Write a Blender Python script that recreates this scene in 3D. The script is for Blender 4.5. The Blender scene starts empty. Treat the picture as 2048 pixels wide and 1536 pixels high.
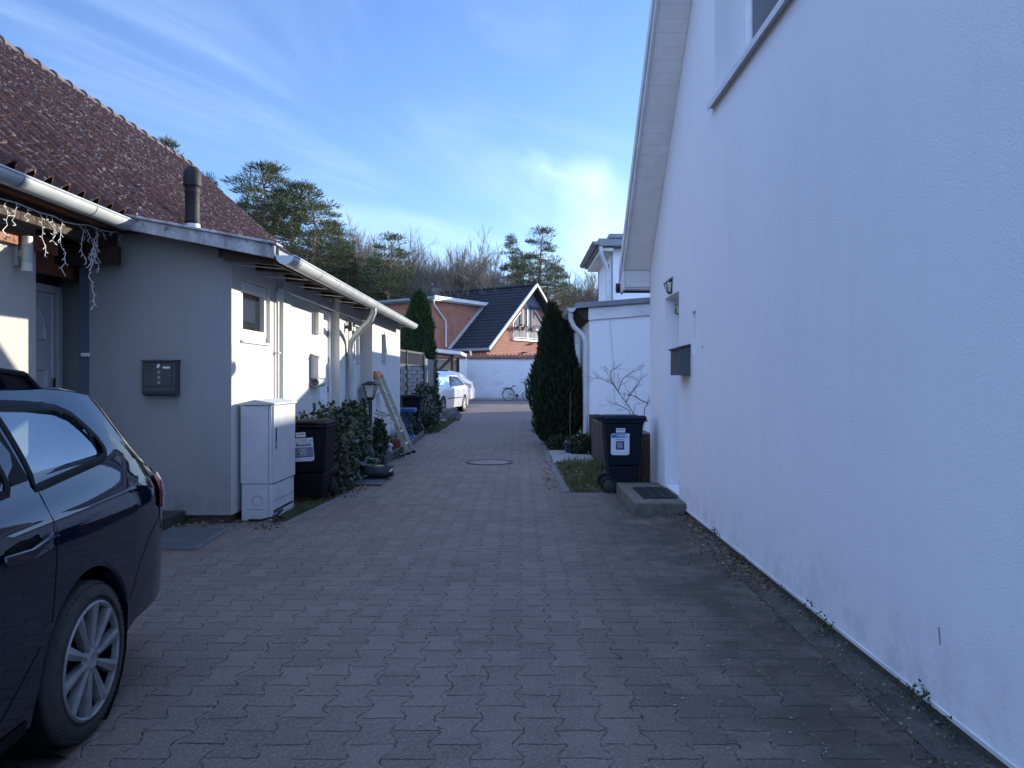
import bpy, math, random
from mathutils import Vector, Matrix, noise
from mathutils.geometry import tessellate_polygon
from math import sin, cos, pi, radians, sqrt, atan2
SC = bpy.context.scene
COL = SC.collection
R = random.Random(7)
# ---------------------------------------------------------------- camera
HC, FP, CU, CV = 1.45, 1480.0, 1039.0, 758.0
cd = bpy.data.cameras.new('camera'); cam = bpy.data.objects.new('camera', cd); COL.objects.link(cam)
cam.location = (0, 0, HC); cam.rotation_euler = (radians(90), 0, 0)
cd.sensor_width = 36; cd.lens = 36 * FP / 2048
cd.shift_x = -(CU - 1024) / 2048; cd.shift_y = -(768 - CV) / 2048
cd.clip_end = 2000; cd.clip_start = 0.05
SC.camera = cam
# ---------------------------------------------------------------- light
SUN = Vector((1, 0.65, 0.27)).normalized()
EL = math.asin(SUN.z); AZ = atan2(SUN.x, SUN.y)
SUN_STRENGTH, SKY_STRENGTH, EXPOSURE = 3.2, 0.15, 1.46
ld = bpy.data.lights.new('sun', 'SUN'); sun = bpy.data.objects.new('sun', ld); COL.objects.link(sun)
ld.energy = SUN_STRENGTH; ld.angle = radians(0.5); ld.color = (1.0, 0.92, 0.77)
sun.rotation_euler = SUN.to_track_quat('Z', 'Y').to_euler(); sun.location = (20, 24, 30)
W = bpy.data.worlds.new('World'); SC.world = W; W.use_nodes = True
def world():
    nt = W.node_tree; N = nt.nodes; L = nt.links; N.clear()
    out = N.new('ShaderNodeOutputWorld'); bg = N.new('ShaderNodeBackground')
    sky = N.new('ShaderNodeTexSky'); sky.sky_type = 'NISHITA'; sky.sun_disc = False
    sky.sun_elevation = EL; sky.sun_rotation = AZ
    sky.air_density = 1.0; sky.dust_density = 0.25; sky.ozone_density = 2.2; sky.altitude = 0
    tint = N.new('ShaderNodeMix'); tint.data_type = 'RGBA'; tint.blend_type = 'MULTIPLY'; tint.inputs[0].default_value = 1
    L.new(sky.outputs[0], tint.inputs[6]); tint.inputs[7].default_value = (0.54, 0.61, 0.83, 1)
    tc = N.new('ShaderNodeTexCoord'); sep = N.new('ShaderNodeSeparateXYZ'); L.new(tc.outputs['Generated'], sep.inputs[0])
    def m(op, a, b=None):
        n = N.new('ShaderNodeMath'); n.operation = op
        for i, s in enumerate((a, b)):
            if s is None: continue
            if isinstance(s, (int, float)): n.inputs[i].default_value = s
            else: L.new(s, n.inputs[i])
        return n.outputs[0]
    zz = m('MAXIMUM', m('ADD', sep.outputs[2], 0.12), 0.03)
    px = m('DIVIDE', sep.outputs[0], zz); py = m('DIVIDE', sep.outputs[1], zz)
    cb = N.new('ShaderNodeCombineXYZ')
    # cirrus streaks that run from upper left to lower right
    L.new(m('ADD', m('MULTIPLY', px, 0.95), m('MULTIPLY', py, 0.7)), cb.inputs[0])
    L.new(m('SUBTRACT', m('MULTIPLY', py, 1.1), m('MULTIPLY', px, 1.7)), cb.inputs[1])
    n1 = N.new('ShaderNodeTexNoise'); n1.inputs['Scale'].default_value = 0.75; n1.inputs['Detail'].default_value = 7
    n1.inputs['Roughness'].default_value = 0.55; n1.inputs['Distortion'].default_value = 1.1
    L.new(cb.outputs[0], n1.inputs['Vector'])
    r1 = N.new('ShaderNodeMapRange'); r1.interpolation_type = 'SMOOTHSTEP'
    for i, v in ((1, .40), (2, .82), (3, 0), (4, .36)): r1.inputs[i].default_value = v
    L.new(n1.outputs[0], r1.inputs[0])
    # the brighter hooked wisp low in the sky, ahead and a little right
    nz = N.new('ShaderNodeTexNoise'); nz.inputs['Scale'].default_value = 9; nz.inputs['Detail'].default_value = 6
    L.new(tc.outputs['Generated'], nz.inputs['Vector'])
    off = m('MULTIPLY', m('SUBTRACT', nz.outputs[0], 0.5), 0.11)
    def seg(a, b, w, gain):
        a = Vector(a); b = Vector(b); d = (b - a); l = d.length; d /= l
        ux = m('SUBTRACT', m('ADD', m('DIVIDE', sep.outputs[0], sep.outputs[1]), off), a.x)
        uz = m('SUBTRACT', m('ADD', m('DIVIDE', sep.outputs[2], sep.outputs[1]), m('MULTIPLY', off, .7)), a.y)
        t = m('MINIMUM', m('MAXIMUM', m('ADD', m('MULTIPLY', ux, d.x), m('MULTIPLY', uz, d.y)), 0), l)
        ex = m('SUBTRACT', ux, m('MULTIPLY', t, d.x)); ez = m('SUBTRACT', uz, m('MULTIPLY', t, d.y))
        q = m('SQRT', m('ADD', m('MULTIPLY', ex, ex), m('MULTIPLY', ez, ez)))
        f = m('MAXIMUM', m('SUBTRACT', 1, m('DIVIDE', q, w)), 0)
        front = m('GREATER_THAN', sep.outputs[1], 0.05)
        return m('MULTIPLY', m('MULTIPLY', m('POWER', f, 1.5), gain), front)
    wsp = m('ADD', seg((.03, .285), (.10, .265), .035, .45), seg((.10, .272), (.135, .17), .05, .55))
    wsp = m('MULTIPLY', m('ADD', wsp, seg((.14, .20), (.175, .02), .11, .35)), m('ADD', nz.outputs[0], .35))
    cl = m('MINIMUM', m('ADD', r1.outputs[0], wsp), 0.8)
    mx = N.new('ShaderNodeMix'); mx.data_type = 'RGBA'; L.new(cl, mx.inputs[0]); L.new(tint.outputs[2], mx.inputs[6])
    mx.inputs[7].default_value = (2.45, 3.2, 3.75, 1)
    # glow added to the unseen sky overhead and behind, to fill the shade
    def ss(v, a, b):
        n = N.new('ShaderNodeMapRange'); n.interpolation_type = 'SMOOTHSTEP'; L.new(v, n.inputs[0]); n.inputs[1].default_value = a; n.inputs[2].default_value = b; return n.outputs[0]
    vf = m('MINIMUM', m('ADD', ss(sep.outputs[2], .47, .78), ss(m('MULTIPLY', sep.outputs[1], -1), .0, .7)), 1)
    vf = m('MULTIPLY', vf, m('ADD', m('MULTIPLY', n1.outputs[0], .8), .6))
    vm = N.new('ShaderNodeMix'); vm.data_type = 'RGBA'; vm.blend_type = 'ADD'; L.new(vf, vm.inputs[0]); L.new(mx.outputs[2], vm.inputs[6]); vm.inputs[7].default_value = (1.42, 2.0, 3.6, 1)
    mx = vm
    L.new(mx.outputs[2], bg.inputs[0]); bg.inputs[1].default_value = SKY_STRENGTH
    L.new(bg.outputs[0], out.inputs[0])
world()
vs = SC.view_settings; vs.view_transform = 'Standard'; vs.look = 'None'; vs.exposure = EXPOSURE; vs.gamma = 1
SC.cycles.max_bounces = 6; SC.cycles.diffuse_bounces = 4; SC.cycles.glossy_bounces = 3
SC.cycles.transparent_max_bounces = 12; SC.cycles.caustics_reflective = False; SC.cycles.caustics_refractive = False

# ---------------------------------------------------------------- helpers
def X(u, Y): return (u - CU) * Y / FP
def Z(v, Y): return HC + (CV - v) * Y / FP
def GY(v): return HC * FP / (v - CV)

class NT:
    def __init__(s, name):
        s.m = bpy.data.materials.new(name); s.m.use_nodes = True; s.t = s.m.node_tree; s.N = s.t.nodes; s.L = s.t.links
        s.b = s.N['Principled BSDF']; s.tc = s.N.new('ShaderNodeTexCoord'); s.o = s.tc.outputs['Object']
    def set(s, k, v):
        i = s.b.inputs[k]
        if hasattr(v, 'links') : s.L.new(v, i)
        else: i.default_value = (*v, 1) if isinstance(v, tuple) and len(v) == 3 and i.type == 'RGBA' else v
    def noise(s, scale, det=4, rough=.55, vec=None, sc3=None, dist=0):
        v = vec or s.o
        if sc3:
            mp = s.N.new('ShaderNodeMapping'); mp.inputs['Scale'].default_value = sc3; s.L.new(v, mp.inputs[0]); v = mp.outputs[0]
        n = s.N.new('ShaderNodeTexNoise'); n.inputs['Scale'].default_value = scale; n.inputs['Detail'].default_value = det
        n.inputs['Roughness'].default_value = rough; n.inputs['Distortion'].default_value = dist
        s.L.new(v, n.inputs['Vector']); return n.outputs[0]
    def ramp(s, f, a, b, lo=0., hi=1.):
        n = s.N.new('ShaderNodeMapRange'); s.L.new(f, n.inputs[0]); n.clamp = True
        for i, v in ((1, a), (2, b), (3, lo), (4, hi)): n.inputs[i].default_value = v
        return n.outputs[0]
    def mix(s, f, a, b, mode='MIX'):
        n = s.N.new('ShaderNodeMix'); n.data_type = 'RGBA'; n.blend_type = mode
        for i, v in ((0, f), (6, a), (7, b)):
            if hasattr(v, 'links'): s.L.new(v, n.inputs[i])
            elif i == 0: n.inputs[0].default_value = v
            else: n.inputs[i].default_value = (*v, 1) if len(v) == 3 else v
        return n.outputs[2]
    def math(s, op, a, b=0.):
        n = s.N.new('ShaderNodeMath'); n.operation = op
        for i, v in enumerate((a, b)):
            if hasattr(v, 'links'): s.L.new(v, n.inputs[i])
            else: n.inputs[i].default_value = v
        return n.outputs[0]
    def sep(s, vec=None):
        n = s.N.new('ShaderNodeSeparateXYZ'); s.L.new(vec or s.o, n.inputs[0]); return n.outputs
    def comb(s, x, y, z):
        n = s.N.new('ShaderNodeCombineXYZ')
        for i, v in enumerate((x, y, z)):
            if hasattr(v, 'links'): s.L.new(v, n.inputs[i])
            else: n.inputs[i].default_value = v
        return n.outputs[0]
    def bump(s, h, strength=.3, dist=.01):
        n = s.N.new('ShaderNodeBump'); n.inputs['Strength'].default_value = strength; n.inputs['Distance'].default_value = dist
        s.L.new(h, n.inputs['Height'])
        if s.b.inputs['Normal'].links: s.L.new(s.b.inputs['Normal'].links[0].from_socket, n.inputs['Normal'])
        s.L.new(n.outputs[0], s.b.inputs['Normal'])
    def island(s):
        n = s.N.new('ShaderNodeNewGeometry'); return n.outputs['Random Per Island']

def simple(name, c1, c2=None, scale=6., rough=.6, metal=0., bump=0., bscale=60., coat=0., spec=None, r2=None, bdist=.004):
    n = NT(name)
    if c2 is None: c2 = tuple(x * .8 for x in c1)
    f = n.ramp(n.noise(scale, 6, .6), .3, .7)
    n.set('Base Color', n.mix(f, c1, c2)); n.set('Metallic', metal)
    if r2 is None: r2 = min(1, rough * 1.25)
    n.set('Roughness', n.ramp(n.noise(scale * 2.3, 4), .3, .7, rough, r2))
    if bump: n.bump(n.noise(bscale, 3), bump, bdist)
    if coat: n.set('Coat Weight', coat); n.set('Coat Roughness', .05)
    if spec is not None: n.set('Specular IOR Level', spec)
    return n.m

def stucco(name, c, stain, streak=.35, grain=.35, dirt=.55):
    n = NT(name)
    f1 = n.ramp(n.noise(1.3, 5, .6, sc3=(1, 1, .35)), .42, .75)
    f2 = n.ramp(n.noise(5, 5, .6, sc3=(1, 1, .12)), .5, .8)
    f = n.math('MULTIPLY', n.math('ADD', f1, f2), streak)
    col = n.mix(f, c, stain)
    z = n.sep()[2]
    low = n.math('MULTIPLY', n.ramp(z, .05, .55, 1, 0), n.ramp(n.noise(7, 5, .65), .42, .68))
    col = n.mix(n.math('MULTIPLY', low, dirt), col, tuple(x * .45 for x in stain))
    sp = n.ramp(n.noise(26, 3, .7), .72, .78)
    col = n.mix(n.math('MULTIPLY', sp, .35), col, tuple(x * .6 for x in stain))
    n.set('Base Color', col); n.set('Roughness', .92)
    h = n.math('ADD', n.noise(75, 4, .7), n.math('MULTIPLY', n.noise(190, 3, .6), .6))
    n.bump(h, grain, .012); n.bump(n.noise(3.0, 3), .10, .05)
    return n.m

def brickmat(name, c1, c2, mortar, bw=.24, bh=.083, ms=.010, axis='xz', rough=.85, bump=.6, paint=False):
    n = NT(name); s = n.sep()
    a = n.math('ADD', s[0], n.math('MULTIPLY', s[1], 1.0)) if axis == 'xz' else s[1]
    v = n.comb(a, s[2], 0)
    b = n.N.new('ShaderNodeTexBrick'); n.L.new(v, b.inputs['Vector'])
    b.inputs['Color1'].default_value = (*c1, 1); b.inputs['Color2'].default_value = (*c2, 1); b.inputs['Mortar'].default_value = (*mortar, 1)
    b.inputs['Scale'].default_value = 1; b.inputs['Brick Width'].default_value = bw; b.inputs['Row Height'].default_value = bh
    b.inputs['Mortar Size'].default_value = ms; b.inputs['Mortar Smooth'].default_value = .2
    col = b.outputs['Color']
    if paint:
        g = n.math('MULTIPLY', n.ramp(n.noise(1.1, 6, .7, sc3=(1, 1, 1.6)), .48, .68), n.ramp(s[2], .2, 2.2, 1, .25))
        col = n.mix(n.math('MULTIPLY', g, .6), col, (.26, .27, .30))
        col = n.mix(n.ramp(s[2], .02, .28, .8, 0), col, (.07, .075, .05))
    else:
        col = n.mix(n.math('MULTIPLY', n.ramp(n.noise(1.2, 4), .4, .7), .35), col, tuple(x * .55 for x in c1))
    n.set('Base Color', col); n.set('Roughness', rough)
    n.bump(b.outputs['Fac'], -bump, .012) if False else n.bump(n.math('SUBTRACT', 1, b.outputs['Fac']), bump, .012)
    n.bump(n.noise(40, 3), .25, .01)
    return n.m

class MB:
    def __init__(s): s.v = []; s.f = []; s.m = []; s.s = []; s.M = None
    def add(s, vs, fs, mat=0, smooth=False):
        o = len(s.v)
        s.v += [tuple(s.M @ Vector(p)) for p in vs] if s.M is not None else [tuple(p) for p in vs]
        for f in fs: s.f.append(tuple(i + o for i in f)); s.m.append(mat); s.s.append(smooth)
    def box(s, x0, x1, y0, y1, z0, z1, mat=0):
        s.add([(x, y, z) for z in (z0, z1) for y in (y0, y1) for x in (x0, x1)],
              [(0, 2, 3, 1), (4, 5, 7, 6), (0, 1, 5, 4), (2, 6, 7, 3), (0, 4, 6, 2), (1, 3, 7, 5)], mat)
    def poly(s, pts, mat=0): s.add(pts, [tuple(range(len(pts)))], mat)
    def prism(s, pts, vec, mat=0, smooth=False):
        n = len(pts); vec = Vector(vec); q = [Vector(p) + vec for p in pts]
        s.add(list(pts) + q, [tuple(range(n))[::-1], tuple(range(n, 2 * n))] + [(i, (i + 1) % n, n + (i + 1) % n, n + i) for i in range(n)], mat, smooth)
    def bar(s, p0, p1, w, h, mat=0, up=(0, 0, 1)):
        p0 = Vector(p0); p1 = Vector(p1); d = (p1 - p0).normalized(); up = Vector(up)
        if abs(d.dot(up)) > .98: up = Vector((0, 1, 0))
        a = d.cross(up).normalized() * w / 2; b = a.cross(d).normalized() * h / 2
        s.prism([p0 - a - b, p0 + a - b, p0 + a + b, p0 - a + b], p1 - p0, mat)
    def tube(s, pts, r, seg=8, mat=0, cap=True, smooth=True, closed=False):
        pts = [Vector(p) for p in pts]; n = len(pts); rr = r if isinstance(r, (list, tuple)) else [r] * n
        vs = []; fs = []; prev = None
        for i, p in enumerate(pts):
            if closed: d = pts[(i + 1) % n] - pts[i - 1]
            else: d = (pts[min(i + 1, n - 1)] - pts[max(i - 1, 0)])
            if d.length < 1e-9: d = Vector((0, 0, 1))
            d.normalize()
            if prev is None:
                a = d.cross(Vector((0, 0, 1)) if abs(d.z) < .9 else Vector((1, 0, 0))).normalized()
            else:
                a = prev - d * prev.dot(d)
                a = a.normalized() if a.length > 1e-6 else d.orthogonal().normalized()
            prev = a; b = d.cross(a)
            for k in range(seg):
                t = 2 * pi * k / seg; vs.append(p + (a * cos(t) + b * sin(t)) * rr[i])
        for i in range(n if closed else n - 1):
            j = (i + 1) % n
            for k in range(seg):
                fs.append((i * seg + k, i * seg + (k + 1) % seg, j * seg + (k + 1) % seg, j * seg + k))
        if cap and not closed and seg > 2:
            fs.append(tuple(range(seg))[::-1]); fs.append(tuple(range((n - 1) * seg, n * seg)))
        s.add(vs, fs, mat, smooth)
    def lathe(s, prof, c=(0, 0, 0), seg=24, mat=0, smooth=True, ax='z', cap=False):
        vs = []; fs = []; n = len(prof)
        for (r, z) in prof:
            for k in range(seg):
                t = 2 * pi * k / seg; a = r * cos(t); b = r * sin(t)
                p = (a, b, z) if ax == 'z' else ((z, a, b) if ax == 'x' else (a, z, b))
                vs.append((c[0] + p[0], c[1] + p[1], c[2] + p[2]))
        for i in range(n - 1):
            for k in range(seg): fs.append((i * seg + k, i * seg + (k + 1) % seg, (i + 1) * seg + (k + 1) % seg, (i + 1) * seg + k))
        if cap: fs.append(tuple(range(seg))[::-1]); fs.append(tuple(range((n - 1) * seg, n * seg)))
        s.add(vs, fs, mat, smooth)
    def wall(s, outer, holes, f, depth=.2, mat=0, rim=True, rmat=None):
        """flat wall with openings; holes = [(poly, reveal depth, back?)]; f(a,b,d) -> point"""
        rmat = mat if rmat is None else rmat
        loops = [[Vector((a, b, 0)) for a, b in outer]] + [[Vector((a, b, 0)) for a, b in h[0]] for h in holes]
        flat = [p for l in loops for p in l]
        s.add([f(p.x, p.y, 0) for p in flat], [tuple(t) for t in tessellate_polygon(loops)], mat)
        if rim:
            n = len(outer)
            s.add([f(a, b, 0) for a, b in outer] + [f(a, b, depth) for a, b in outer], [(i, (i + 1) % n, n + (i + 1) % n, n + i) for i in range(n)], mat)
        for h in holes:
            p, d = h[0], h[1]; n = len(p)
            s.add([f(a, b, 0) for a, b in p] + [f(a, b, d) for a, b in p], [(i, (i + 1) % n, n + (i + 1) % n, n + i) for i in range(n)], rmat)
            if len(h) > 2 and h[2]: s.add([f(a, b, d) for a, b in p], [tuple(range(n))], rmat)
    def text(s, body, size, M, mat=0, ext=.0006, bold=0., shear=0., align='CENTER'):
        c = bpy.data.curves.new('t', 'FONT'); c.body = body; c.size = size; c.extrude = ext; c.offset = bold; c.shear = shear
        c.align_x = align; c.align_y = 'CENTER'; c.resolution_u = 3
        o = bpy.data.objects.new('t', c); COL.objects.link(o)
        me = bpy.data.meshes.new_from_object(o.evaluated_get(bpy.context.evaluated_depsgraph_get()))
        old = s.M; s.M = M if old is None else old @ M
        s.add([v.co.copy() for v in me.vertices], [tuple(p.vertices) for p in me.polygons], mat); s.M = old
        bpy.data.objects.remove(o); bpy.data.curves.remove(c); bpy.data.meshes.remove(me)
    def build(s, name, mats, parent=None, bevel=0., ang=40, label=None, cat=None, group=None, kind=None, seg=2, local=False, origin=None):
        if not isinstance(mats, (list, tuple)): mats = [mats]
        me = bpy.data.meshes.new(name); vs = s.v
        loc = None
        if parent is None and not local:
            if origin is None:
                xs = [p[0] for p in vs]; ys = [p[1] for p in vs]; zs = [p[2] for p in vs]
                origin = ((min(xs) + max(xs)) / 2, (min(ys) + max(ys)) / 2, min(zs))
            loc = origin; vs = [(p[0] - loc[0], p[1] - loc[1], p[2] - loc[2]) for p in vs]
        me.from_pydata(vs, [], s.f); me.update()
        for m in mats: me.materials.append(m)
        if len(mats) > 1: me.polygons.foreach_set('material_index', s.m)
        me.polygons.foreach_set('use_smooth', [True] * len(s.f) if any(s.s) else [False] * len(s.f))
        if any(s.s): me.set_sharp_from_angle(angle=radians(ang))
        o = bpy.data.objects.new(name, me); COL.objects.link(o)
        if loc is not None: o.location = loc
        if parent is not None:
            o.parent = parent
            if not local and parent.parent is None:
                o.matrix_parent_inverse = Matrix.LocRotScale(parent.location, parent.rotation_euler, parent.scale).inverted()
        if bevel:
            b = o.modifiers.new('bevel', 'BEVEL'); b.width = bevel; b.segments = seg; b.limit_method = 'ANGLE'; b.angle_limit = radians(35)
        tag(o, label, cat, group, kind)
        return o
def tag(o, label=None, cat=None, group=None, kind=None):
    for k, v in (('label', label), ('category', cat), ('group', group), ('kind', kind)):
        if v: o[k] = v
    return o
def thing(name, loc, label, cat, group=None, rot=0., scale=1.):
    o = bpy.data.objects.new(name, None); COL.objects.link(o); o.location = loc; o.rotation_euler = (0, 0, rot); o.scale = (scale,) * 3
    o.empty_display_size = .2
    return tag(o, label, cat, group)
def dup(o, loc=None, rot=None, scale=None, label=None, group=None, parent=None):
    c = o.copy(); COL.objects.link(c)
    if parent: c.parent = parent
    if loc is not None: c.location = loc
    if rot is not None: c.rotation_euler = (0, 0, rot)
    if scale is not None: c.scale = (scale,) * 3 if isinstance(scale, (int, float)) else scale
    if label: c['label'] = label
    if group: c['group'] = group
    for ch in [x for x in bpy.data.objects if x.parent == o]: dup(ch, parent=c)
    return c
def interp(tab, x):
    if x <= tab[0][0]: return tab[0][1]
    if x >= tab[-1][0]: return tab[-1][1]
    for i in range(len(tab) - 1):
        a, b = tab[i], tab[i + 1]
        if a[0] <= x <= b[0]:
            h = b[0] - a[0]
            if h < 1e-9: return b[1]
            d = (b[1] - a[1]) / h
            def sl(j):
                if j <= 0 or j >= len(tab) - 1: return None
                d0 = (tab[j][1] - tab[j - 1][1]) / max(1e-9, tab[j][0] - tab[j - 1][0]); d1 = (tab[j + 1][1] - tab[j][1]) / max(1e-9, tab[j + 1][0] - tab[j][0])
                return 0 if d0 * d1 <= 0 else 2 * d0 * d1 / (d0 + d1)
            m0 = sl(i); m1 = sl(i + 1); m0 = d if m0 is None else m0; m1 = d if m1 is None else m1
            t = (x - a[0]) / h
            return (2*t**3 - 3*t*t + 1) * a[1] + (t**3 - 2*t*t + t) * h * m0 + (-2*t**3 + 3*t*t) * b[1] + (t**3 - t*t) * h * m1
# ---------------------------------------------------------------- materials
m_white = stucco('white_stucco', (.74, .75, .78), (.50, .51, .54), .13, .4, .32)
m_cream = stucco('cream_stucco', (.53, .51, .45), (.38, .36, .31), .4, .6)
m_lightw = stucco('offwhite_stucco', (.56, .555, .535), (.43, .425, .41), .3)
m_grey = stucco('grey_stucco', (.285, .29, .29), (.22, .225, .225), .4)
m_bluegrey = stucco('bluegrey_stucco', (.10, .12, .17), (.07, .09, .13), .3)
m_greenish = stucco('pale_green_stucco', (.55, .60, .57), (.38, .44, .42), .4)
m_brick = brickmat('red_brick', (.27, .065, .035), (.34, .10, .05), (.34, .26, .20), bw=.34, bh=.125, ms=.016)
m_paintbrick = brickmat('painted_brick', (.60, .62, .66), (.56, .58, .63), (.50, .52, .56), bw=.30, bh=.10, paint=True, bump=.8)
m_zinc = simple('zinc', (.52, .55, .56), (.40, .43, .44), 3, .42, .25, .05, 30)
m_zincdark = simple('dark_zinc', (.22, .24, .26), (.15, .17, .19), 4, .45, .4)
m_pvc = simple('white_pvc', (.78, .79, .80), (.70, .71, .73), 2, .3)
m_paintw = simple('white_paint', (.70, .71, .72), (.60, .60, .60), 4, .5, 0, .15, 40)
m_soffit = simple('soffit_board', (.78, .76, .73), (.68, .66, .63), 7, .6, 0, .15, 30)
m_fasciaw = simple('bargeboard_white', (.66, .66, .66), (.50, .50, .50), 3, .5)
m_glass = simple('window_glass', (.02, .025, .03), (.03, .035, .04), 1, .03, 0, spec=.8, r2=.05)
m_curtain = simple('curtain', (.22, .22, .21), (.12, .12, .12), 20, .9)
m_black = simple('black_metal', (.018, .018, .02), (.03, .03, .032), 10, .4)
m_blackpl = simple('black_plastic', (.010, .010, .012), (.016, .016, .018), 12, .55, 0, .08, 200, spec=.25)
m_anth = simple('anthracite_powder_coat', (.055, .065, .075), (.045, .055, .062), 8, .42, 0, .1, 300)
m_darkwood = simple('dark_timber', (.045, .022, .014), (.025, .013, .009), 9, .7, 0, .3, 60)
m_redwood = simple('red_brown_timber', (.26, .09, .04), (.16, .055, .028), 9, .6, 0, .3, 60)
m_soil = simple('soil', (.05, .04, .03), (.09, .075, .055), 14, .95, 0, 1.0, 40, bdist=.02)
m_conc = NT('old_concrete')
f = m_conc.ramp(m_conc.noise(6, 8, .7), .35, .65); c = m_conc.mix(f, (.085, .082, .070), (.155, .148, .13))
c = m_conc.mix(m_conc.ramp(m_conc.noise(18, 6, .7), .55, .68), c, (.05, .052, .035)); m_conc.set('Base Color', c); m_conc.set('Roughness', .95)
m_conc.bump(m_conc.noise(40, 6, .7), .7, .02); m_conc = m_conc.m
m_kerb = simple('kerb_concrete', (.085, .083, .078), (.14, .135, .125), 9, .9, 0, .5, 60, bdist=.01)
m_slab = simple('paving_slab', (.24, .24, .235), (.18, .18, .17), 5, .9, 0, .3, 90)
def mortarcap():
    n = NT('weathered_verge'); f = n.ramp(n.noise(5, 8, .7, sc3=(1, 1, .5)), .38, .62)
    c = n.mix(f, (.46, .46, .46), (.22, .22, .215)); c = n.mix(n.ramp(n.noise(22, 5, .7), .55, .7), c, (.06, .06, .055))
    n.set('Base Color', c); n.set('Roughness', .8); n.bump(n.noise(30, 5), .4, .01); return n.m
m_verge = mortarcap()
def tilemat(name, a, b, spk, amt, scale=1.):
    n = NT(name); f = n.ramp(n.noise(1.7, 6, .65), .35, .68); c = n.mix(f, a, b)
    c = n.mix(n.math('MULTIPLY', n.ramp(n.noise(9, 4, .7), .45, .7), .5), c, tuple(x * .45 for x in a))
    s1 = n.ramp(n.noise(13 * scale, 6, .75, dist=.8), .55, .625); s2 = n.ramp(n.noise(.9, 3), .22, .5)
    n.set('Base Color', n.mix(n.math('MULTIPLY', n.math('MULTIPLY', s1, s2), amt), c, spk)); n.set('Roughness', .9); n.set('Specular IOR Level', .2)
    n.bump(n.noise(50, 4), .5, .01); return n.m
m_tile = tilemat('mossy_clay_tile', (.098, .047, .037), (.062, .032, .027), (.40, .33, .29), .85, 1.4)
m_darktile = tilemat('anthracite_tile', (.020, .024, .032), (.028, .031, .040), (.06, .06, .07), .3)
m_copetile = tilemat('terracotta_coping', (.22, .10, .07), (.12, .06, .045), (.3, .25, .2), .4)
def paver():
    n = NT('interlocking_paver'); s = n.sep()
    def tri(v, per, amp, ph=0.):
        return n.math('MULTIPLY', n.math('SUBTRACT', n.math('PINGPONG', n.math('ADD', n.math('DIVIDE', v, per / 2), ph), 1), .5), amp * 2)
    w1 = n.math('MULTIPLY', n.math('SUBTRACT', n.noise(2.2, 2), .5), .045); w2 = n.math('MULTIPLY', n.math('SUBTRACT', n.noise(2.6, 2, vec=n.comb(n.math('ADD', s[0], 31.), s[1], 0)), .5), .05)
    w3 = n.math('MULTIPLY', n.math('SUBTRACT', n.noise(17, 4, .65), .5), .034)
    x = n.math('ADD', n.math('ADD', n.math('ADD', s[0], tri(s[1], .1125, .014, .5)), w1), w3); y = n.math('ADD', n.math('ADD', n.math('ADD', s[1], tri(s[0], .1125, .008)), w2), n.math('MULTIPLY', w3, .6))
    # double-T stones: columns that run along the drive, each stone wide at its ends and waisted in the middle, neighbours half a stone on
    P, Hh, A = .17, .226, .0185
    y = n.math('ADD', s[1], n.math('ADD', w2, w3)); x = n.math('ADD', s[0], n.math('ADD', w1, n.math('MULTIPLY', w3, .8)))
    t = n.math('MULTIPLY', n.math('SUBTRACT', n.math('PINGPONG', n.math('DIVIDE', y, Hh / 2), 1), .5), 3.2); t = n.math('MINIMUM', n.math('MAXIMUM', t, -1), 1)
    at = n.math('MULTIPLY', t, A); cell = n.math('DIVIDE', x, 2 * P); u = n.math('MULTIPLY', n.math('FRACT', cell), 2 * P)
    b0 = at; b1 = n.math('SUBTRACT', P, at); b2 = n.math('ADD', 2 * P, at)
    ab = lambda v: n.math('ABSOLUTE', v)
    dv = n.math('MINIMUM', n.math('MINIMUM', ab(n.math('SUBTRACT', u, b0)), ab(n.math('SUBTRACT', u, b1))), ab(n.math('SUBTRACT', u, b2)))
    inA = n.math('MULTIPLY', n.math('GREATER_THAN', u, b0), n.math('LESS_THAN', u, b1))
    yo = n.math('DIVIDE', n.math('ADD', y, n.math('MULTIPLY', n.math('SUBTRACT', 1, inA), Hh / 2)), Hh)
    fy = n.math('FRACT', yo); dh = n.math('MULTIPLY', n.math('MINIMUM', fy, n.math('SUBTRACT', 1, fy)), Hh)
    wn = n.N.new('ShaderNodeTexWhiteNoise'); n.L.new(n.comb(n.math('ADD', n.math('FLOOR', n.math('ADD', cell, n.math('MULTIPLY', n.math('LESS_THAN', u, b0), -.5))), n.math('MULTIPLY', inA, .37)), n.math('FLOOR', yo), 0), wn.inputs['Vector'])
    thick = n.ramp(n.noise(6.3, 4, .7), .3, .7, .0026, .0062)
    def joint(d): return n.ramp(n.math('DIVIDE', d, thick), .45, 1.0, 1, 0)
    jh, jv = joint(dh), joint(dv); mort = n.math('MAXIMUM', jh, jv)
    c = n.mix(wn.outputs['Value'], (.108, .080, .068), (.156, .117, .098))
    big = n.ramp(n.noise(.55, 5, .6), .35, .68); c = n.mix(n.math('MULTIPLY', big, .5), c, (.17, .14, .118))
    c = n.mix(n.math('MULTIPLY', n.ramp(n.noise(2.3, 6, .7), .5, .75), .55), c, (.068, .053, .046))
    c = n.mix(n.math('MULTIPLY', n.ramp(n.noise(9, 6, .7), .6, .75), .3), c, (.25, .22, .19))
    c = n.mix(n.ramp(n.noise(70, 4, .8), .5, .66, 0, .75), c, (.27, .225, .20))
    c = n.mix(n.ramp(n.noise(46, 4, .8), .54, .68, 0, .6), c, (.04, .032, .030))
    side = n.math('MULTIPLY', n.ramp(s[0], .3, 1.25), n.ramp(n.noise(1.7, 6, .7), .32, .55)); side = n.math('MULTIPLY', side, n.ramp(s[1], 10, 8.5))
    c = n.mix(n.math('MULTIPLY', side, .8), c, (.036, .029, .025))
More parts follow.
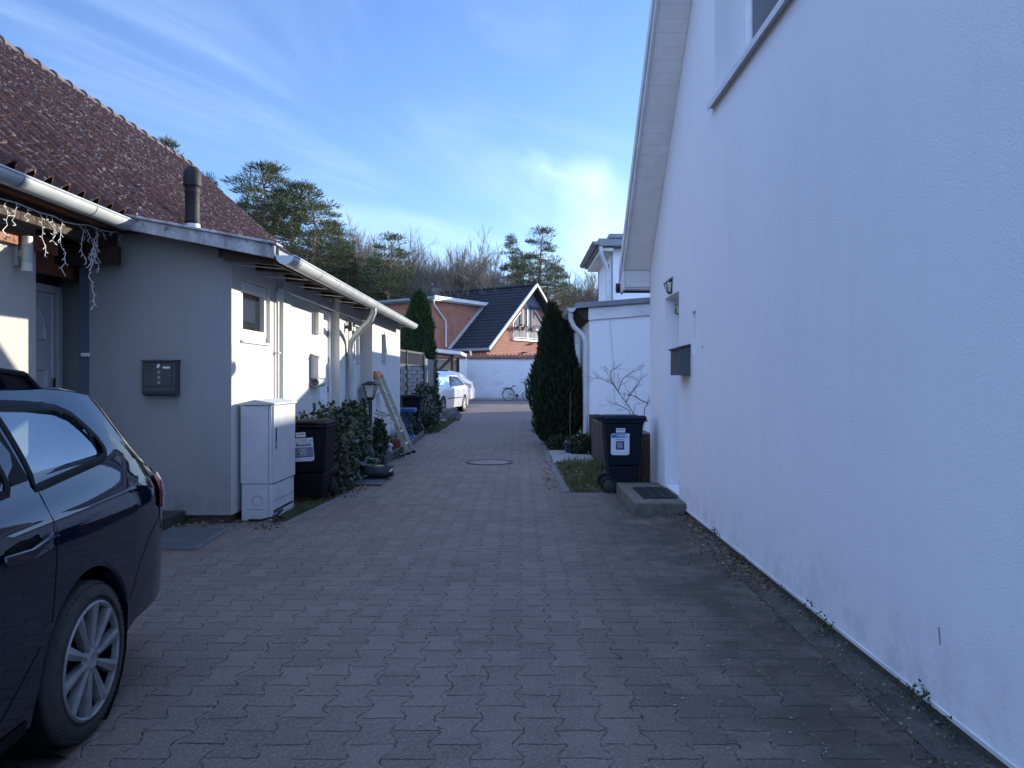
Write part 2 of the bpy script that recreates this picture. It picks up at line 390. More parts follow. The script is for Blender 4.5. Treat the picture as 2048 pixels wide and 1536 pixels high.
    # joints: dark open cross joints, sandy long joints with moss here and there
    sand = n.mix(n.ramp(n.noise(30, 3, .7), .46, .6), (.016, .014, .012), (.25, .225, .195))
    jc = n.mix(n.math('MULTIPLY', jh, n.ramp(n.noise(2.9, 4, .6), .62, .7, 1, .3)), sand, (.010, .009, .009))
    jc = n.mix(n.ramp(n.noise(1.3, 3), .58, .7), jc, (.030, .036, .016))
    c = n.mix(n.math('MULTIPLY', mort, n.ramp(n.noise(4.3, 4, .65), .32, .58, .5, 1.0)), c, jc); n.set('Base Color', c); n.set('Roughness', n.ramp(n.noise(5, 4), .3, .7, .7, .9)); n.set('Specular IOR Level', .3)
    n.bump(n.math('SUBTRACT', 1, mort), .7, .012); n.bump(n.noise(120, 4, .75), .5, .006)
    n.bump(n.noise(3.5, 3), .25, .02); n.bump(wn.outputs['Value'], .25, .006)
    return n.m
m_paver = paver()

# ---------------------------------------------------------------- ground
g = MB(); g.box(-220, 220, -60, 320, -.6, -.05); g.build('ground', m_soil, kind='structure')
def sheet(name, pts, z, mat, kind='structure', t=.0, sub=1, label=None):
    m = MB(); m.poly([(x, y, z) for x, y in pts]); return m.build(name, mat, kind=kind, local=True)
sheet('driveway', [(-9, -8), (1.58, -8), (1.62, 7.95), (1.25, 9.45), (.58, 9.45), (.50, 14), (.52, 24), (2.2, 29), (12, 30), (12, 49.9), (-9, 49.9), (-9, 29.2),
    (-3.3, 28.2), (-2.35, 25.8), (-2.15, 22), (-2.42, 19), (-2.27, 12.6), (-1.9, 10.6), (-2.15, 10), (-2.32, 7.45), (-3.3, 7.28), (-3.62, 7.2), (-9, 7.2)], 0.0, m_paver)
# soil beds, just under the paving
sheet('garden_bed', [(-5, 7.2), (-2.2, 7.2), (-1.8, 10.5), (-2.2, 12.5), (-2.3, 19), (-2.0, 24), (-3, 29.5), (-5.5, 29.5)], -.012, m_soil)
sheet('garden_bed', [(.45, 9.2), (3, 9.2), (4, 29.8), (2, 29.2), (.4, 24)], -.014, m_soil)
# concrete drainage strip against the right house
m_strip = simple('drainage_concrete', (.035, .032, .028), (.085, .08, .07), 5, .9, 0, .8, 26, bdist=.02)
sheet('drainage_strip', [(1.56, -8), (1.79, -8), (1.79, 7.9), (1.60, 7.9)], .004, m_strip)
m = MB()
for i in range(14):
    y0 = 9.45 + i * 1.0; xa = interp([(9.4, .555), (14, .475), (24, .50)], y0); xb = interp([(9.4, .555), (14, .475), (24, .50)], y0 + 1)
    m.prism([(xa, y0 + .006, -.03), (xa + .10, y0 + .006, -.03), (xa + .10, y0 + .006, .012), (xa, y0 + .006, .012)], (xb - xa, .988, 0))
m.build('kerb_strip', m_kerb, bevel=.008, kind='structure')
m = MB()
for (a, b) in (((-2.34, 7.42), (-2.12, 9.9)), ((-2.26, 9.95), (-2.29, 12.4))):
    m.bar((*a, -.022), (*b, -.022), .08, .06)
m.bar((-3.3, 7.31, -.022), (-2.36, 7.42, -.022), .08, .06)
m.build('kerb_strip', m_kerb, bevel=.008, kind='structure')

# ---------------------------------------------------------------- right house: white gable
HX = 1.775
rh = thing('white_gable_house', (HX, 6, 0), 'tall white rendered gable house with boarded rake soffit, filling the right side', 'house')
f = lambda a, b, d: (HX + d, a, b)
sl = .976; yE, zE = 10.06, 2.93; yR = 3.9; zR = zE + (yE - yR) * sl; yN = 2 * yR - yE
rect = lambda a0, a1, b0, b1: [(a0, b0), (a1, b0), (a1, b1), (a0, b1)]
m = MB()
m.wall([(yN, .06), (yE, .06), (yE, zE + .1), (yR, zR + .1), (yN, zE + .1)],
       [(rect(8.23, 9.03, .16, 2.43), .32), (rect(2.2, 6.72, 3.96, 5.55), .31), (rect(7.46, 7.60, 1.71, 2.14), .045, True)], f, .36)
m.box(HX + .36, 9, yE - .3, yE, .06, zE + .15); m.box(8.7, 9, yN, yE - .3, .06, zE)
m.box(HX + .36, 8.7, yN, yN + .3, .06, zE)
m.build('wall', m_white, rh)
m = MB(); m.box(HX + .02, 9, yN + .02, yE - .02, -.1, .06); m.build('plinth', m_conc, rh)
# metal base profile under the render
m = MB(); m.box(HX - .008, HX + .02, yN, 8.15, .048, .066); m.build('base_profile', m_fasciaw, rh)
# roof
XO = 1.40
m = MB(); th = .20
def rp(y, dz=0): return zE + (yE - y) * sl + dz
ye2 = yE + .20
for sgn in (1, -1):
    ys = [(ye2, rp(ye2, .03)), (yR, rp(yR, .03)), (yR, rp(yR, .22)), (ye2, rp(ye2, .22))]
    if sgn < 0: ys = [(2 * yR - a, b) for a, b in ys]
    m.prism([(XO + .035, a, b) for a, b in ys], (7.9, 0, 0))
m.build('roof', m_darktile, rh)
m = MB(); L = sqrt(1 + sl * sl); n = int((yE - yR) * L / .142)
for i in range(n):
    a0 = i * .142 / L; a1 = (i * .142 + .137) / L
    y0, y1 = yE - a0, yE - a1
    m.prism([(XO + .034, y0, rp(y0, 0)), (XO + .034, y1, rp(y1, 0)), (XO + .034, y1, rp(y1, .02)), (XO + .034, y0, rp(y0, .02))], (HX - XO - .036, 0, 0))
m.build('soffit', m_soffit, rh, bevel=.002)
m = MB(); m.prism([(XO, ye2 + .02, rp(ye2 + .02, -.03)), (XO, yR, rp(yR, -.03)), (XO, yR, rp(yR, .20)), (XO, ye2 + .02, rp(ye2 + .02, .20))], (.03, 0, 0))
m.prism([(XO - .022, ye2 + .04, rp(ye2 + .04, .08)), (XO - .022, yR, rp(yR, .08)), (XO - .022, yR, rp(yR, .25)), (XO - .022, ye2 + .04, rp(ye2 + .04, .25))], (.02, 0, 0))
m.build('bargeboard', m_fasciaw, rh, bevel=.004)
m = MB(); m.box(XO + .034, HX - .002, yE + .0, yE + .02, 2.70, 2.925); m.box(XO + .034, 8.9, yE + .022, ye2, 2.675, 2.70)
m.prism([(XO, yE - .02, 2.66), (XO, ye2, 2.62), (XO, ye2, 2.72), (XO, yE - .02, 2.92)], (.03, 0, 0))
m.build('eaves_box', m_fasciaw, rh, bevel=.003)
m = MB(); m.tube([(XO - .05, ye2 + .08, 2.72), (9, ye2 + .08, 2.72)], .07, 10); m.build('gutter', m_darkwood, rh)
m = MB(); yq, zq = 1.775 * FP / (1411 - CU), Z(735, 7.06)
pts = [(yq + .035 * cos(a) * (1 + .25 * noise.noise(Vector((cos(a), sin(a), 3)))), zq + .085 * sin(a) * (1 + .3 * noise.noise(Vector((cos(a), sin(a), 7))))) for a in [i * pi / 12 for i in range(24)]]
m.prism([(HX - .003, a, b) for a, b in pts], (.004, 0, 0)); m.build('plaster_patch', stucco('patch_plaster', (.80, .80, .80), (.45, .45, .45), .3, .6), rh)
m = MB(); m.box(HX - .002, HX + .001, 7.17, 7.19, 1.745, 1.775); m.build('drill_hole', m_zincdark, rh); m = MB(); m.bar((HX - .001, 3.13, .40), (HX - .001, 3.12, .33), .003, .006); m.build('scratch', m_zincdark, rh)
# window
w = MB(); xf = HX + .27
for a, b in ((6.72, 6.66), (5.62, 5.48), (4.4, 4.3), (3.3, 3.2)): w.box(xf, xf + .07, b, a, 3.97, 5.5)
w.box(xf, xf + .07, 2.2, 6.66, 3.97, 4.04); w.box(xf, xf + .07, 2.2, 6.66, 5.45, 5.55)
for a, b in ((6.66, 5.62), (5.48, 4.4)):
    w.box(xf + .01, xf + .06, a - .07, a, 4.04, 5.45); w.box(xf + .01, xf + .06, b, b + .07, 4.04, 5.45); w.box(xf + .01, xf + .06, b + .07, a - .07, 4.04, 4.11); w.box(xf + .01, xf + .06, b + .07, a - .07, 5.38, 5.45)
win = w.build('window', m_pvc, rh, bevel=.006)
w = MB(); w.box(xf + .03, xf + .04, 2.3, 6.6, 4.05, 5.45); w.build('pane', m_glass, win)
w = MB(); w.box(HX - .05, HX + .27, 2.1, 6.78, 3.925, 3.963); w.box(HX - .055, HX - .045, 2.1, 6.78, 3.905, 3.963); w.build('window_sill', m_fasciaw, rh, bevel=.003)
w = MB(); w.box(HX + .24, HX + .3, 8.23, 9.03, .17, 2.43); d = w.build('door', m_pvc, rh)
w = MB(); w.tube([(HX + .2, 8.4, 1.15), (HX + .2, 8.52, 1.15)], .012); w.box(HX + .21, HX + .24, 8.37, 8.41, 1.0, 1.2); w.build('handle', m_zinc, d)

# concrete door step with iron scraper grating
ds = thing('concrete_door_step', (1.5, 8.6, 0), 'worn mossy concrete block step under the right house doorway', 'step')
m = MB(); m.box(1.23, 1.772, 7.86, 9.42, -.04, .135); m.box(1.775, 2.02, 8.24, 9.02, .05, .158); m.build('block', m_conc, ds, bevel=.018)
m = MB()
for i in range(15): m.box(1.36, 1.73, 8.12 + i * .055, 8.13 + i * .055, .136, .152)
for i in range(4): m.box(1.36 + i * .12, 1.37 + i * .12, 8.12, 8.9, .1365, .150)
m.build('scraper_grating', m_black, ds)

# ---------------------------------------------------------------- right rear flat extension (white) and two storey block behind it
ex = thing('white_extension', (2.6, 17, 0), 'single storey white rendered extension with dark roof edge behind the right bin', 'house')
ey = 14.6; xL = X(1178.6, ey)
m = MB(); zt = lambda x: 2.61 + (x - xL) * .08
m.prism([(xL, ey, -.05), (11., ey, -.05), (11., ey, zt(11.)), (xL, ey, zt(xL))], (0, 11, 0)); m.build('wall', m_white, ex)
m = MB(); m.prism([(xL - .02, ey - .03, zt(xL) + .0), (11., ey - .03, zt(11.)), (11., ey - .03, zt(11.) + .24), (xL - .02, ey - .03, zt(xL) + .24)], (0, .028, 0)); m.build('fascia', m_fasciaw, ex, bevel=.004)
m = MB(); m.prism([(xL - .28, ey - .08, zt(xL) + .225), (11.1, ey - .08, zt(11.1) + .245), (11.1, ey - .08, zt(11.1) + .36), (xL - .28, ey - .08, zt(xL) + .33)], (0, 11.2, 0)); m.build('roof_edge', m_zincdark, ex, bevel=.008)
m = MB(); m.prism([(xL - .25, ey, zt(xL) + .16), (xL - .02, ey, zt(xL) - .02), (xL - .02, ey, zt(xL) + .22), (xL - .25, ey, zt(xL) + .22)], (0, 11, 0)); m.build('eaves_soffit', m_darkwood, ex)
def gutter(mb, p0, p1, r, seg=10, caps=True, beads=0, tilt=0.):
    p0 = Vector(p0); p1 = Vector(p1); d = (p1 - p0).normalized(); a = d.cross(Vector((0, 0, 1))).normalized(); b = a.cross(d)
    vs = []; fs = []; ang = [pi + pi * i / seg for i in range(seg + 1)]
    prof = [(cos(t) * r, sin(t) * r) for t in ang]; prof2 = [(x * .93, y * .93) for x, y in prof[::-1]]
    full = prof + prof2; n = len(full)
    for p in (p0, p1):
        for x, y in full: vs.append(p + a * x + b * y)
    fs = [(i, (i + 1) % n, n + (i + 1) % n, n + i) for i in range(n)]
    mb.add(vs, fs, 0, True)
    if caps:
        for p in (p0, p1): mb.add([p + a * x + b * y for x, y in prof], [tuple(range(seg + 1))], 0)
    for s in (-1, 1): mb.tube([p0 + a * s * r, p1 + a * s * r], r * .11, 6)
    for i in range(beads):
        c = p0.lerp(p1, (i + .35) / beads)
        mb.add([c + e * d * .012 + a * x * 1.03 + b * y * 1.03 for e in (-.5, .5) for x, y in prof], [(k, k + 1, seg + 2 + k, seg + 1 + k) for k in range(seg)], 1, True)
gx = xL - .36; gz = zt(xL) + .235
m = MB(); gutter(m, (gx, ey - .12, gz), (gx, ey + 11, gz), .085, beads=6); m.build('gutter', [m_zinc, m_zincdark], ex)
m = MB(); m.tube([(gx, ey + .05, gz - .06), (gx, ey + .05, gz - .22), (gx + .06, ey + .05, gz - .36), (gx + .22, ey + .02, gz - .52), (gx + .29, ey, gz - .68), (gx + .29, ey, gz - .85), (gx + .29, ey, .05)], .05, 12)
for z in (gz - 1.0, 1.4, .4): m.tube([(gx + .29, ey, z - .02), (gx + .29, ey, z + .02)], .058, 12); m.bar((gx + .29, ey, z), (gx + .37, ey, z), .012, .012)
m.build('downpipe', m_zinc, ex)
m = MB(); cx = X(1219, ey); m.tube([(cx, ey - .012, 3.1), (cx + .03, ey - .012, 2.3), (cx + .09, ey - .012, 1.6), (cx + .10, ey - .012, .9)], .004, 5); m.build('cable', m_zinc, ex)

hb = thing('white_two_storey_house', (5.5, 33, 0), 'two storey white house with grey downpipe seen above the flat extension', 'house')
y3 = 30.; x3 = X(1225, y3); z3 = Z(497, y3)
m = MB(); fw = lambda a, b, d: (x3 + d, a, b)
m.wall(rect(y3, y3 + 5.6, 0, z3), [(rect(y3 + 1.1, y3 + 2.2, 4.3, 6.3), .15)], fw, .3)
m.box(x3, x3 + 3.9, y3 - .001, y3 + .3, 0, z3); m.box(x3 + 3.6, x3 + 3.9, y3 + .3, y3 + 5.6, 0, z3); m.box(x3, x3 + 3.6, y3 + 5.3, y3 + 5.6, 0, z3)
m.build('wall', m_white, hb)
m = MB(); m.box(x3 + .1, x3 + .14, y3 + 1.1, y3 + 2.2, 4.3, 6.3); w = m.build('window', m_glass, hb)
m = MB(); m.box(x3 + .05, x3 + .1, y3 + 1.1, y3 + 1.2, 4.3, 6.3); m.box(x3 + .05, x3 + .1, y3 + 2.1, y3 + 2.2, 4.3, 6.3); m.box(x3 + .05, x3 + .1, y3 + 1.2, y3 + 2.1, 4.3, 4.4); m.build('frame', m_pvc, w)
m = MB(); m.box(x3 - .62, x3 + 4.2, y3 - .5, y3 + 5.9, z3 + .02, z3 + .32); m.box(x3 - .2, x3 + 4.3, y3 - .55, y3 + 5.9, z3 + .32, z3 + .5); m.build('roof', m_zincdark, hb, bevel=.02)
m = MB(); m.box(x3 + .35, x3 + 4, y3 - .04, y3 - .005, z3 - .55, z3 - .1); m.build('fascia', m_fasciaw, hb)
m = MB(); m.box(x3 - .5, x3 + .0, y3 - .3, y3 + 5.6, z3 - .14, z3 - .02); m.build('soffit', m_soffit, hb)
m = MB(); gutter(m, (x3 - .72, y3 - .5, z3 + .2), (x3 - .72, y3 + 5.9, z3 + .2), .13, beads=5); m.build('gutter', [m_zincdark, m_zincdark], hb)
m = MB(); dx = X(1212, y3)
m.tube([(x3 - .5, y3 - .35, z3 + .1), (x3 - .5, y3 - .35, z3 - .25), (x3 - .36, y3 - .2, z3 - .55), (dx + .05, y3 - .12, z3 - .95), (dx + .08, y3 - .1, z3 - 1.3), (dx + .08, y3 - .1, 3.)], .09, 12)
m.build('downpipe', m_zinc, hb)

# ---------------------------------------------------------------- left house: red roof, grey annex
lh = thing('red_tiled_house', (-5.5, 9, 0), 'bungalow with mossy red tiled roof, grey and white rendered annex on the left', 'house')
xe, ze, xr, zr, yend = -3.81, 3.04, -7.15, 6.04, 16.3; y0r = -1.5
tl = (zr - ze) / (xe - xr); slen = sqrt((zr - ze)**2 + (xe - xr)**2)
def tiled(mb, P, eu, ev, nrm, lu, lv, tu, tv, amp, step, sub=6):
    """real clay pan tiles: corrugated courses, lower edge raised"""
    nu = int(lu / tu); nv = max(1, round(lv / tv)); tv = lv / nv; vs = []; fs = []
    cols = nu * sub + 1
    for j in range(nv):
        for e in (0, 1):
            for i in range(cols):
                ph = (i % sub) / sub; k = i // sub
                rj = (math.sin(k * 12.99 + j * 78.2) * 43758.5) % 1.0
                prof = max(0, sin(ph * 2 * pi)) * 1.0 - max(0, -sin(ph * 2 * pi)) * .35
                h = amp * prof + (step * (1 + .5 * (rj - .5)) if e == 0 else .0)
                v = j * tv + (0 if e == 0 else tv * 1.02) + (rj - .5) * .012 * (1 - e)
                vs.append(P + eu * (i * tu / sub) + ev * v + nrm * h)
        o = j * 2 * cols
        fs += [(o + i, o + i + 1, o + cols + i + 1, o + cols + i) for i in range(cols - 1)]
        # front edge of the course
    mb.add(vs, fs, 0, True)
    vs = []; fs = []
    for j in range(nv):
        o = len(vs)
        for i in range(cols):
            ph = (i % sub) / sub; k = i // sub; rj = (math.sin(k * 12.99 + j * 78.2) * 43758.5) % 1.0
            prof = max(0, sin(ph * 2 * pi)) * 1.0 - max(0, -sin(ph * 2 * pi)) * .35
            h = amp * prof + step * (1 + .5 * (rj - .5)); p = P + eu * (i * tu / sub) + ev * (j * tv + (rj - .5) * .012)
            vs += [p + nrm * h, p + nrm * (h - step * 1.3)]
        fs += [(o + 2 * i, o + 2 * i + 1, o + 2 * i + 3, o + 2 * i + 2) for i in range(cols - 1)]
    mb.add(vs, fs, 0)
ev = Vector((xr - xe, 0, zr - ze)).normalized(); nn = Vector((-ev.z, 0, ev.x)); nn = nn if nn.z > 0 else -nn
m = MB(); tiled(m, Vector((xe + .06, y0r, ze - .05)), Vector((0, 1, 0)), ev, nn, yend - y0r, slen + .05, .215, .31, .078, .018, sub=8)
m.prism([(xe + .02, y0r, ze - .12), (xr, y0r, zr - .08), (2 * xr - xe, y0r, ze - .12)], (0, yend - y0r - .05, 0))
roof = m.build('roof', m_tile, lh, ang=50)
m = MB(); n = 46; m_ridge = simple('ridge_tile', (.085, .062, .052), (.13, .11, .10), 9, .9, 0, .4, 30)
for i in range(n):
    ya = y0r + (yend - y0r) * i / n; yb = y0r + (yend - y0r) * (i + 1.08) / n
    vs = []
    for (yy, rr, dz) in ((ya, .125, .035), (yb, .105, .0)):
        for k in range(9): t = pi * k / 8 - .25 + .5 * (k == 8) * 0; t = -.3 + (pi + .6) * k / 8; vs.append((xr + cos(t) * rr, yy, zr + dz - .03 + sin(t) * rr))
    m.add(vs, [(k, k + 1, 10 + k, 9 + k) for k in range(8)], 0, True); m.add(vs[:9], [tuple(range(9))], 0)
m.build('ridge_tiles', m_ridge, lh)
# verge tiles at the far gable
m = MB(); m.prism([(xe + .08, yend, ze - .06), (xr, yend, zr + .06), (xr, yend, zr - .08), (xe + .08, yend, ze - .2)], (0, .05, 0)); m.build('verge_trim', m_tile, lh)
# walls
m = MB(); m.box(-4.56, -4.36, y0r, 6.67, -.05, 2.95); m.build('cream_wall', m_cream, lh)
m = MB(); m.box(-10, -4.36, 8.2, yend - .2, 0, 2.95); m.box(-10, -5.1, y0r, 8.1, 0, 2.95); m.box(-4.93, -4.36, 7.93, 8.1, 0, 2.9)
m.build('inner_wall', m_grey, lh)
m = MB(); m.box(-4.36, -2.924, 7.5, 7.7, .07, 3.02)
m.v = [(x, y, (z - (x + 4.36) * .18 if z > 1 else z)) for x, y, z in m.v]
m.build('grey_wall', m_grey, lh)
m = MB(); m.box(-4.47, -4.362, 7.515, 7.92, .0, 2.9); m.build('porch_pier', m_bluegrey, lh)
m = MB(); m.box(-4.36, -2.95, 7.54, 7.7, -.1, .07); m.box(-3.1, -2.97, 7.7, 16, -.1, .07); m.build('plinth', m_soil, lh)
# street side of the annex, piece by piece
yA = 7.504
pane_y = lambda u, x: x * FP / (u - CU)
m = MB(); fx = -2.92; fA = lambda a, b, d: (fx - d, a, b)
y1 = pane_y(557, fx)
m.wall(rect(yA, y1, .07, 2.80), [(rect(pane_y(482.5, fx), pane_y(540, fx), 1.86, 2.51), .115)], fA, .2)
x2 = -2.88; y2 = pane_y(582, -2.86); yd0 = pane_y(640, x2); yd1 = pane_y(667, x2)
m.wall([(y2, .07), (yd0, .07), (yd0, 2.5), (yd1, 2.5), (yd1, .07), (yd1 + .02, .07), (yd1 + .02, 2.8), (y2, 2.8)], [], lambda a, b, d: (x2 - d, a, b), .2)
x4 = -2.80; y4 = pane_y(722, x4)
m.wall(rect(yd1 + .1, y4, .07, 2.8), [(rect(12.35, 12.92, 1.70, 2.36), .12)], lambda a, b, d: (x4 - d, a, b), .2)
m.box(-2.95, -2.79, yd1 + .021, yd1 + .16, .07, 2.75)
x5 = -2.60; y5 = 16.1
m.wall(rect(y4, y5, .07, 2.7), [(rect(13.95, 14.38, 1.73, 2.30), .10, True)], lambda a, b, d: (x5 - d, a, b), .18)
m.box(-3.2, x5 - .001, y4 - .001, y4 + .1, .07, 2.7); m.box(-4.36, x5 - .18, y5 - .2, y5, .07, 2.75)
m.build('white_wall', m_lightw, lh)
m = MB(); m.box(-2.95, -2.86, y1, y2, .07, 2.8); m.build('pilaster', m_greenish, lh)
# annex roof
gxx, gzz = -2.26, 2.64
az = lambda x: 2.99 - (x - xe) * (2.99 - 2.71) / (-2.36 - xe)
m = MB(); m.prism([(xe - .3, 7.2, az(xe - .3) - .05), (-2.34, 7.2, az(-2.34) - .05), (-2.34, 7.2, az(-2.34)), (xe - .3, 7.2, az(xe - .3))], (0, 9.2, 0)); m.build('annex_roof', m_zincdark, lh)
m = MB(); m.prism([(xe - .03, 7.12, az(xe) - .09), (-2.36, 7.12, az(-2.36) - .10), (-2.36, 7.12, az(-2.36) + .034), (xe - .03, 7.12, az(xe) + .029)], (0, .05, 0))
m.prism([(xe - .03, 7.09, az(xe) + .03), (-2.33, 7.09, az(-2.33) + .035), (-2.33, 7.09, az(-2.33) + .06), (xe - .03, 7.09, az(xe) + .055)], (0, .2, 0))
m.build('verge_board', m_verge, lh, bevel=.006)
for i in range(11):
    m = MB(); y = 7.32 + i * .86; m.prism([(-2.98, y, az(-2.98) - .17), (-2.36, y, az(-2.36) - .11), (-2.36, y, az(-2.36) - .052), (-2.98, y, az(-2.98) - .052)], (0, .07, 0)); m.build('rafter', m_darkwood, lh)
m = MB()
m.prism([(-2.90, 7.25, az(-2.9) - .2), (-2.40, 7.25, az(-2.4) - .15), (-2.40, 7.25, az(-2.4) - .05), (-2.90, 7.25, az(-2.9) - .05)], (0, .06, 0))
m.build('rafter', m_darkwood, lh)
m = MB(); m.prism([(-3.3, 7.3, az(-3.3) - .075), (-2.39, 7.3, az(-2.39) - .075), (-2.39, 7.3, az(-2.39) - .056), (-3.3, 7.3, az(-3.3) - .056)], (0, 8.9, 0)); m.build('eaves_boarding', simple('near_black_board', (.02, .016, .015), (.035, .028, .025), 9, .8), lh)  # thin near-black sheet below the annex roof, from wall to gutter
for i in range(11):
    m = MB(); y = 7.62 + i * .86; m.tube([(-2.92, y, az(-2.92) - .19), (-2.4, y + .05, az(-2.4) - .13)], [.004, .007], 6); m.build('gutter_stay', m_pvc, lh)
m = MB(); m.box(-2.40, -2.365, 7.2, 16.3, gzz - .07, az(-2.38) - .01); m.build('eaves_fascia', m_darkwood, lh)
m = MB(); gutter(m, (gxx, 7.12, gzz), (gxx, 15.8, gzz - .04), .088, beads=11); m.build('gutter', [m_zinc, m_zincdark], lh)
m = MB(); gutter(m, (xe + .02, y0r, 2.99), (xe + .02, 7.12, 2.97), .088, beads=9); m.build('gutter', [m_zinc, m_zincdark], lh)
m = MB(); yg = 11.45
m.tube([(gxx, yg, gzz - .06), (gxx, yg, gzz - .17), (gxx - .05, yg + .03, gzz - .27), (-2.62, yg + .42, 2.16), (-2.71, yg + .5, 2.06), (-2.73, yg + .52, 1.93), (-2.73, yg + .52, .05)], .048, 12)
for z in (1.86, .9): m.tube([(-2.73, yg + .52, z - .02), (-2.73, yg + .52, z + .02)], .056, 12)
m.build('downpipe', m_zinc, lh)
m = MB(); yp = pane_y(553, -2.90)
m.tube([(-2.885, yp, .9), (-2.885, yp, 2.46), (-2.885, yp + .04, 2.52), (-2.88, yp + .12, 2.53), (-2.80, 11.2, 2.49), (-2.76, 12.9, 2.47)], .018, 8)
for z in (1.0, 1.75): m.box(-2.92, -2.86, yp - .03, yp + .03, z, z + .02)
m.build('conduit', m_paintw, lh)
m = MB(); m.tube([(-2.79, 11.9, 2.42), (-2.77, 12.02, 2.2), (-2.785, 12.0, 1.7), (-2.78, 12.08, 1.3)], .008, 6); m.tube([(-2.77, 12.0, 2.45), (-2.72, 12.15, 2.38), (-2.74, 12.2, 2.1), (-2.785, 12.22, 1.6)], .007, 6); m.build('cable', m_blackpl, lh)
# annex window
wy0, wy1 = pane_y(482.5, fx), pane_y(540, fx); xb = fx - .115
w = MB()
w.box(xb, xb + .07, wy0, wy0 + .06, 1.865, 2.505); w.box(xb, xb + .07, wy1 - .06, wy1, 1.865, 2.505); w.box(xb, xb + .07, wy0 + .06, wy1 - .06, 1.865, 1.93); w.box(xb, xb + .07, wy0 + .06, wy1 - .06, 2.445, 2.505)
w.box(xb + .02, xb + .09, wy0 + .05, wy0 + .115, 1.92, 2.455); w.box(xb + .02, xb + .09, wy1 - .115, wy1 - .05, 1.92, 2.455); w.box(xb + .02, xb + .09, wy0 + .115, wy1 - .115, 1.92, 1.985); w.box(xb + .02, xb + .09, wy0 + .115, wy1 - .115, 2.39, 2.455)
win = w.build('window', m_pvc, lh, bevel=.006)
m_clear = NT('clear_pane'); m_clear.set('Base Color', (.03, .035, .04)); m_clear.set('Roughness', .02); m_clear.set('Alpha', .45); m_clear = m_clear.m
w = MB(); w.box(xb + .03, xb + .036, wy0 + .1, wy1 - .1, 1.97, 2.41); w.build('pane', m_clear, win)
w = MB(); vs = []; nn_ = 60
for i in range(nn_ + 1):
    y = wy0 + .1 + (wy1 - wy0 - .2) * i / nn_; vs += [(xb - .05 + .02 * sin(i * 1.1), y, 1.95), (xb - .05 + .02 * sin(i * 1.1), y, 2.44)]
w.add(vs, [(2 * i, 2 * i + 2, 2 * i + 3, 2 * i + 1) for i in range(nn_)], 0, True); w.build('curtain', m_curtain, win)
m_lime = simple('lime_paper', (.42, .46, .10), (.34, .36, .09), 6, .7)
w = MB()
for k in range(6): w.box(xb - .02, xb + .0, wy0 + .12, wy0 + .34 - (k % 2) * .02, 1.975 + k * .045, 2.012 + k * .045)
w.build('lime_blind', m_lime, win)
w = MB(); w.box(fx - .10, fx + .03, wy0 - .02, wy1 + .0, 1.835, 1.862); w.build('window_sill', m_pvc, lh, bevel=.004)
w = MB(); xb4 = x4 - .11
w.box(xb4, xb4 + .06, 12.35, 12.42, 1.71, 2.35); w.box(xb4, xb4 + .06, 12.85, 12.92, 1.71, 2.35); w.box(xb4, xb4 + .06, 12.42, 12.85, 1.71, 1.78); w.box(xb4, xb4 + .06, 12.42, 12.85, 2.28, 2.35)
win = w.build('window', m_pvc, lh, bevel=.005); w = MB(); w.box(xb4 + .02, xb4 + .03, 12.4, 12.87, 1.76, 2.3); w.build('pane', m_glass, win)
# annex door
w = MB(); xd = x2 - .05
w.box(xd - .05, xd + .02, yd0, yd0 + .05, .08, 2.48); w.box(xd - .05, xd + .02, yd1 - .06, yd1, .08, 2.48); w.box(xd - .05, xd + .02, yd0 + .05, yd1 - .06, 2.41, 2.48)
fr = w.build('door_frame', m_pvc, lh, bevel=.005)
w = MB(); w.box(xd - .06, xd - .02, yd0 + .055, yd1 - .09, .1, 2.40); dr = w.build('door', m_pvc, lh, bevel=.004)
w = MB()
for z in (.5, 1.25, 1.7, 2.1): w.box(xd - .03, xd - .01, yd1 - .085, yd1 - .065, z, z + .09)
w.box(xd - .055, xd - .03, yd1 - .09, yd1 - .06, .1, 2.4); w.build('hinge', m_black, dr)
# porch door
w = MB(); xp = -4.89
w.box(xp - .02, xp + .04, 7.78, 7.86, .2, 2.42); w.box(xp - .02, xp + .04, 6.86, 6.94, .2, 2.42); w.box(xp - .02, xp + .04, 6.94, 7.78, 2.34, 2.42)
w.build('porch_door_frame', m_pvc, lh, bevel=.008)
w = MB(); w.box(xp - .03, xp + .02, 6.945, 7.775, .22, 2.335)
w.box(xp + .0, xp + .035, 7.70, 7.775, .22, 2.335)
def arch(mb, c, r, y0, mat=0):
    pts = [(xp + .03, y0 + r * cos(t), c + r * 1.5 * sin(t)) for t in [pi / 2 - pi * k / 16 for k in range(0, 9)]]
    mb.tube(pts, .016, 6)
    mb.tube([(xp + .03, y0, c), (xp + .03, y0 + r, c)], .016, 6)
arch(w, 1.86, .22, 7.36); w.tube([(xp + .03, y, z) for y, z in ((7.08, 1.55), (7.60, 1.55), (7.60, .5), (7.08, .5))], .018, 6, closed=True)
dr = w.build('porch_door', m_pvc, lh, bevel=.006)
w = MB(); w.box(xp + .02, xp + .035, 7.70, 7.745, 1.02, 1.46); w.tube([(xp + .03, 7.725, 1.30), (xp + .09, 7.725, 1.30)], .012, 8); w.lathe([(0, -.012), (.032, -.012), (.036, 0), (.032, .015), (0, .02)], (xp + .095, 7.725, 1.30), 14, ax='x'); w.build('door_handle', m_zinc, dr)
m = MB(); m.box(-4.15, -4.05, y0r, 7.45, 2.74, 2.90); m.box(-4.9, -3.95, 7.26, 7.34, 2.58, 2.76)
m.build('porch_beam', m_darkwood, lh, bevel=.005)
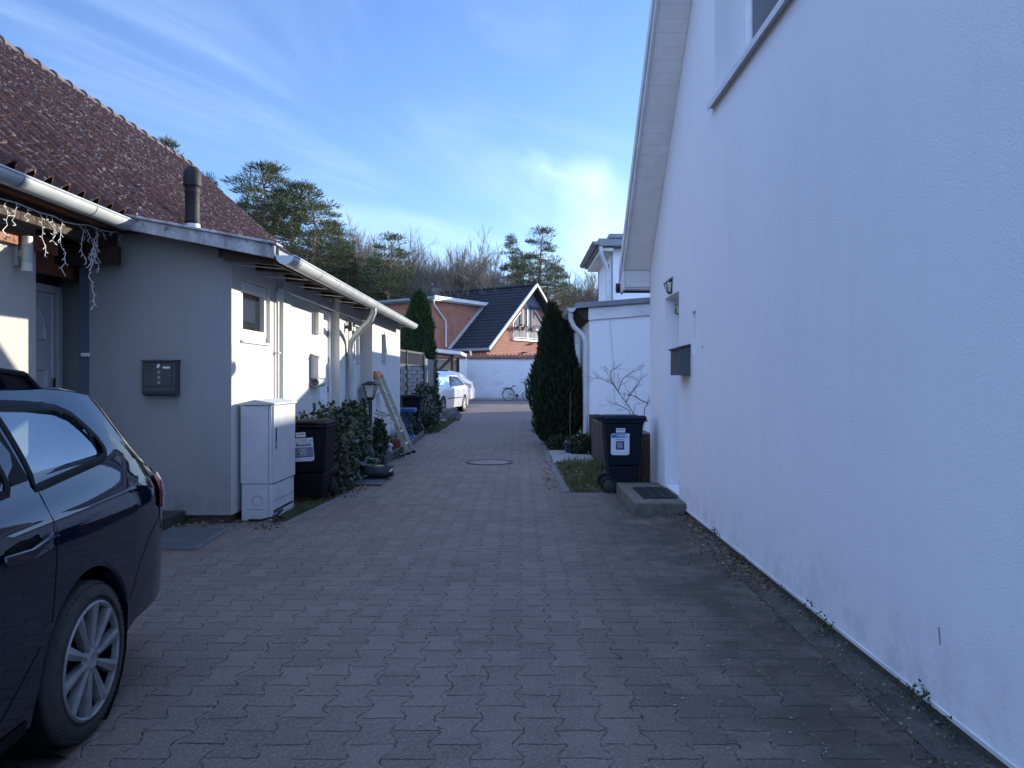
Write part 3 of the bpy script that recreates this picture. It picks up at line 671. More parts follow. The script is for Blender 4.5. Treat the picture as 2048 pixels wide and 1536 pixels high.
m = MB(); m.box(-4.38, -3.95, y0r, 7.1, 2.905, 2.93); m.box(-4.62, -4.56, 6.68, 7.9, 2.47, 2.70); m.box(-4.35, -4.30, y0r, 6.9, 2.60, 2.74); m.build('porch_boarding', m_redwood, lh, bevel=.004)
m = MB(); m.box(-5, -3.9, 6.7, 8.0, 2.93, 2.96); m.build('porch_ceiling', m_darkwood, lh)
# flue
fl = MB(); fxp = X(385, 8.8); fy = 8.8; zb = Z(457, fy)
fl.lathe([(.0, Z(335, fy)), (.06, Z(335, fy)), (.10, Z(345, fy)), (.105, Z(372, fy)), (.085, Z(376, fy)), (.085, Z(380, fy)), (.092, Z(384, fy)), (.082, Z(388, fy)), (.082, Z(440, fy)), (.088, Z(442, fy)), (.088, Z(447, fy)), (.08, Z(449, fy)), (.08, zb)], (fxp, fy, 0), 20)
flue = fl.build('flue_pipe', m_blackpl, lh)
fl = MB(); fl.lathe([(.086, zb + .05), (.088, zb), (.09, zb - .12)], (fxp, fy, 0), 20); fl.build('flue_collar', m_zinc, flue)
m = MB(); m.lathe([(.0, 2.95), (.07, 2.95), (.07, 2.6)], (X(588, 11), 11, 0), 14); m.build('vent_cap', m_blackpl, lh)
m = MB(); m.box(-4.89, -3.38, 6.9, 7.495, -.02, .12); m.box(-4.89, -4.0, 6.7, 7.9, .06, .2)
ds = m.build('brick_door_step', simple('dark_clinker', (.06, .045, .04), (.035, .03, .028), 14, .8, 0, .5, 30), bevel=.008, label='low dark clinker step at the porch of the left house', cat='step')
# ---------------------------------------------------------------- wall mounted things, left
m_opal = simple('opal_plastic', (.75, .74, .66), (.68, .67, .60), 3, .35)
m_stickw = simple('sticker_white', (.62, .66, .74), (.55, .59, .68), 5, .5)
m_stickblue = simple('sticker_blue', (.02, .14, .42), (.03, .18, .46), 5, .5)
m_ink = simple('dark_ink', (.015, .025, .09), (.02, .03, .10), 5, .6)
m_stickgrey = simple('sticker_grey', (.17, .21, .27), (.14, .18, .24), 5, .5)
lt = thing('icicle_string_light', (-4.03, 5, 2.8), 'white icicle string light hanging unlit from the porch beam', 'string light')
m = MB(); rr = random.Random(3); wx = -4.03
def wire(u, v): Y = wx * FP / (u - CU); return Vector((wx + .0, Y, Z(v, Y)))
main = [(-60, 380), (0, 398), (30, 405), (75, 425), (105, 433), (125, 441), (150, 446), (175, 452), (200, 459), (222, 463), (240, 466)]
m.tube([wire(u, v) + Vector((.01, 0, rr.uniform(-.012, .012))) for u, v in main], .006, 6)
def strand(u, v, v2, side=0, wob=5, r=.003):
    pts = []; n = max(4, int((v2 - v) / 9)); ph = rr.uniform(0, 6)
    for i in range(n + 1):
        t = i / n; pts.append(wire(u + side * t + wob * sin(ph + t * 9) * .6 + rr.uniform(-1.5, 1.5), v + (v2 - v) * t) + Vector((.015 + rr.uniform(-.015, .02), 0, 0)))
    m.tube(pts, r, 5)
    for p in pts[1:]:
        d = Vector((0, rr.choice((-1, 1)) * .032, rr.uniform(-.03, .01))); m.tube([p, p + d], [.0022, .0036], 5)
for a in ((8, 402, 470), (28, 405, 450, -6), (50, 412, 440), (78, 427, 512, 6), (88, 428, 470, 20), (104, 433, 490), (118, 438, 545, 6), (160, 450, 528, 6), (170, 452, 482, 8), (188, 456, 500, -4), (190, 456, 528), (178, 500, 618, 3), (180, 490, 545, 12), (182, 495, 535, -8), (184, 480, 520, 8), (186, 480, 530, -10), (196, 458, 475, 10), (216, 462, 472), (238, 466, 482, -4)): strand(*a)
m.build('wire', m_pvc, lt)

def wlamp_left():
    t = thing('wall_lamp', (-4.36, 6.35, 2.5), 'pale up and down cylinder lamp on the cream porch wall', 'wall lamp')
    x = -4.27; Y = x * FP / (54 - CU); zt, zb2 = Z(473, Y), Z(543, Y)
    m = MB(); m.box(-4.358, -4.325, Y - .04, Y + .04, Z(532, Y), Z(488, Y)); m.lathe([(.0, zt - .075), (.047, zt - .075), (.047, zb2 + .075), (0, zb2 + .075)], (x, Y, 0), 20); m.bar((-4.33, Y, Z(508, Y)), (x, Y, Z(508, Y)), .05, .06)
    m.build('body', m_zinc, t)
    for a, b in ((zt, zt - .075), (zb2 + .075, zb2)):
        m = MB(); m.lathe([(0, a), (.043, a), (.043, b), (0, b)], (x, Y, 0), 20); m.build('diffuser', m_opal, t)
wlamp_left()
t = thing('mailbox', (-3.7, 7.4, 1.3), 'dark grey mailbox with handwritten 92 on the grey wall', 'mailbox')
Y = 7.5; yf = 7.37; x0, x1 = X(283, yf), X(349, yf); zt, zbm = Z(721, yf), Z(792, yf)
m = MB(); m.prism([(x0, 7.498, zt), (x0, yf + .02, zt), (x0, yf, zt - .03), (x0, yf, zbm + .05), (x0, yf + .012, zbm + .02), (x0, yf + .04, zbm), (x0, 7.498, zbm)], (x1 - x0, 0, 0))
m.build('box', m_anth, t, bevel=.006)
m = MB(); m.prism([(x0 - .008, 7.499, zt + .012), (x0 - .008, yf - .008, zt + .006), (x0 - .008, yf - .008, zt - .012), (x0 - .008, 7.499, zt - .002)], (x1 - x0 + .016, 0, 0)); m.build('lid', m_anth, t, bevel=.003)
m = MB(); d0, d1, d2, d3 = x0 + .02, x1 - .025, zt - .025, zbm + .10
m.box(d0, d1, yf - .004, yf + .004, d3, d2)
door = m.build('door', m_anth, t, bevel=.002)
m = MB()
for q in ((d0 - .003, d0 + .001, d3, d2), (d1 - .001, d1 + .003, d3, d2)): m.box(q[0], q[1], yf - .0055, yf, q[2], q[3])
m.box(d0, d1, yf - .0055, yf, d3 - .004, d3); m.box(d0, d1, yf - .0055, yf, d2 - .001, d2 + .003); m.build('door_gap', m_black, door)
m = MB(); xc = x0 + .175; yq = yf - .006
m.box(x0 + .215, x0 + .285, yq, yf - .003, d2 - .055, d2 - .035)
m.lathe([(0, -.004), (.013, -.004), (.013, 0), (0, 0)], (xc, yq, d2 - .024), 14, ax='y'); m.lathe([(0, -.004), (.012, -.004), (.012, 0), (0, 0)], (xc - .008, yq - .001, d2 - .038), 14, ax='y')
m.build('lock', m_pvc, door)
m_slot = simple('slot_grey', (.30, .30, .28))
for k in range(3): m = MB(); m.box(xc - .015, xc + .013, yq, yf - .003, d2 - .105 - k * .052, d2 - .077 - k * .052); m.build('viewing_slot', m_slot, door)
m = MB(); c = Vector((x0 + .055, yq - .001, d2 - .045))
m.tube([c + Vector((.016 * cos(a), 0, .02 * sin(a))) for a in [i * pi / 5 for i in range(10)]], .0022, 5, closed=True); m.tube([c + Vector((.016, 0, 0)), c + Vector((.012, 0, -.035)), c + Vector((-.004, 0, -.045))], .0022, 5)
c = Vector((x0 + .105, yq - .001, d2 - .04)); m.tube([c + Vector(p) for p in ((-.016, 0, .012), (-.005, 0, .024), (.012, 0, .018), (.012, 0, 0), (-.004, 0, -.025), (-.016, 0, -.034), (-.006, 0, -.026), (.018, 0, -.042))], .0022, 5)
m.build('house_number', m_black, door)

t = thing('mailbox', (-2.8, 10.3, 1.4), 'light grey mailbox with newspaper tube on the sunlit wall beside the annex door', 'mailbox')
xa, xb_ = -2.878, -2.765; ya, yb = 10.18, 10.55
m_lgrey = simple('light_grey_paint', (.52, .52, .51), (.45, .45, .44), 5, .45)
m = MB(); m.prism([(xa, ya, 1.46), (xb_, ya, 1.46), (xb_, ya, 1.74), (xa, ya, 1.785)], (0, yb - ya, 0)); m.build('box', m_lgrey, t, bevel=.004)
m = MB(); m.prism([(xa, ya - .01, 1.79), (xb_ + .012, ya - .01, 1.742), (xb_ + .012, ya - .01, 1.755), (xa, ya - .01, 1.803)], (0, yb - ya + .02, 0)); m.build('lid', m_lgrey, t)
m = MB(); m.lathe([(.055, 0), (.06, 0), (.06, yb - ya), (.055, yb - ya), (.055, 0)], (-2.815, ya, 1.40), 16, ax='y'); m.build('newspaper_tube', m_lgrey, t)
t = thing('wall_light', (-2.83, 10.45, 2.1), 'white rectangular wall light beside the annex door frame', 'wall lamp')
m = MB(); m.box(-2.878, -2.855, 10.28, 10.56, 2.08, 2.39); m.build('back_plate', m_pvc, t); m = MB(); m.box(-2.854, -2.79, 10.30, 10.54, 2.09, 2.38); m.build('diffuser', m_opal, t, bevel=.012)
m = MB(); Yl = 12.0; m.lathe([(0, 2.36), (.035, 2.36), (.035, 2.22), (0, 2.22)], (-2.72, 11.9, 0), 14); m.box(-2.80, -2.74, 11.87, 11.93, 2.26, 2.31)
o = m.build('wall_lamp', m_black, label='small dark cylinder lamp on the wall left of the bent downpipe', cat='wall lamp')
t = thing('security_camera', (-2.62, 13, 2.4), 'small bullet security camera under the gutter of the annex', 'camera')
m = MB(); m.tube([(-2.70, 12.8, 2.47), (-2.52, 12.55, 2.40)], .035, 10); m.build('housing', m_pvc, t); m = MB(); m.tube([(-2.52, 12.55, 2.40), (-2.505, 12.53, 2.394)], .032, 10); m.build('lens', m_black, t)
m = MB(); m.box(X(164, 7.5), X(180, 7.5), 7.475, 7.512, Z(713, 7.5), Z(706, 7.5)); m.build('doorbell', m_pvc, bevel=.004, label='small white doorbell on the dark porch pier', cat='doorbell')

# ---------------------------------------------------------------- wall mounted things, right
t = thing('mailbox', (1.7, 7.9, 1.5), 'plain black mailbox with slanted lid beside the right house doorway', 'mailbox')
xq = 1.655; m = MB(); m.prism([(1.772, 7.68, 1.49), (xq, 7.68, 1.49), (xq, 7.68, 1.765), (1.772, 7.68, 1.79)], (0, .43, 0)); m.build('box', m_anth, t, bevel=.003)
m = MB(); m.prism([(1.773, 7.665, 1.815), (xq - .02, 7.665, 1.775), (xq - .02, 7.665, 1.757), (1.773, 7.665, 1.797)], (0, .46, 0)); m.build('lid', m_black, t, bevel=.003)
for z in (1.68, 1.63): m = MB(); m.lathe([(0, 0), (.012, 0), (.012, -.004), (0, -.004)], (xq - .001, 7.9, z), 12, ax='x'); m.build('lock', m_black, t)
t = thing('wall_lantern', (1.7, 8.7, 2.5), 'small black half lantern on the white wall above the doorway', 'wall lamp')
yl, zl_ = 8.66, 2.54
m = MB(); m.prism([(1.772, yl - .10, zl_ + .075), (1.70, yl - .08, zl_ + .015), (1.70, yl + .08, zl_ + .015), (1.772, yl + .10, zl_ + .075)], (0, 0, .02))
m.box(1.762, 1.773, yl - .07, yl + .07, zl_ - .09, zl_ + .08); m.prism([(1.772, yl - .035, zl_ - .09), (1.735, yl - .03, zl_ - .09), (1.735, yl + .03, zl_ - .09), (1.772, yl + .035, zl_ - .09)], (0, 0, .018))
for s in (-1, 1): m.bar((1.708, yl + s * .07, zl_ + .02), (1.737, yl + s * .028, zl_ - .08), .008, .008)
m.build('frame', m_black, t)
m = MB(); m.add([(1.76, yl - .085, zl_ + .04), (1.712, yl - .068, zl_ + .014), (1.712, yl + .068, zl_ + .014), (1.76, yl + .085, zl_ + .04), (1.76, yl - .032, zl_ - .075), (1.74, yl - .026, zl_ - .075), (1.74, yl + .026, zl_ - .075), (1.76, yl + .032, zl_ - .075)], [(0, 1, 5, 4), (1, 2, 6, 5), (2, 3, 7, 6)]); m.build('pane', m_opal, t)
t = thing('number_plaque', (1.93, 9.0, 2.2), 'small white number plaque with black iron frame in the doorway recess', 'sign')
m = MB(); px0, pz0, pz1 = X(1352, 9.0), Z(627, 9.0), Z(613, 9.0)
m.box(px0, px0 + .13, 9.005, 9.022, pz0, pz1); m.build('plate', m_opal, t)
m = MB(); m.bar((px0 - .004, 9.0, pz0 - .004), (px0 + .13, 9.0, pz0 - .004), .012, .01); m.bar((px0 - .004, 9.0, pz0), (px0 - .004, 9.0, pz1 - .02), .012, .007); m.tube([(px0 + .02, 9, pz1 + .02), (px0 - .005, 9, pz1 + .03), (px0 - .008, 9, pz1 + .01)], .005, 5); m.build('frame', m_black, t)
m = MB(); m.text('1', .085, Matrix.Translation((px0 + .05, 9.003, (pz0 + pz1) / 2)) @ Matrix.Rotation(pi / 2, 4, 'X')); m.build('numeral', m_ink, t)

# ---------------------------------------------------------------- street cabinet
m_cab = simple('cabinet_grp', (.50, .51, .52), (.42, .43, .44), 4, .55, 0, .12, 150)
t = thing('street_cabinet', (-2.72, 8.0, 0), 'pale grey street utility cabinet against the annex wall', 'cabinet')
cx0, cx1, cy0, cy1, ch = -2.885, -2.55, 7.65, 8.40, 1.215
m = MB(); m.box(cx0 + .008, cx1 - .008, cy0 + .008, cy1 - .008, -.05, .355); m.build('plinth', m_cab, t, bevel=.006)
m = MB(); m.box(cx0, cx1 - .012, cy0, cy1, .365, ch - .04); m.box(cx0 + .01, cx1 - .03, cy0 + .01, cy1 - .01, .35, .37); b = m.build('body', m_cab, t, bevel=.006)
m = MB(); m.box(cx1 - .012, cx1 + .006, cy0 + .018, cy1 - .006, .368, ch - .045); dr = m.build('door', m_cab, t, bevel=.004)
m = MB(); xcm = (cx0 + cx1) / 2
m.prism([(cx0 - .015, cy0 - .015, ch - .035), (cx1 + .022, cy0 - .015, ch - .035), (cx1 + .022, cy0 - .015, ch - .015), (xcm - .02, cy0 - .015, ch + .02), (cx0 - .015, cy0 - .015, ch - .015)], (0, cy1 - cy0 + .03, 0)); m.build('lid', m_cab, t, bevel=.004)
m = MB(); yh = cy0 + .085; m.prism([(cx1 + .007, yh - .018, .72), (cx1 + .007, yh + .018, .73), (cx1 + .007, yh + .018, .91), (cx1 + .007, yh, .945), (cx1 + .007, yh - .018, .93)], (.003, 0, 0)); hd = m.build('handle', m_black, dr)
m = MB(); m.box(cx1 + .0105, cx1 + .018, yh - .012, yh + .012, .735, .79); m.build('lock', m_zinc, hd)
m = MB()
m.tube([(X(514, 7.65) + .05 * cos(a), cy0 + .007, .19 + .05 * sin(a)) for a in [i * pi / 12 for i in range(24)]], .002, 4, closed=True)
m.bar((cx0 + .08, cy0 + .007, .1), (cx1 - .08, cy0 + .007, .1), .003, .003); m.box(cx1 - .009, cx1 - .006, cy0 + .05, cy1 - .05, .06, .085); m.bar((cx1 - .007, cy0 + .01, .18), (cx1 - .007, cy1 - .01, .18), .003, .003)
m.bar((cx1 - .045, cy0 + .007, 0), (cx1 - .045, cy0 + .007, .35), .003, .003); m.bar((cx1 - .045, cy0 - .001, .37), (cx1 - .045, cy0 - .001, ch - .05), .003, .003)
m.build('seam', m_black, t)

# ---------------------------------------------------------------- wheelie bins
def frus(mb, x0, y0, x1, y1, z0, z1, mat=0, oy=0., rc=.0):
    mb.add([(-x0, -y0, z0), (x0, -y0, z0), (x0, y0, z0), (-x0, y0, z0), (-x1, -y1 + oy, z1), (x1, -y1 + oy, z1), (x1, y1 + oy, z1), (-x1, y1 + oy, z1)],
           [(3, 2, 1, 0), (4, 5, 6, 7), (0, 1, 5, 4), (1, 2, 6, 5), (2, 3, 7, 6), (3, 0, 4, 7)], mat)
def make_bin(label, paint, sticker, loc, rot, group=None, h=.93, wsticker=True):
    t = thing('wheelie_bin', loc, label, 'bin', group, rot)
    m = MB(); frus(m, .165, .17, .183, .195, .05, .34); frus(m, .19, .205, .225, .245, .341, h - .09); m.build('body', paint, t, bevel=.025, local=True, seg=3)
    m = MB(); m.box(-.24, .24, -.262, .255, h - .095, h - .055); m.build('rim', paint, t, bevel=.012, local=True)
    m = MB(); m.box(-.243, .243, -.285, .26, h - .053, h - .028); m.prism([(-.243, -.285, h - .05), (-.243, -.30, h - .075), (-.243, -.27, h - .075), (-.243, -.262, h - .05)], (.486, 0, 0))
    frus(m, .225, .255, .19, .20, h - .03, h - .002); m.box(-.12, .12, -.30, -.25, h - .045, h - .012)
    for k in (-.12, .12): m.box(k - .05, k + .05, .14, .27, h - .03, h - .008)
    m.build('lid', paint, t, bevel=.010, local=True)
    m = MB(); m.tube([(-.22, .22, h - .08), (-.22, .315, h - .05), (-.215, .335, h - .03), (.215, .335, h - .03), (.22, .315, h - .05), (.22, .22, h - .08)], .017, 8); m.tube([(-.16, .26, h - .03), (.16, .26, h - .03)], .02, 8); m.build('handle', paint, t, local=True)
    for s in (-1, 1):
        m = MB(); m.lathe([(.0, -.025), (.06, -.025), (.065, -.02), (.10, -.025), (.102, 0), (.10, .025), (.065, .02), (.06, .025), (0, .025)], (s * .21, .20, .102), 24, ax='x')
        wh = m.build('wheel', m_blackpl, t, local=True)
        m = MB(); m.lathe([(0, 0), (.062, 0), (.064, .006 * s), (0, .012 * s)], (s * .234, .20, .102), 16, ax='x')
        for k in range(6): a = k * pi / 3; m.bar((s * .243, .20 + cos(a) * .018, .102 + sin(a) * .018), (s * .243, .20 + cos(a) * .058, .102 + sin(a) * .058), .012, .008)
        m.build('hub', m_black, wh, local=True)
    m = MB(); m.tube([(-.2, .20, .102), (.2, .20, .102)], .014, 8); m.build('axle', m_zincdark, t, local=True)
    if not sticker: return t
    # stickers: local frame of the face that shows
    def frame(side):
        zc = .62
        if side == 'front':
            a = atan2(.245 - .205, (h - .09) - .341); y = -(.205 + (zc - .341) * .040 / (h - .43)) - .004
            return Matrix.Translation((0, y, zc)) @ Matrix.Rotation(pi / 2 + a * 1.0, 4, 'X')
        a = atan2(.225 - .19, h - .43); x = -(.19 + (zc - .341) * .035 / (h - .43)) - .004
        return Matrix.Translation((x, 0, zc)) @ Matrix.Rotation(-pi / 2, 4, 'Z') @ Matrix.Rotation(pi / 2 + a, 4, 'X')
    F0 = frame('front' if sticker == 1 else 'side')
    def rr_(mb, w, hh, cx, cy, rad, z, mat, cor=(1, 1, 1, 1)):
        pts = []
        for i, (sx, sy, a0) in enumerate(((1, 1, 0), (-1, 1, pi / 2), (-1, -1, pi), (1, -1, 1.5 * pi))):
            if not cor[i]: pts.append((cx + sx * w / 2, cy + sy * hh / 2, z)); continue
            for k in range(5): q = a0 + k * pi / 8; pts.append((cx + sx * (w / 2 - rad) + cos(q) * rad, cy + sy * (hh / 2 - rad) + sin(q) * rad, z))
        mb.prism(pts, (0, 0, .0012), mat)
    def symbol(mb, cx, cy, s, mat):
        def T(p): return [(cx + x * s, cy + y * s, .003) for x, y in p]
        mb.tube(T([(-.02, .1), (-.12, .36), (-.34, .42), (-.46, .24), (-.34, .06), (-.1, -.02)]), .045 * s, 5, mat)
        mb.tube(T([(.02, .1), (.08, .34), (.26, .40), (.36, .24), (.28, .08), (.12, -.02)]), .045 * s, 5, mat)
        mb.tube(T([(-.46, -.04), (-.2, -.14), (.14, -.13), (.42, -.05)]), .04 * s, 5, mat)
        mb.tube(T([(-.46, -.44), (-.2, -.34), (0, -.30), (.24, -.36), (.44, -.22)]), .03 * s, 5, mat)
    mats = [m_stickw, m_stickblue if sticker == 2 else m_ink, m_ink, m_stickgrey]
    m = MB()
    if sticker == 1: F0 = Matrix.Translation((-.045, 0, 0)) @ F0 @ Matrix.Rotation(.06, 4, 'Z')
    else: F0 = F0 @ Matrix.Translation((-.05, .0, 0))
    m.M = F0; W_, H_ = .235, .275
    rr_(m, W_, H_, 0, 0, .028, 0, 0, (0, 1, 1, 1))
    if sticker == 1:
        m.add([(-.112, .083, .0016), (.112, .083, .0016), (.112, .0865, .0016), (-.112, .0865, .0016)], [(0, 1, 2, 3)], 2)
        m.text('Restabfall', .047, Matrix.Translation((0, .055, .0014)), 2, bold=.0012, shear=.25)
        m.add([(-.112, -.088, .0016), (.112, -.088, .0016), (.112, .028, .0016), (-.112, .028, .0016)], [(0, 1, 2, 3)], 3)
        m.add([(-.108, -.09, .0018), (.108, -.09, .0018), (.108, -.083, .0018), (-.108, -.083, .0018)], [(0, 1, 2, 3)], 2)
        symbol(m, -.005, -.03, .10, 0)
        for yy, xa in ((.115, -.04), (.10, -.015)):
            for k in range(6): m.add([(xa + k * (.055 - xa) / 6, yy - .003, .0016), (xa + (k + .75) * (.055 - xa) / 6, yy - .003, .0016), (xa + (k + .75) * (.055 - xa) / 6, yy + .004, .0016), (xa + k * (.055 - xa) / 6, yy + .004, .0016)], [(0, 1, 2, 3)], 2)
        m.prism([(.075, .10, .0016), (.102, .10, .0016), (.096, .113, .0016), (.084, .116, .0016)], (0, 0, .0006), 2)
        m.add([(.03, -.115, .0016), (.07, -.115, .0016), (.07, -.111, .0016), (.03, -.111, .0016)], [(0, 1, 2, 3)], 2); m.add([(.08, -.12, .0016), (.10, -.12, .0016), (.095, -.105, .0016), (.078, -.108, .0016)], [(0, 1, 2, 3)], 3)
    else:
        m.prism([(-.112, .082, .0014), (.062, .082, .0014), (.062, .131, .0014), (-.09, .131, .0014), (-.112, .112, .0014)], (0, 0, .0006), 1); m.add([(.062, .078, .0016), (.112, .078, .0016), (.112, .083, .0016), (.062, .083, .0016)], [(0, 1, 2, 3)], 1)
        m.prism([(.075, .098, .0016), (.10, .098, .0016), (.092, .108, .0016), (.085, .114, .0016)], (0, 0, .0006), 2)
        for yy, xa, mt in ((.117, -.05, 0), (.10, -.025, 0), (.058, -.055, 2)):
            for k in range(7): m.add([(xa + k * (.055 - xa) / 7, yy - .004, .0024), (xa + (k + .75) * (.055 - xa) / 7, yy - .004, .0024), (xa + (k + .75) * (.055 - xa) / 7, yy + .005, .0024), (xa + k * (.055 - xa) / 7, yy + .005, .0024)], [(0, 1, 2, 3)], mt)
        m.prism([(-.055, -.068, .0014), (.052, -.068, .0014), (.052, .040, .0014), (-.055, .040, .0014)], (0, 0, .0008), 2); symbol(m, -.002, -.014, .085, 0)
        for k in range(6): m.add([(-.10 + k * .03, -.105 - .002 * k, .0016), (-.08 + k * .03, -.105 - .002 * k, .0016), (-.08 + k * .03, -.101 - .002 * k, .0016), (-.10 + k * .03, -.101 - .002 * k, .0016)], [(0, 1, 2, 3)], 3)
    m.build('sticker', mats, t, local=True)
    m = MB(); m.M = F0 @ Matrix.Translation((-.02 if sticker == 1 else .005, .178, 0)); rr_(m, .115, .055, 0, 0, .003, 0, 0)
    for k in range(14): m.add([(-.045 + k * .0065, -.004, .0016), (-.0415 + k * .0065, -.004, .0016), (-.0415 + k * .0065, .013, .0016), (-.045 + k * .0065, .013, .0016)], [(0, 1, 2, 3)], 2)
    m.build('sticker', mats, t, local=True)
    return t
m_bin1 = simple('black_hdpe', (.005, .005, .007), (.009, .009, .012), 14, .55, 0, .06, 250, spec=.12)
m_bin2 = simple('bluish_hdpe', (.005, .008, .017), (.008, .012, .022), 14, .55, 0, .06, 250, spec=.12)
make_bin('black wheelie bin with a grey Restabfall sticker beside the pale cabinet', m_bin1, 1, (-2.49, 8.92, 0), 0, h=.965)
make_bin('dark blue wheelie bin with a white and blue sticker beside the right doorstep', m_bin2, 2, (1.33, 9.62, 0), pi / 2, h=.985)
make_bin('dark wheelie bin half hidden behind the blue pedestal and the shrub', m_bin1, 0, (-2.80, 18.9, 0), .3, h=1.05)
m_yel = simple('yellow_plastic', (.55, .40, .02), (.45, .33, .02), 8, .5)
t = make_bin('bin with yellow green lid by the painted wall, mostly behind the tall conifer', m_bin1, 0, (X(1079, 45), 45, 0), 0, h=1.85)
for o in list(t.children):
    if o.name.startswith('lid') or o.name.startswith('rim'): o.data = o.data.copy(); o.data.materials[0] = m_yel

# ---------------------------------------------------------------- small things on the left verge
t = thing('garden_lamp_post', (-2.6, 12.9, 0), 'black garden post lantern rising from the ivy', 'lamp')
bx, by = X(741, 12.9), 12.9
m = MB(); m.lathe([(.0, .02), (.17, .02), (.17, .07), (.09, .10), (.08, .2), (.05, .25), (.033, .27), (.033, Z(795, by)), (.0, Z(795, by))], (bx, by, 0), 16); m.build('post', m_black, t)
m = MB(); z0, z1 = Z(794, by), Z(770, by); q = lambda r0, r1, z0, z1: [(bx + a * r, by + b * r, z) for z, r in ((z0, r0), (z1, r1)) for a, b in ((-1, -1), (1, -1), (1, 1), (-1, 1))]
F6 = [(3, 2, 1, 0), (4, 5, 6, 7), (0, 1, 5, 4), (1, 2, 6, 5), (2, 3, 7, 6), (3, 0, 4, 7)]
m.add(q(.065, .065, z0 - .02, z0), F6); m.add(q(.045, .065, z0 - .05, z0 - .02), F6)
for a, b in ((-1, -1), (1, -1), (1, 1), (-1, 1)): m.tube([(bx + a * .058, by + b * .058, z0), (bx + a * .072, by + b * .072, z0 + .09), (bx + a * .105, by + b * .105, z1)], .009, 5)
m.build('cage', m_black, t)
m = MB(); m.add(q(.135, .14, z1, z1 + .012), F6); m.add(q(.14, .075, z1 + .012, z1 + .045), F6); m.add(q(.075, .05, z1 + .045, z1 + .062), F6); m.build('roof', m_black, t, bevel=.004)
m = MB(); m.add(q(.05, .064, z0 + .001, z0 + .09), F6); m.add(q(.064, .094, z0 + .09, z1 - .001), F6); m.build('glass', m_opal, t)

t = thing('step_ladder', (-2.5, 14.5, 0), 'aluminium step ladder with orange top leaning by the white wall', 'ladder')
m_alu = simple('aluminium', (.66, .63, .54), (.52, .50, .43), 8, .4, .25); m_orange = simple('orange_plastic', (.60, .17, .05), (.5, .13, .04), 6, .5)
a0, a1 = Vector((X(816, 14.2), 14.2, 0)), Vector((X(751, 13.2), 13.2, Z(748, 13.2))); wy = Vector((.05, .36, 0)); d = a1 - a0
m = MB()
for o_, p_ in ((Vector((0, 0, 0)), 0), (wy, 1)): m.bar(a0 + o_, a1 + o_ * (.80), .03, .075, up=(1, 0, .4))
m.build('rail', m_alu, t, bevel=.004)
m = MB()
for s in (.14, .30, .46, .62, .78): c = a0 + d * s; m.box(c.x - .07, c.x + .05, c.y + .01, c.y + .40 - .08 * s, c.z - .012, c.z + .012)
m.build('tread', m_alu, t, bevel=.003)
m = MB(); c = a1; m.prism([c + Vector((-.15, -.03, .05)), c + Vector((.02, -.03, .05)), c + Vector((.05, -.03, -.06)), c + Vector((.0, -.03, -.09)), c + Vector((-.03, -.03, .0)), c + Vector((-.15, -.03, .025))], (.01, .40, 0)); m.build('top_cap', m_orange, t, bevel=.006)
m = MB(); b0 = a0 + d * .52 + Vector((-.02, 0, 0)); e0 = Vector((X(728, 12.9), 12.9, Z(832, 12.9)))
for o_ in (Vector((0, .02, 0)), Vector((.012, .38, 0))): m.tube([b0 + o_, b0 + o_ + Vector((-.10, 0, -.04)), e0 + o_ + Vector((.03, 0, .12)), e0 + o_, e0 + o_ + Vector((-.05, 0, -.66))], .02, 8)
m.bar(e0 + Vector((-.01, .02, .08)), a0 + d * .40 + Vector((0, .02, 0)), .02, .05)
m.build('rear_frame', m_alu, t)
m = MB()
for o_ in (Vector((0, 0, 0)), wy): m.bar(a0 + o_ + Vector((.01, 0, -.005)), a0 + o_ + d * .03, .036, .085, up=(1, 0, .4))
m.build('foot', m_blackpl, t)

m_bluep = simple('blue_glaze', (.012, .06, .26), (.016, .075, .32), 5, .35)
py_ = 17.6; pcx = X(814, py_); m = MB()
def sq(mb, r0, r1, z0, z1): mb.add([(pcx + a * r, py_ + b * r, z) for z, r in ((z0, r0), (z1, r1)) for a, b in ((-1, -1), (1, -1), (1, 1), (-1, 1))], F6)
for a in ((.20, .20, .0, .05), (.20, .14, .05, .12), (.125, .11, .12, .60), (.11, .20, .60, .67), (.21, .21, .67, .76)): sq(m, *a)
m.build('pedestal', m_bluep, bevel=.012, label='bright blue square pedestal with wide top slab at the end of the left border', cat='pedestal')
t = thing('bucket', (X(832, 19.4), 19.4, 0), 'dark blue bucket with raised handle behind the blue pedestal', 'bucket'); bx, by = X(833, 19.3), 19.3
m = MB(); m.lathe([(0, .02), (.10, .02), (.135, .36), (.145, .365), (.125, .36), (.095, .05), (0, .05)], (bx, by, 0), 20); m.build('shell', simple('navy_plastic', (.012, .016, .04)), t)
m = MB(); m.tube([(bx - .14, by, .36), (bx - .12, by, .52), (bx, by, .58), (bx + .12, by, .30), (bx + .2, by, .15)], .006, 5); m.build('handle', m_zinc, t)
t = thing('terracotta_bowl', (X(790, 14.95), 14.95, .05), 'wide terracotta plant bowl behind the border edging', 'flower pot'); bx, by = X(790, 14.95), 14.95
m = MB(); m.lathe([(0, .05), (.10, .05), (.135, .16), (.14, .19), (.155, .19), (.155, .225), (.13, .225), (.12, .19), (0, .19)], (bx, by, .0), 22); m.build('bowl', simple('terracotta', (.26, .07, .04), (.20, .055, .035), 6, .8), t)
m = MB()
for i in range(70):
    a = R.uniform(0, 6.28); r = R.uniform(0, .10); h = R.uniform(.2, .42); p = Vector((bx + cos(a) * r, by + sin(a) * r, .19)); q = p + Vector((cos(a) * h * .35, sin(a) * h * .35, h)); s = Vector((-sin(a), cos(a), 0)) * .006
    m.add([p - s, p + s, q], [(0, 1, 2)])
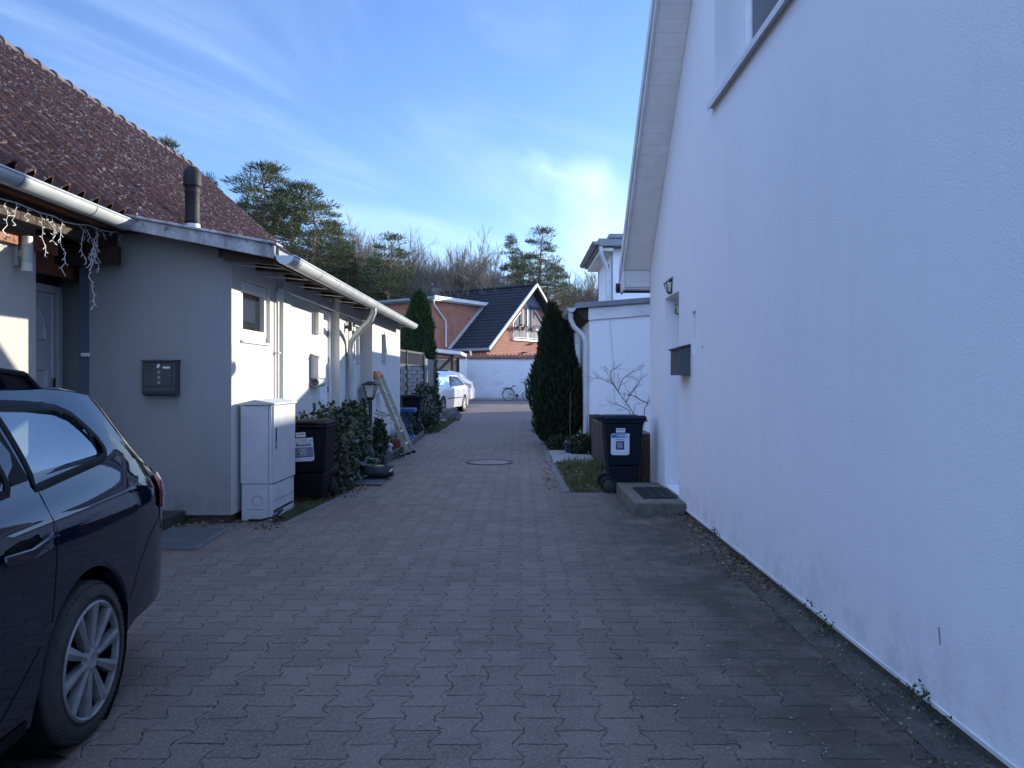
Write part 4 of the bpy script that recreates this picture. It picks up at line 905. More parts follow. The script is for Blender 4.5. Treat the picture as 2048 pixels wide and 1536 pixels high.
m.build('grass_plant', simple('silver_green', (.20, .26, .18), (.12, .18, .10), 12, .7), t)
t = thing('edging_board', (-2.3, 15.5, 0), 'dark grey plastic edging of the left flower border', 'edging')
m = MB(); e = [(-2.27, 12.55), (-2.28, 14.2), (-2.33, 16), (-2.40, 17.6), (-2.44, 18.8)]
for a, b in zip(e, e[1:]): m.bar((*a, .065), (*b, .065), .03, .15)
m.build('board', m_anth, t, bevel=.004); m = MB(); m.box(-2.36, -2.27, 12.42, 12.54, -.02, .16); m.build('post', m_darkwood, t, bevel=.005)
m = MB(); m.bar((-2.72, 12.6, .05), (-2.37, 12.42, .05), .10, .12); m.build('border_stone', m_slab, bevel=.01, label='pale concrete border stone beside the foot of the post lantern', cat='stone')
# ornaments
m_glaze = simple('white_glaze', (.55, .56, .56), (.12, .14, .15), 22, .4)
t = thing('dog_figurine', (X(780, 13.3), 13.3, 0), 'small spotted white and grey dog figurine behind the edging', 'ornament'); c = Vector((X(779, 13.3), 13.3, .04))
m = MB(); m.tube([c + Vector((-.035, .02, .0)), c + Vector((-.03, .02, .07)), c + Vector((0, 0, .15)), c + Vector((.01, -.01, .2))], [.045, .06, .045, .03], 10)
for s in (-1, 1): m.tube([c + Vector((.02 + s * .025, -.045, 0)), c + Vector((.015 + s * .02, -.03, .12))], [.016, .02], 7)
m.build('body', m_glaze, t); m = MB(); m.tube([c + Vector((.03, -.085, .205)), c + Vector((.025, -.055, .215)), c + Vector((.012, -.01, .22)), c + Vector((.01, .02, .21))], [.016, .025, .042, .03], 10)
for s in (-1, 1): m.tube([c + Vector((.01 + s * .035, 0, .245)), c + Vector((.01 + s * .05, 0, .19))], [.012, .016], 6)
m.build('head', m_glaze, t)
m = MB(); yq = 11.9; m.lathe([(.055, 0), (.075, 0), (.085, .05), (.075, .05), (.055, 0)], (X(719, yq), yq, Z(888, yq)), 16, ax='y'); m.build('ring_ornament', m_glaze, label='pale ring shaped pot hanging in the ivy', cat='ornament')

m = MB(); m.prism([(X(704, 10.05), 10.08, .005), (X(765, 10.08), 10.02, .005), (X(777, 10.9), 10.95, .005), (X(722, 10.9), 11.0, .005)], (0, 0, .018)); m.build('rubber_mat', m_anth, bevel=.004, label='dark rubber mat lying beneath the black bag', cat='mat')
t = thing('black_bag', (-2.05, 10.75, .02), 'crumpled open black bag lying on the rubber mat', 'bag')
m = MB(); n = 28; rings = []
for j, (sx, sy, z) in enumerate(((.17, .10, .0), (.23, .15, .03), (.245, .16, .09), (.235, .145, .14), (.225, .13, .175), (.19, .10, .17), (.17, .08, .10), (.1, .04, .08))):
    for k in range(n):
        a = 2 * pi * k / n; wv = 1 + .10 * noise.noise(Vector((cos(a) * 2, sin(a) * 2, j * .55))) * 2; e = abs(cos(a)) ** .6 * (1 if cos(a) > 0 else -1)
        dz = .05 * (abs(cos(a)) ** 3 if cos(a) < 0 else -.3 * cos(a)) * (j / 4 if j <= 4 else 1) + .02 * noise.noise(Vector((a * 2, j, 3)))
        rings.append((-2.07 + e * sx * wv, 10.72 + sin(a) * sy * wv, .024 + max(0, z + dz)))
fs = [(j * n + k, j * n + (k + 1) % n, (j + 1) * n + (k + 1) % n, (j + 1) * n + k) for j in range(7) for k in range(n)]
m.add(rings, fs, 0, True); m.add(rings[:n], [tuple(range(n))[::-1]]); m.add(rings[7 * n:], [tuple(range(n))])
m.build('shell', simple('black_nylon', (.012, .012, .016), (.022, .022, .028), 20, .45, 0, .5, 25, bdist=.01), t, ang=60)
m = MB(); m.tube([(-2.30, 10.62, .02), (-2.26, 10.6, .08), (-2.20, 10.62, .16)], .008, 6); m.tube([(-1.86, 10.70, .10), (-1.83, 10.64, .16), (-1.86, 10.6, .12)], .012, 6); m.build('strap', m_zinc, t)
m = MB(); m.prism([(-2.12, 10.70, .17), (-2.02, 10.66, .185), (-1.97, 10.74, .19), (-2.07, 10.77, .18)], (0, 0, .012)); m.build('tool_pouch', m_lime, t)

# galvanised floor mesh
t = thing('galvanised_floor_grate', (-3.1, 6.9, 0), 'galvanised mesh floor grate let into the paving by the black car', 'grate')
ga, gb = Vector((X(352, GY(1060)) , GY(1060), .006)), Vector((X(457, GY(1061)), GY(1061), .006))
p = [Vector((X(315, 6.75), 6.75, .006)), Vector((X(350, 7.1), 7.1, .006)), Vector((X(456, 7.1), 7.1, .006)), Vector((X(392, 6.27), 6.27, .006)), Vector((X(300, 6.27), 6.27, .006))]
gx0, gx1, gy0, gy1 = -3.28, -2.78, 6.27, 7.10
m = MB(); gx0 = X(300, 6.27); gx1 = X(392, 6.27); xr1 = X(457, 7.1)
lx = lambda y: -3.35; rx = lambda y: gx1 + (xr1 - gx1) * (y - 6.27) / .83
for i in range(27): y = 6.27 + i * .83 / 26; m.bar((lx(y), y, .012), (rx(y), y, .012), .006, .02)
for i in range(24): q = i / 23; m.bar((lx(0) + (rx(6.27) - lx(0)) * q, 6.27, .011), (lx(0) + (rx(7.1) - lx(0)) * q, 7.1, .011), .005, .018)
m.bar((rx(6.27), 6.26, .013), (rx(7.1), 7.11, .013), .012, .024); m.bar((lx(0), 6.265, .013), (rx(6.27), 6.265, .013), .012, .024); m.bar((lx(0), 7.105, .013), (rx(7.1), 7.105, .013), .012, .024)
m.build('mesh', simple('dull_galvanised', (.20, .22, .23), (.14, .16, .17), 6, .5, .3), t); m = MB(); m.poly([(lx(0), 6.26, .003), (rx(6.27), 6.26, .003), (rx(7.1), 7.11, .003), (lx(0), 7.11, .003)]); m.build('pit', m_soil, t)
# manhole
my = GY(925); mx = X(979, my); m = MB(); m.lathe([(0, .006), (.36, .006), (.36, .003)], (mx, my, 0), 40)
mh = thing('manhole_cover', (mx, my, 0), 'round pale concrete manhole cover in the middle of the driveway', 'manhole')
m.build('lid', simple('manhole_concrete', (.19, .175, .155), (.13, .12, .105), 9, .9, 0, .5, 40), mh); m = MB(); m.lathe([(.365, .003), (.365, .012), (.41, .012), (.41, .003)], (mx, my, 0), 40); m.build('ring', m_strip, mh)
m = MB(); m.tube([(X(498, 7.5), 7.5, .02), (X(520, 7.45), 7.45, .03), (X(548, 7.6), 7.6, .03), (X(565, 7.7), 7.7, .09), (X(540, 7.7), 7.72, .04), (X(570, 7.6), 7.62, .015)], .012, 6); m.build('black_cable', m_blackpl, label='loose black cable lying at the foot of the cabinet', cat='cable')
# ---------------------------------------------------------------- cars
m_carblack = NT('black_car_paint'); f = m_carblack.ramp(m_carblack.noise(900, 1), .4, .6)
m_carblack.set('Base Color', m_carblack.mix(f, (.002, .0045, .014), (.005, .009, .024))); m_carblack.set('Roughness', .3); m_carblack.set('Coat Weight', 1.0); m_carblack.set('Coat IOR', 1.62); m_carblack.set('Coat Roughness', .02); m_carblack.set('Metallic', .0)
m_carblack.set('Specular IOR Level', .0); m_carblack = m_carblack.m
m_carwhite = simple('white_car_paint', (.52, .53, .54), (.48, .49, .50), 5, .2, 0, coat=.8)
m_trim = simple('matt_black_trim', (.005, .005, .006), (.009, .009, .010), 20, .5, spec=.12)
m_tyre = simple('tyre_rubber', (.022, .021, .020), (.045, .042, .038), 9, .8, 0, .3, 60)
m_alloy = simple('dusty_silver_wheel', (.30, .31, .32), (.16, .16, .165), 7, .45, .35)
m_chrome = simple('chrome', (.75, .76, .78), (.7, .7, .72), 3, .12, 1.)
m_red = simple('red_tail_lens', (.50, .008, .018), (.36, .005, .012), 5, .12, 0, coat=1)
m_lens = simple('clear_lens', (.35, .37, .40), (.15, .16, .18), 14, .1, 0, coat=1)
m_seat = simple('seat_cloth', (.02, .02, .023), (.035, .035, .038), 10, .9)
def carglass(name='car_glass', ior=2.9, tint=(.50, .58, .60, 1)):
    n = NT(name); N = n.N; L = n.L; n.N.remove(n.b); out = [x for x in N if x.type == 'OUTPUT_MATERIAL'][0]
    tr = N.new('ShaderNodeBsdfTransparent'); tr.inputs[0].default_value = tint; gl = N.new('ShaderNodeBsdfGlossy'); gl.inputs['Roughness'].default_value = .01; gl.inputs[0].default_value = (.95, .97, 1, 1)
    fr = N.new('ShaderNodeFresnel'); fr.inputs[0].default_value = ior; mx = N.new('ShaderNodeMixShader'); L.new(fr.outputs[0], mx.inputs[0]); L.new(tr.outputs[0], mx.inputs[1]); L.new(gl.outputs[0], mx.inputs[2]); L.new(mx.outputs[0], out.inputs[0]); return n.m
m_carglass = carglass(); m_carglass2 = carglass('car_glass_tinted', 1.33, (.10, .13, .13, 1))
PROF = [(.15, .94), (.25, .97), (.4, .988), (.55, .997), (.68, 1.0), (.80, .999), (.88, .995), (.915, .987), (.95, .965), (1.0, .935), (1.07, .895), (1.2, .87)]
class Car:
    def __init__(s, zl, zb, zt, w, wt, axles, R_arch, rw, q=(.88, 1.15)):
        s.zl, s.zb, s.zt, s.w, s.wt, s.ax, s.Ra, s.rw, s.q = zl, zb, zt, w, wt, axles, R_arch, rw, q
    def low(s, y):
        z = interp(s.zl, y)
        for a in s.ax:
            if abs(y - a) < s.Ra: z = max(z, s.rw + sqrt(s.Ra**2 - (y - a)**2))
        return z
    def top(s, y): return interp(s.zt, y)
    def belt(s, y): return min(interp(s.zb, y), s.top(y) - .002)
    def eave(s, y): zb = s.belt(y); return zb + (s.top(y) - zb) * s.q[0]
    def side(s, y, z):
        zb = s.belt(y); w = interp(s.w, y)
        if z <= zb: return w * interp(PROF, z)
        ze = s.eave(y); wb = w * interp(PROF, zb); wt = min(interp(s.wt, y), wb)
        t = min(1, (z - zb) / max(.002, ze - zb)); return wb + (wt - wb) * (t ** s.q[1])
    def section(s, y, zl=None):
        zl = s.low(y) if zl is None else zl; zb = s.belt(y); ze = s.eave(y); zt = s.top(y); p = []
        zl = min(zl, zb - .01); w0 = s.side(y, zl)
        p.append((w0 - .18, zl + .0)); p.append((w0 - .012, zl))
        for k in range(15):
            z = .17 + (zb - .17) * k / 14 if k else zl + .015
            z = max(zl + .015 + .0005 * k, z); p.append((s.side(y, min(z, zb)), min(z, zb)))
        for k in range(1, 9): z = zb + (ze - zb) * k / 8; p.append((s.side(y, z), z))
        wt = p[-1][0]; h = zt - ze
        for k in range(1, 6):
            a = k / 5 * pi / 2; p.append((wt - min(.10, wt * .3) * (1 - cos(a)) * 1.0, ze + h * .80 * sin(a)))
        w1 = p[-1][0]; z1 = p[-1][1]
        for k in range(1, 6): t = k / 5; p.append((w1 * (1 - t), z1 + (zt - z1) * (1 - (1 - t)**2)))
        return p
    def body(s, y0, y1, holes, n=110, glass=None):
        ys = [y0 + (y1 - y0) * i / n for i in range(n + 1)]
        for a in s.ax:
            ys = [y for y in ys if abs(abs(y - a) - s.Ra) > .012]
            for k in range(13): t = pi * k / 12; ys.append(a + (s.Ra - .0005) * cos(t) * 1.0)
            ys += [a - s.Ra - .001, a + s.Ra + .001]
        ys = sorted(ys); secs = [s.section(y) for y in ys]; nr = len(secs[0]); body = MB(); gl = MB(); vs = []
        for y, sc in zip(ys, secs): vs += [(x, y, z) for x, z in sc]
        nv = len(vs); vs2 = [(-x, y, z) for x, y, z in vs]
        fb = []; fg = []
        for i in range(len(ys) - 1):
            for j in range(nr - 1):
                q = (i * nr + j, i * nr + j + 1, (i + 1) * nr + j + 1, (i + 1) * nr + j)
                yc = (ys[i] + ys[i + 1]) / 2; zc = sum(vs[k][2] for k in q) / 4; xc = sum(vs[k][0] for k in q) / 4
                if any(inside(h, yc, zc) for h in holes) and 16 < j < 25: continue
                g = glass and glass(yc, xc, j)
                (fg if g else fb).append(q)
        mir = lambda f: [tuple(k + nv for k in q[::-1]) for q in f]
        caps = []
        for i in (0, len(ys) - 1):
            caps += [(i * nr + j, i * nr + j + 1, nv + i * nr + j + 1, nv + i * nr + j) for j in range(nr - 1)]
        body.add(vs + vs2, fb + mir(fb) + caps, 0, True)
        if fg: gl.add(vs + vs2, fg + mir(fg), 0, True)
        return body, gl
    def pt(s, y, z, off=0., sgn=1):
        e = .01; x = s.side(y, z); nx = Vector((1, -(s.side(y + e, z) - s.side(y - e, z)) / (2 * e), -(s.side(y, z + e) - s.side(y, z - e)) / (2 * e))).normalized()
        p = Vector((x, y, z)) + nx * off; p.x *= sgn; return p
    def patch(s, mb, poly, off, mat=0, sgn=1, rings=6, dens=6):
        pts = []
        for i in range(len(poly)):
            a, b = poly[i], poly[(i + 1) % len(poly)]
            for k in range(dens): pts.append((a[0] + (b[0] - a[0]) * k / dens, a[1] + (b[1] - a[1]) * k / dens))
        cx = sum(p[0] for p in poly) / len(poly); cy = sum(p[1] for p in poly) / len(poly); n = len(pts); vs = []; fs = []
        for r in range(rings):
            q = 1 - r / rings; vs += [s.pt(cx + (p[0] - cx) * q, cy + (p[1] - cy) * q, off, sgn) for p in pts]
        vs.append(s.pt(cx, cy, off, sgn))
        for r in range(rings - 1): fs += [(r * n + k, r * n + (k + 1) % n, (r + 1) * n + (k + 1) % n, (r + 1) * n + k) for k in range(n)]
        fs += [((rings - 1) * n + k, (rings - 1) * n + (k + 1) % n, rings * n) for k in range(n)]
        mb.add(vs, fs, mat, True)
    def ring(s, mb, poly, w, off, mat=0, sgn=1, inn=0.0, dens=6):
        pts = []
        m = len(poly); area = sum(poly[i][0] * poly[(i + 1) % m][1] - poly[(i + 1) % m][0] * poly[i][1] for i in range(m)); o = 1 if area > 0 else -1
        P = []
        for i in range(m):
            a, b = Vector(poly[i]), Vector(poly[(i + 1) % m]); 
            for k in range(dens): P.append(a.lerp(b, k / dens))
        n = len(P); vs = []
        for i in range(n):
            d1 = (P[i] - P[i - 1]).normalized(); d2 = (P[(i + 1) % n] - P[i]).normalized(); t = (d1 + d2).normalized(); nn = Vector((t.y, -t.x)) * o
            A = P[i] - nn * inn; B = P[i] + nn * w; vs += [s.pt(A.x, A.y, off * .5, sgn), s.pt((A.x + B.x) / 2, (A.y + B.y) / 2, off, sgn), s.pt(B.x, B.y, off * .4, sgn)]
        fs = []
        for i in range(n):
            j = (i + 1) % n; fs += [(3 * i, 3 * j, 3 * j + 1, 3 * i + 1), (3 * i + 1, 3 * j + 1, 3 * j + 2, 3 * i + 2)]
        mb.add(vs, fs, mat, True)
    def seam(s, mb, path, w=.005, off=.0012, mat=0, sgn=1):
        P = []
        for a, b in zip(path, path[1:]):
            for k in range(8): P.append(Vector(a).lerp(Vector(b), k / 8))
        P.append(Vector(path[-1])); vs = []
        for i, p in enumerate(P):
            t = (P[min(i + 1, len(P) - 1)] - P[max(0, i - 1)]).normalized(); nn = Vector((t.y, -t.x)) * w / 2
            vs += [s.pt(p.x - nn.x, p.y - nn.y, off, sgn), s.pt(p.x + nn.x, p.y + nn.y, off, sgn)]
        mb.add(vs, [(2 * i, 2 * i + 2, 2 * i + 3, 2 * i + 1) for i in range(len(P) - 1)], mat, True)
def inside(poly, x, y):
    r = False; j = len(poly) - 1
    for i in range(len(poly)):
        a, b = poly[i], poly[j]
        if (a[1] > y) != (b[1] > y) and x < (b[0] - a[0]) * (y - a[1]) / (b[1] - a[1]) + a[0]: r = not r
        j = i
    return r
def wheel(t, x, y, rw, wd, rim, sgn, spokes=10, detail=True):
    m = MB(); P = [(rim, .5), (rim + .008, .5), (rim + .02, .46), (rw - .06, .52), (rw - .035, .51), (rw - .012, .44), (rw, .36), (rw, -.36), (rw - .02, -.5), (rim, -.5)]
    m.lathe([(r, v * wd * sgn) for r, v in P], (x, y, rw), 56, ax='x')
    if detail:
        for k in range(72):
            a = 2 * pi * k / 72; c, s_ = cos(a), sin(a)
            m.bar((x + sgn * wd * .30, y + c * (rw + .000), rw + s_ * (rw + .000)), (x + sgn * wd * .47, y + cos(a + .02) * (rw - .015), rw + sin(a + .02) * (rw - .015)), .012, .005, up=(0, c, s_))
    wh = m.build('wheel', m_tyre, t, local=True)
    m = MB(); m.lathe([(rim + .006, .5 * wd * sgn), (rim - .002, .53 * wd * sgn), (rim - .012, .50 * wd * sgn), (rim - .012, .40 * wd * sgn)], (x, y, rw), 48, ax='x')
    for k in range(spokes):
        a = 2 * pi * k / spokes + .16; c, s_ = cos(a), sin(a); e = Vector((0, -s_, c)); r = Vector((0, c, s_)); o = Vector((x, y, rw))
        xo = Vector((sgn, 0, 0)); A = .47 * wd; B = .50 * wd; A2 = A - .03
        r0, r1 = .045, rim - .004; w0, w1 = .012, .026
        L = [o + r * r0 - e * w0 + xo * A, o + r * r0 + e * w0 + xo * A, o + r * r1 + e * w1 + xo * B, o + r * r1 - e * w1 + xo * B]
        mid = [o + r * r0 + xo * (A + .008), o + r * r1 + e * w1 * .15 + xo * (B + .006)]
        D = [o + r * r0 - e * w0 + xo * A2, o + r * r0 + e * w0 + xo * A2, o + r * r1 + e * w1 + xo * (B - .03), o + r * r1 - e * w1 + xo * (B - .03)]
        m.add(L + mid + D, [(0, 4, 5, 3), (4, 1, 2, 5), (1, 7, 8, 2), (0, 3, 9, 6)])
    m.lathe([(.0, .50 * wd * sgn), (.02, .50 * wd * sgn), (.032, .515 * wd * sgn), (.038, .50 * wd * sgn), (.055, .47 * wd * sgn), (.06, .42 * wd * sgn)], (x, y, rw), 28, ax='x')
    m.build('hubcap', m_alloy, wh, local=True)
    m = MB(); m.lathe([(0, .30 * wd * sgn), (rim, .30 * wd * sgn), (rim, .46 * wd * sgn)], (x, y, rw), 32, ax='x'); m.build('rim_barrel', m_trim, wh, local=True)
    return wh

def estate():
    O = Vector((-2.612, 2.920, 0)); rot = radians(5)
    t = thing('estate_car', O, 'black estate car with silver wheel cover, cut off by the left edge', 'car', rot=rot)
    c = Car(zl=[(-3.6, .25), (-3.3, .18), (.2, .20), (.45, .32), (.8, .33), (1.05, .38)],
            zb=[(-3.6, .62), (-3.3, .80), (-2.1, .95), (-.5, 1.045), (.1, 1.07), (.45, 1.085), (.62, 1.06), (.8, 1.0), (.9, .955), (1.0, .86), (1.08, .7)],
            zt=[(-3.62, .55), (-3.5, .72), (-2.75, .90), (-2.05, .99), (-1.35, 1.33), (-1.0, 1.405), (-.3, 1.425), (.2, 1.42), (.42, 1.408), (.61, 1.385), (.68, 1.29), (.78, 1.11), (.86, .99), (.93, .95), (.99, .88), (1.04, .78), (1.08, .70), (1.12, .62)],
            w=[(-3.62, .50), (-3.4, .74), (-3.0, .85), (-2.2, .885), (0, .888), (.4, .885), (.65, .872), (.85, .835), (.97, .783), (1.06, .705), (1.12, .57)],
            wt=[(-1.35, .60), (-.3, .62), (.2, .60), (.5, .60), (.65, .61), (.75, .64), (.95, .62)], axles=(0, -2.64), R_arch=.362, rw=.315, q=(.93, 1.25))
    QW = [(-.262, 1.042), (.0, 1.064), (.25, 1.085), (.335, 1.102), (.362, 1.135), (.352, 1.185), (.318, 1.24), (.27, 1.295), (.19, 1.328), (0, 1.348), (-.27, 1.362)]
    DW = [(-1.42, 1.01), (-.9, 1.03), (-.43, 1.05), (-.41, 1.08), (-.43, 1.32), (-.47, 1.34), (-1.30, 1.35), (-1.40, 1.33)]
    FW = [(-2.05, .99), (-1.52, 1.01), (-1.52, 1.34), (-1.62, 1.325), (-1.95, 1.10)]
    gl = lambda y, x, j: ((.60 < y < .84 and abs(x) < .50 and j > 24) or (-1.95 < y < -1.25 and abs(x) < .60 and j > 24))
    body, g = c.body(-3.62, 1.12, [QW, DW, FW], glass=gl)
    body.build('body', m_carblack, t, local=True, ang=60); g.build('rear_window', m_carglass, t, local=True)
    for sg in (1, -1):
        tr = MB()
        for w_ in (QW, DW, FW): c.ring(tr, w_, .013, .006, 0, sg, inn=.018)
        tr.bar(c.pt(-.34, 1.075, .0, sg), c.pt(-.36, 1.335, .0, sg), .012, .10, up=(0, 1, .1))
        for pth in ([(-.25, 1.045), (-.262, .93), (-.27, .80), (-.30, .56)], [(-.37, .50), (-.62, .30), (-.66, .22)], [(-1.47, 1.0), (-1.45, .8), (-1.42, .25)], [(.80, .78), (.60, .70), (.47, .60), (.36, .45)], [(.62, 1.08), (.74, 1.02), (.84, .985)]): se = MB(); c.seam(se, pth, sgn=sg); se.build('door_seam', m_trim, t, local=True)
        tr.build('window_trim', m_trim, t, local=True)
    for w_ in (QW, DW, FW):
        for sg in (1, -1):
            m = MB(); c.patch(m, w_, -.012, 0, sg); m.build('side_window', m_carglass, t, local=True)
    for sg in (1, -1):
        m = MB(); c.patch(m, [(.72, .82), (.80, .79), (.98, .775), (1.01, .84), (.97, .90), (.92, .935), (.84, .965), (.74, .955)], .012, 0, sg)
        tl_ = m.build('tail_light', m_red, t, local=True); m = MB(); c.patch(m, [(.74, .855), (.99, .835), (.99, .853), (.74, .878)], .016, 0, sg, rings=3); m.build('reversing_lens', m_lens, tl_, local=True)
        m = MB()
        h0 = c.pt(-.60, .862, .0, sg); h1 = c.pt(-.345, .885, 0, sg); ox = Vector((sg, 0, 0))
        c.patch(m, [(-.58, .845), (-.46, .825), (-.38, .845), (-.38, .895), (-.48, .90), (-.57, .885)], .002, 1, sg)
        m.prism([h0 + ox * .012 + Vector((0, -.01, -.022)), h0.lerp(h1, .35) + ox * .045 + Vector((0, 0, -.030)), h0.lerp(h1, .8) + ox * .048 + Vector((0, 0, -.020)), h1 + ox * .012 + Vector((0, .01, -.012)), h1 + ox * .010 + Vector((0, .01, .022)), h0.lerp(h1, .8) + ox * .042 + Vector((0, 0, .018)), h0.lerp(h1, .35) + ox * .038 + Vector((0, 0, .008)), h0 + ox * .008 + Vector((0, -.01, .012))], ox * .012, 0)
        m.build('door_handle', [m_carblack, m_trim], t, bevel=.006, local=True)
        m = MB(); pts = [c.pt(y, c.eave(y) , -.02, sg) for y in (-1.2, -1.0, -.6, -.2, .10, .22)]
        hs = (.0, .07, .085, .085, .068, .0)
        P = [p + Vector((-.02 * sg, 0, h + .012)) for p, h in zip(pts, hs)]
        for a, b in zip(P, P[1:]): m.bar(a, b, .03, .024)
        q = c.pt(.10, c.eave(.10), -.02, sg); m.prism([P[3] + Vector((0, .10, -.02)), P[4] + Vector((0, .0, .012)), P[5] + Vector((0, .06, -.0)), q + Vector((-.02 * sg, -.10, .0))], (.03 * -sg, 0, 0))
        m.build('roof_rail', m_trim, t, bevel=.008, local=True)
        m = MB(); c.seam(m, [(-3.0 + .45, .24), (-.42, .24)], .05, .004, 0, sg); m.build('sill_trim', m_trim, t, local=True)
    m = MB(); m.prism([(-.52, .46, 1.385), (.52, .46, 1.385), (.51, .66, 1.362), (.49, .70, 1.345), (-.49, .70, 1.345), (-.51, .66, 1.362)], (0, 0, .028)); m.build('roof_spoiler', m_carblack, t, bevel=.008, local=True)
    for ay in (0, -2.64):
        for sg in (1, -1): wheel(t, sg * .785, ay, .313, .205, .226, sg)
    # dark under-body, wheel housings and seats
    m = MB(); m.box(-.60, .60, -3.3, .95, .24, .5); 
    for ay in (0, -2.64): m.lathe([(.36, -.88), (.36, -.60), (0, -.6)], (0, ay, .322), 24, ax='x'); m.lathe([(.36, .87), (.36, .60), (0, .6)], (0, ay, .322), 24, ax='x')
    m.build('underbody', m_trim, t, local=True)
    m = MB(); m.box(-.66, .66, -2.2, .75, .5, .98)
    for yy in (-.62, -1.6):
        for xx in ((-.42, 0, .42) if yy > -1 else (-.40, .40)): m.box(xx - .2, xx + .2, yy - .1, yy + .05, .98, 1.14); m.box(xx - .1, xx + .1, yy - .06, yy + .05, 1.15, 1.27)
    m.build('seats', m_seat, t, bevel=.03, local=True)
estate()

def saloon(name, loc, rot, sc, label, paint, roofpaint=None, cat='car'):
    t = thing(name, loc, label, cat, rot=rot, scale=sc)
    c = Car(zl=[(-3.65, .28), (-3.2, .2), (.5, .22), (1.08, .32)], zb=[(-3.65, .6), (-3.3, .80), (-2.1, .92), (-.4, .97), (.5, .98), (1.0, .93)],
            zt=[(-3.66, .55), (-3.58, .66), (-3.4, .75), (-2.7, .91), (-2.05, 1.0), (-1.25, 1.36), (-.85, 1.42), (-.2, 1.42), *(((.1, 1.36), (.55, 1.10), (.70, 1.05), (1.0, 1.02), (1.05, .9), (1.08, .6)) if not roofpaint else ((.15, 1.40), (.5, 1.33), (.80, 1.06), (.95, .95), (1.04, .8), (1.08, .6)))],
            w=[(-3.66, .52), (-3.5, .70), (-3.1, .84), (-2.4, .885), (0, .89), (.5, .87), (.9, .80), (1.08, .62)], wt=[(-2.0, .72), (-1.25, .60), (-.3, .62), (.2, .60), (.6, .66), (1, .70)], axles=(0, -2.75), R_arch=.345, rw=.31)
    W1 = [(-1.72, .985), (-.92, 1.0), (-.92, 1.33), (-1.05, 1.335), (-1.2, 1.30)]; W2 = [(-.86, 1.0), (.02, 1.01), (.10, 1.05), (-.12, 1.25), (-.3, 1.31), (-.86, 1.33)]
    gl = lambda y, x, j: ((.14 < y < .52 and abs(x) < .55 and j > 24) or (-1.98 < y < -1.25 and abs(x) < .62 and j > 24))
    body, g = c.body(-3.66, 1.08, [W1, W2], n=80, glass=gl); body.build('body', paint, t, local=True, ang=60); g.build('windscreen', m_carglass2, t, local=True)
    for w_ in (W1, W2):
        for sg in (1, -1): m = MB(); c.patch(m, w_, -.01, 0, sg); m.build('side_window', m_carglass2, t, local=True)
    m = MB()
    for sg in (1, -1):
        for w_ in (W1, W2): c.ring(m, w_, .014, .005, 0, sg, inn=.02)
        c.seam(m, [(-.89, .99), (-.90, .3)], .008, sgn=sg); c.seam(m, [(-1.95, .93), (-1.9, .3)], .008, sgn=sg); c.seam(m, [(-.05, .98), (-.2, .7), (-.5, .3)], .008, sgn=sg); c.seam(m, [(-2.3, .55), (-.4, .56)], .03, .006, sgn=sg)
    m.box(-.56, .56, -3.675, -3.60, .50, .545); m.box(-.50, .50, -3.66, -3.55, .36, .42); m.build('trim', m_trim, t, local=True)
    m = MB(); m.lathe([(0, -.01), (.06, -.01), (.06, .02)], (-.52, -3.62, .39), 14, ax='y'); m.lathe([(0, -.01), (.06, -.01), (.06, .02)], (.52, -3.62, .39), 14, ax='y'); m.build('fog_light', m_lens, t, local=True)
    for sg in (1, -1):
        m = MB(); c.patch(m, [(-3.60, .585), (-3.2, .63), (-3.13, .72), (-3.3, .745), (-3.56, .665)], .008, 0, sg); m.build('headlight', m_lens, t, local=True)
        m = MB(); c.patch(m, [(.72, .72), (1.06, .72), (1.06, .88), (.74, .92)], .006, 0, sg); m.build('tail_light', m_lens if roofpaint else m_red, t, local=True)
        m = MB(); p = c.pt(-1.66, 1.0, 0, sg); m.tube([p, p + Vector((sg * .10, -.02, .02))], .03, 6); m.box(*sorted((p.x + sg * .07, p.x + sg * .27)), p.y - .07, p.y + .05, p.z - .02, p.z + .14); m.build('wing_mirror', m_trim if roofpaint else paint, t, bevel=.03, local=True)
        for yy in (-.98, -.12): m = MB(); p = c.pt(yy, .82, .012, sg); m.bar(p + Vector((0, -.09, 0)), p + Vector((0, .09, .01)), .02, .03); m.build('door_handle', paint, t, local=True)
        for ay in (0, -2.75): wheel(t, sg * .775, ay, .31, .2, .20, sg, 8, False)
    m = MB(); m.box(-.6, .6, -3.3, .95, .25, .5)
    for ay in (0, -2.75):
        for sg in (1, -1): m.lathe([(.34, sg * .87), (.34, sg * .58), (0, sg * .58)], (0, ay, .31), 20, ax='x')
    m.build('underbody', m_trim, t, local=True)
    m = MB(); m.box(-.66, .66, -2.0, .3, .5, .88)
    for yy in (-.25, -1.2):
        for xx in (-.36, .36): m.box(xx - .22, xx + .22, yy - .1, yy + .05, .88, 1.12); m.box(xx - .12, xx + .12, yy - .06, yy + .04, 1.13, 1.27)
    m.tube([(-.36 + .17 * cos(a), -1.75 + .06 * sin(a), .98 + .15 * sin(a)) for a in [i * pi / 8 for i in range(16)]], .014, 5, closed=True); m.build('seats', m_seat, t, bevel=.03, local=True)
    if roofpaint:
        m = MB(); ys = [-1.22 + .06 * i for i in range(24)]
        vs = []; 
        for y in ys: sc_ = [p for p in c.section(y)][24:]; vs += [(x, y, z + .006) for x, z in sc_] + [(-x, y, z + .006) for x, z in sc_[::-1][1:]]
        n_ = len(vs) // len(ys); m.add(vs, [(i * n_ + j, i * n_ + j + 1, (i + 1) * n_ + j + 1, (i + 1) * n_ + j) for i in range(len(ys) - 1) for j in range(n_ - 1)], 0, True); m.build('roof_panel', roofpaint, t, local=True)
    return t
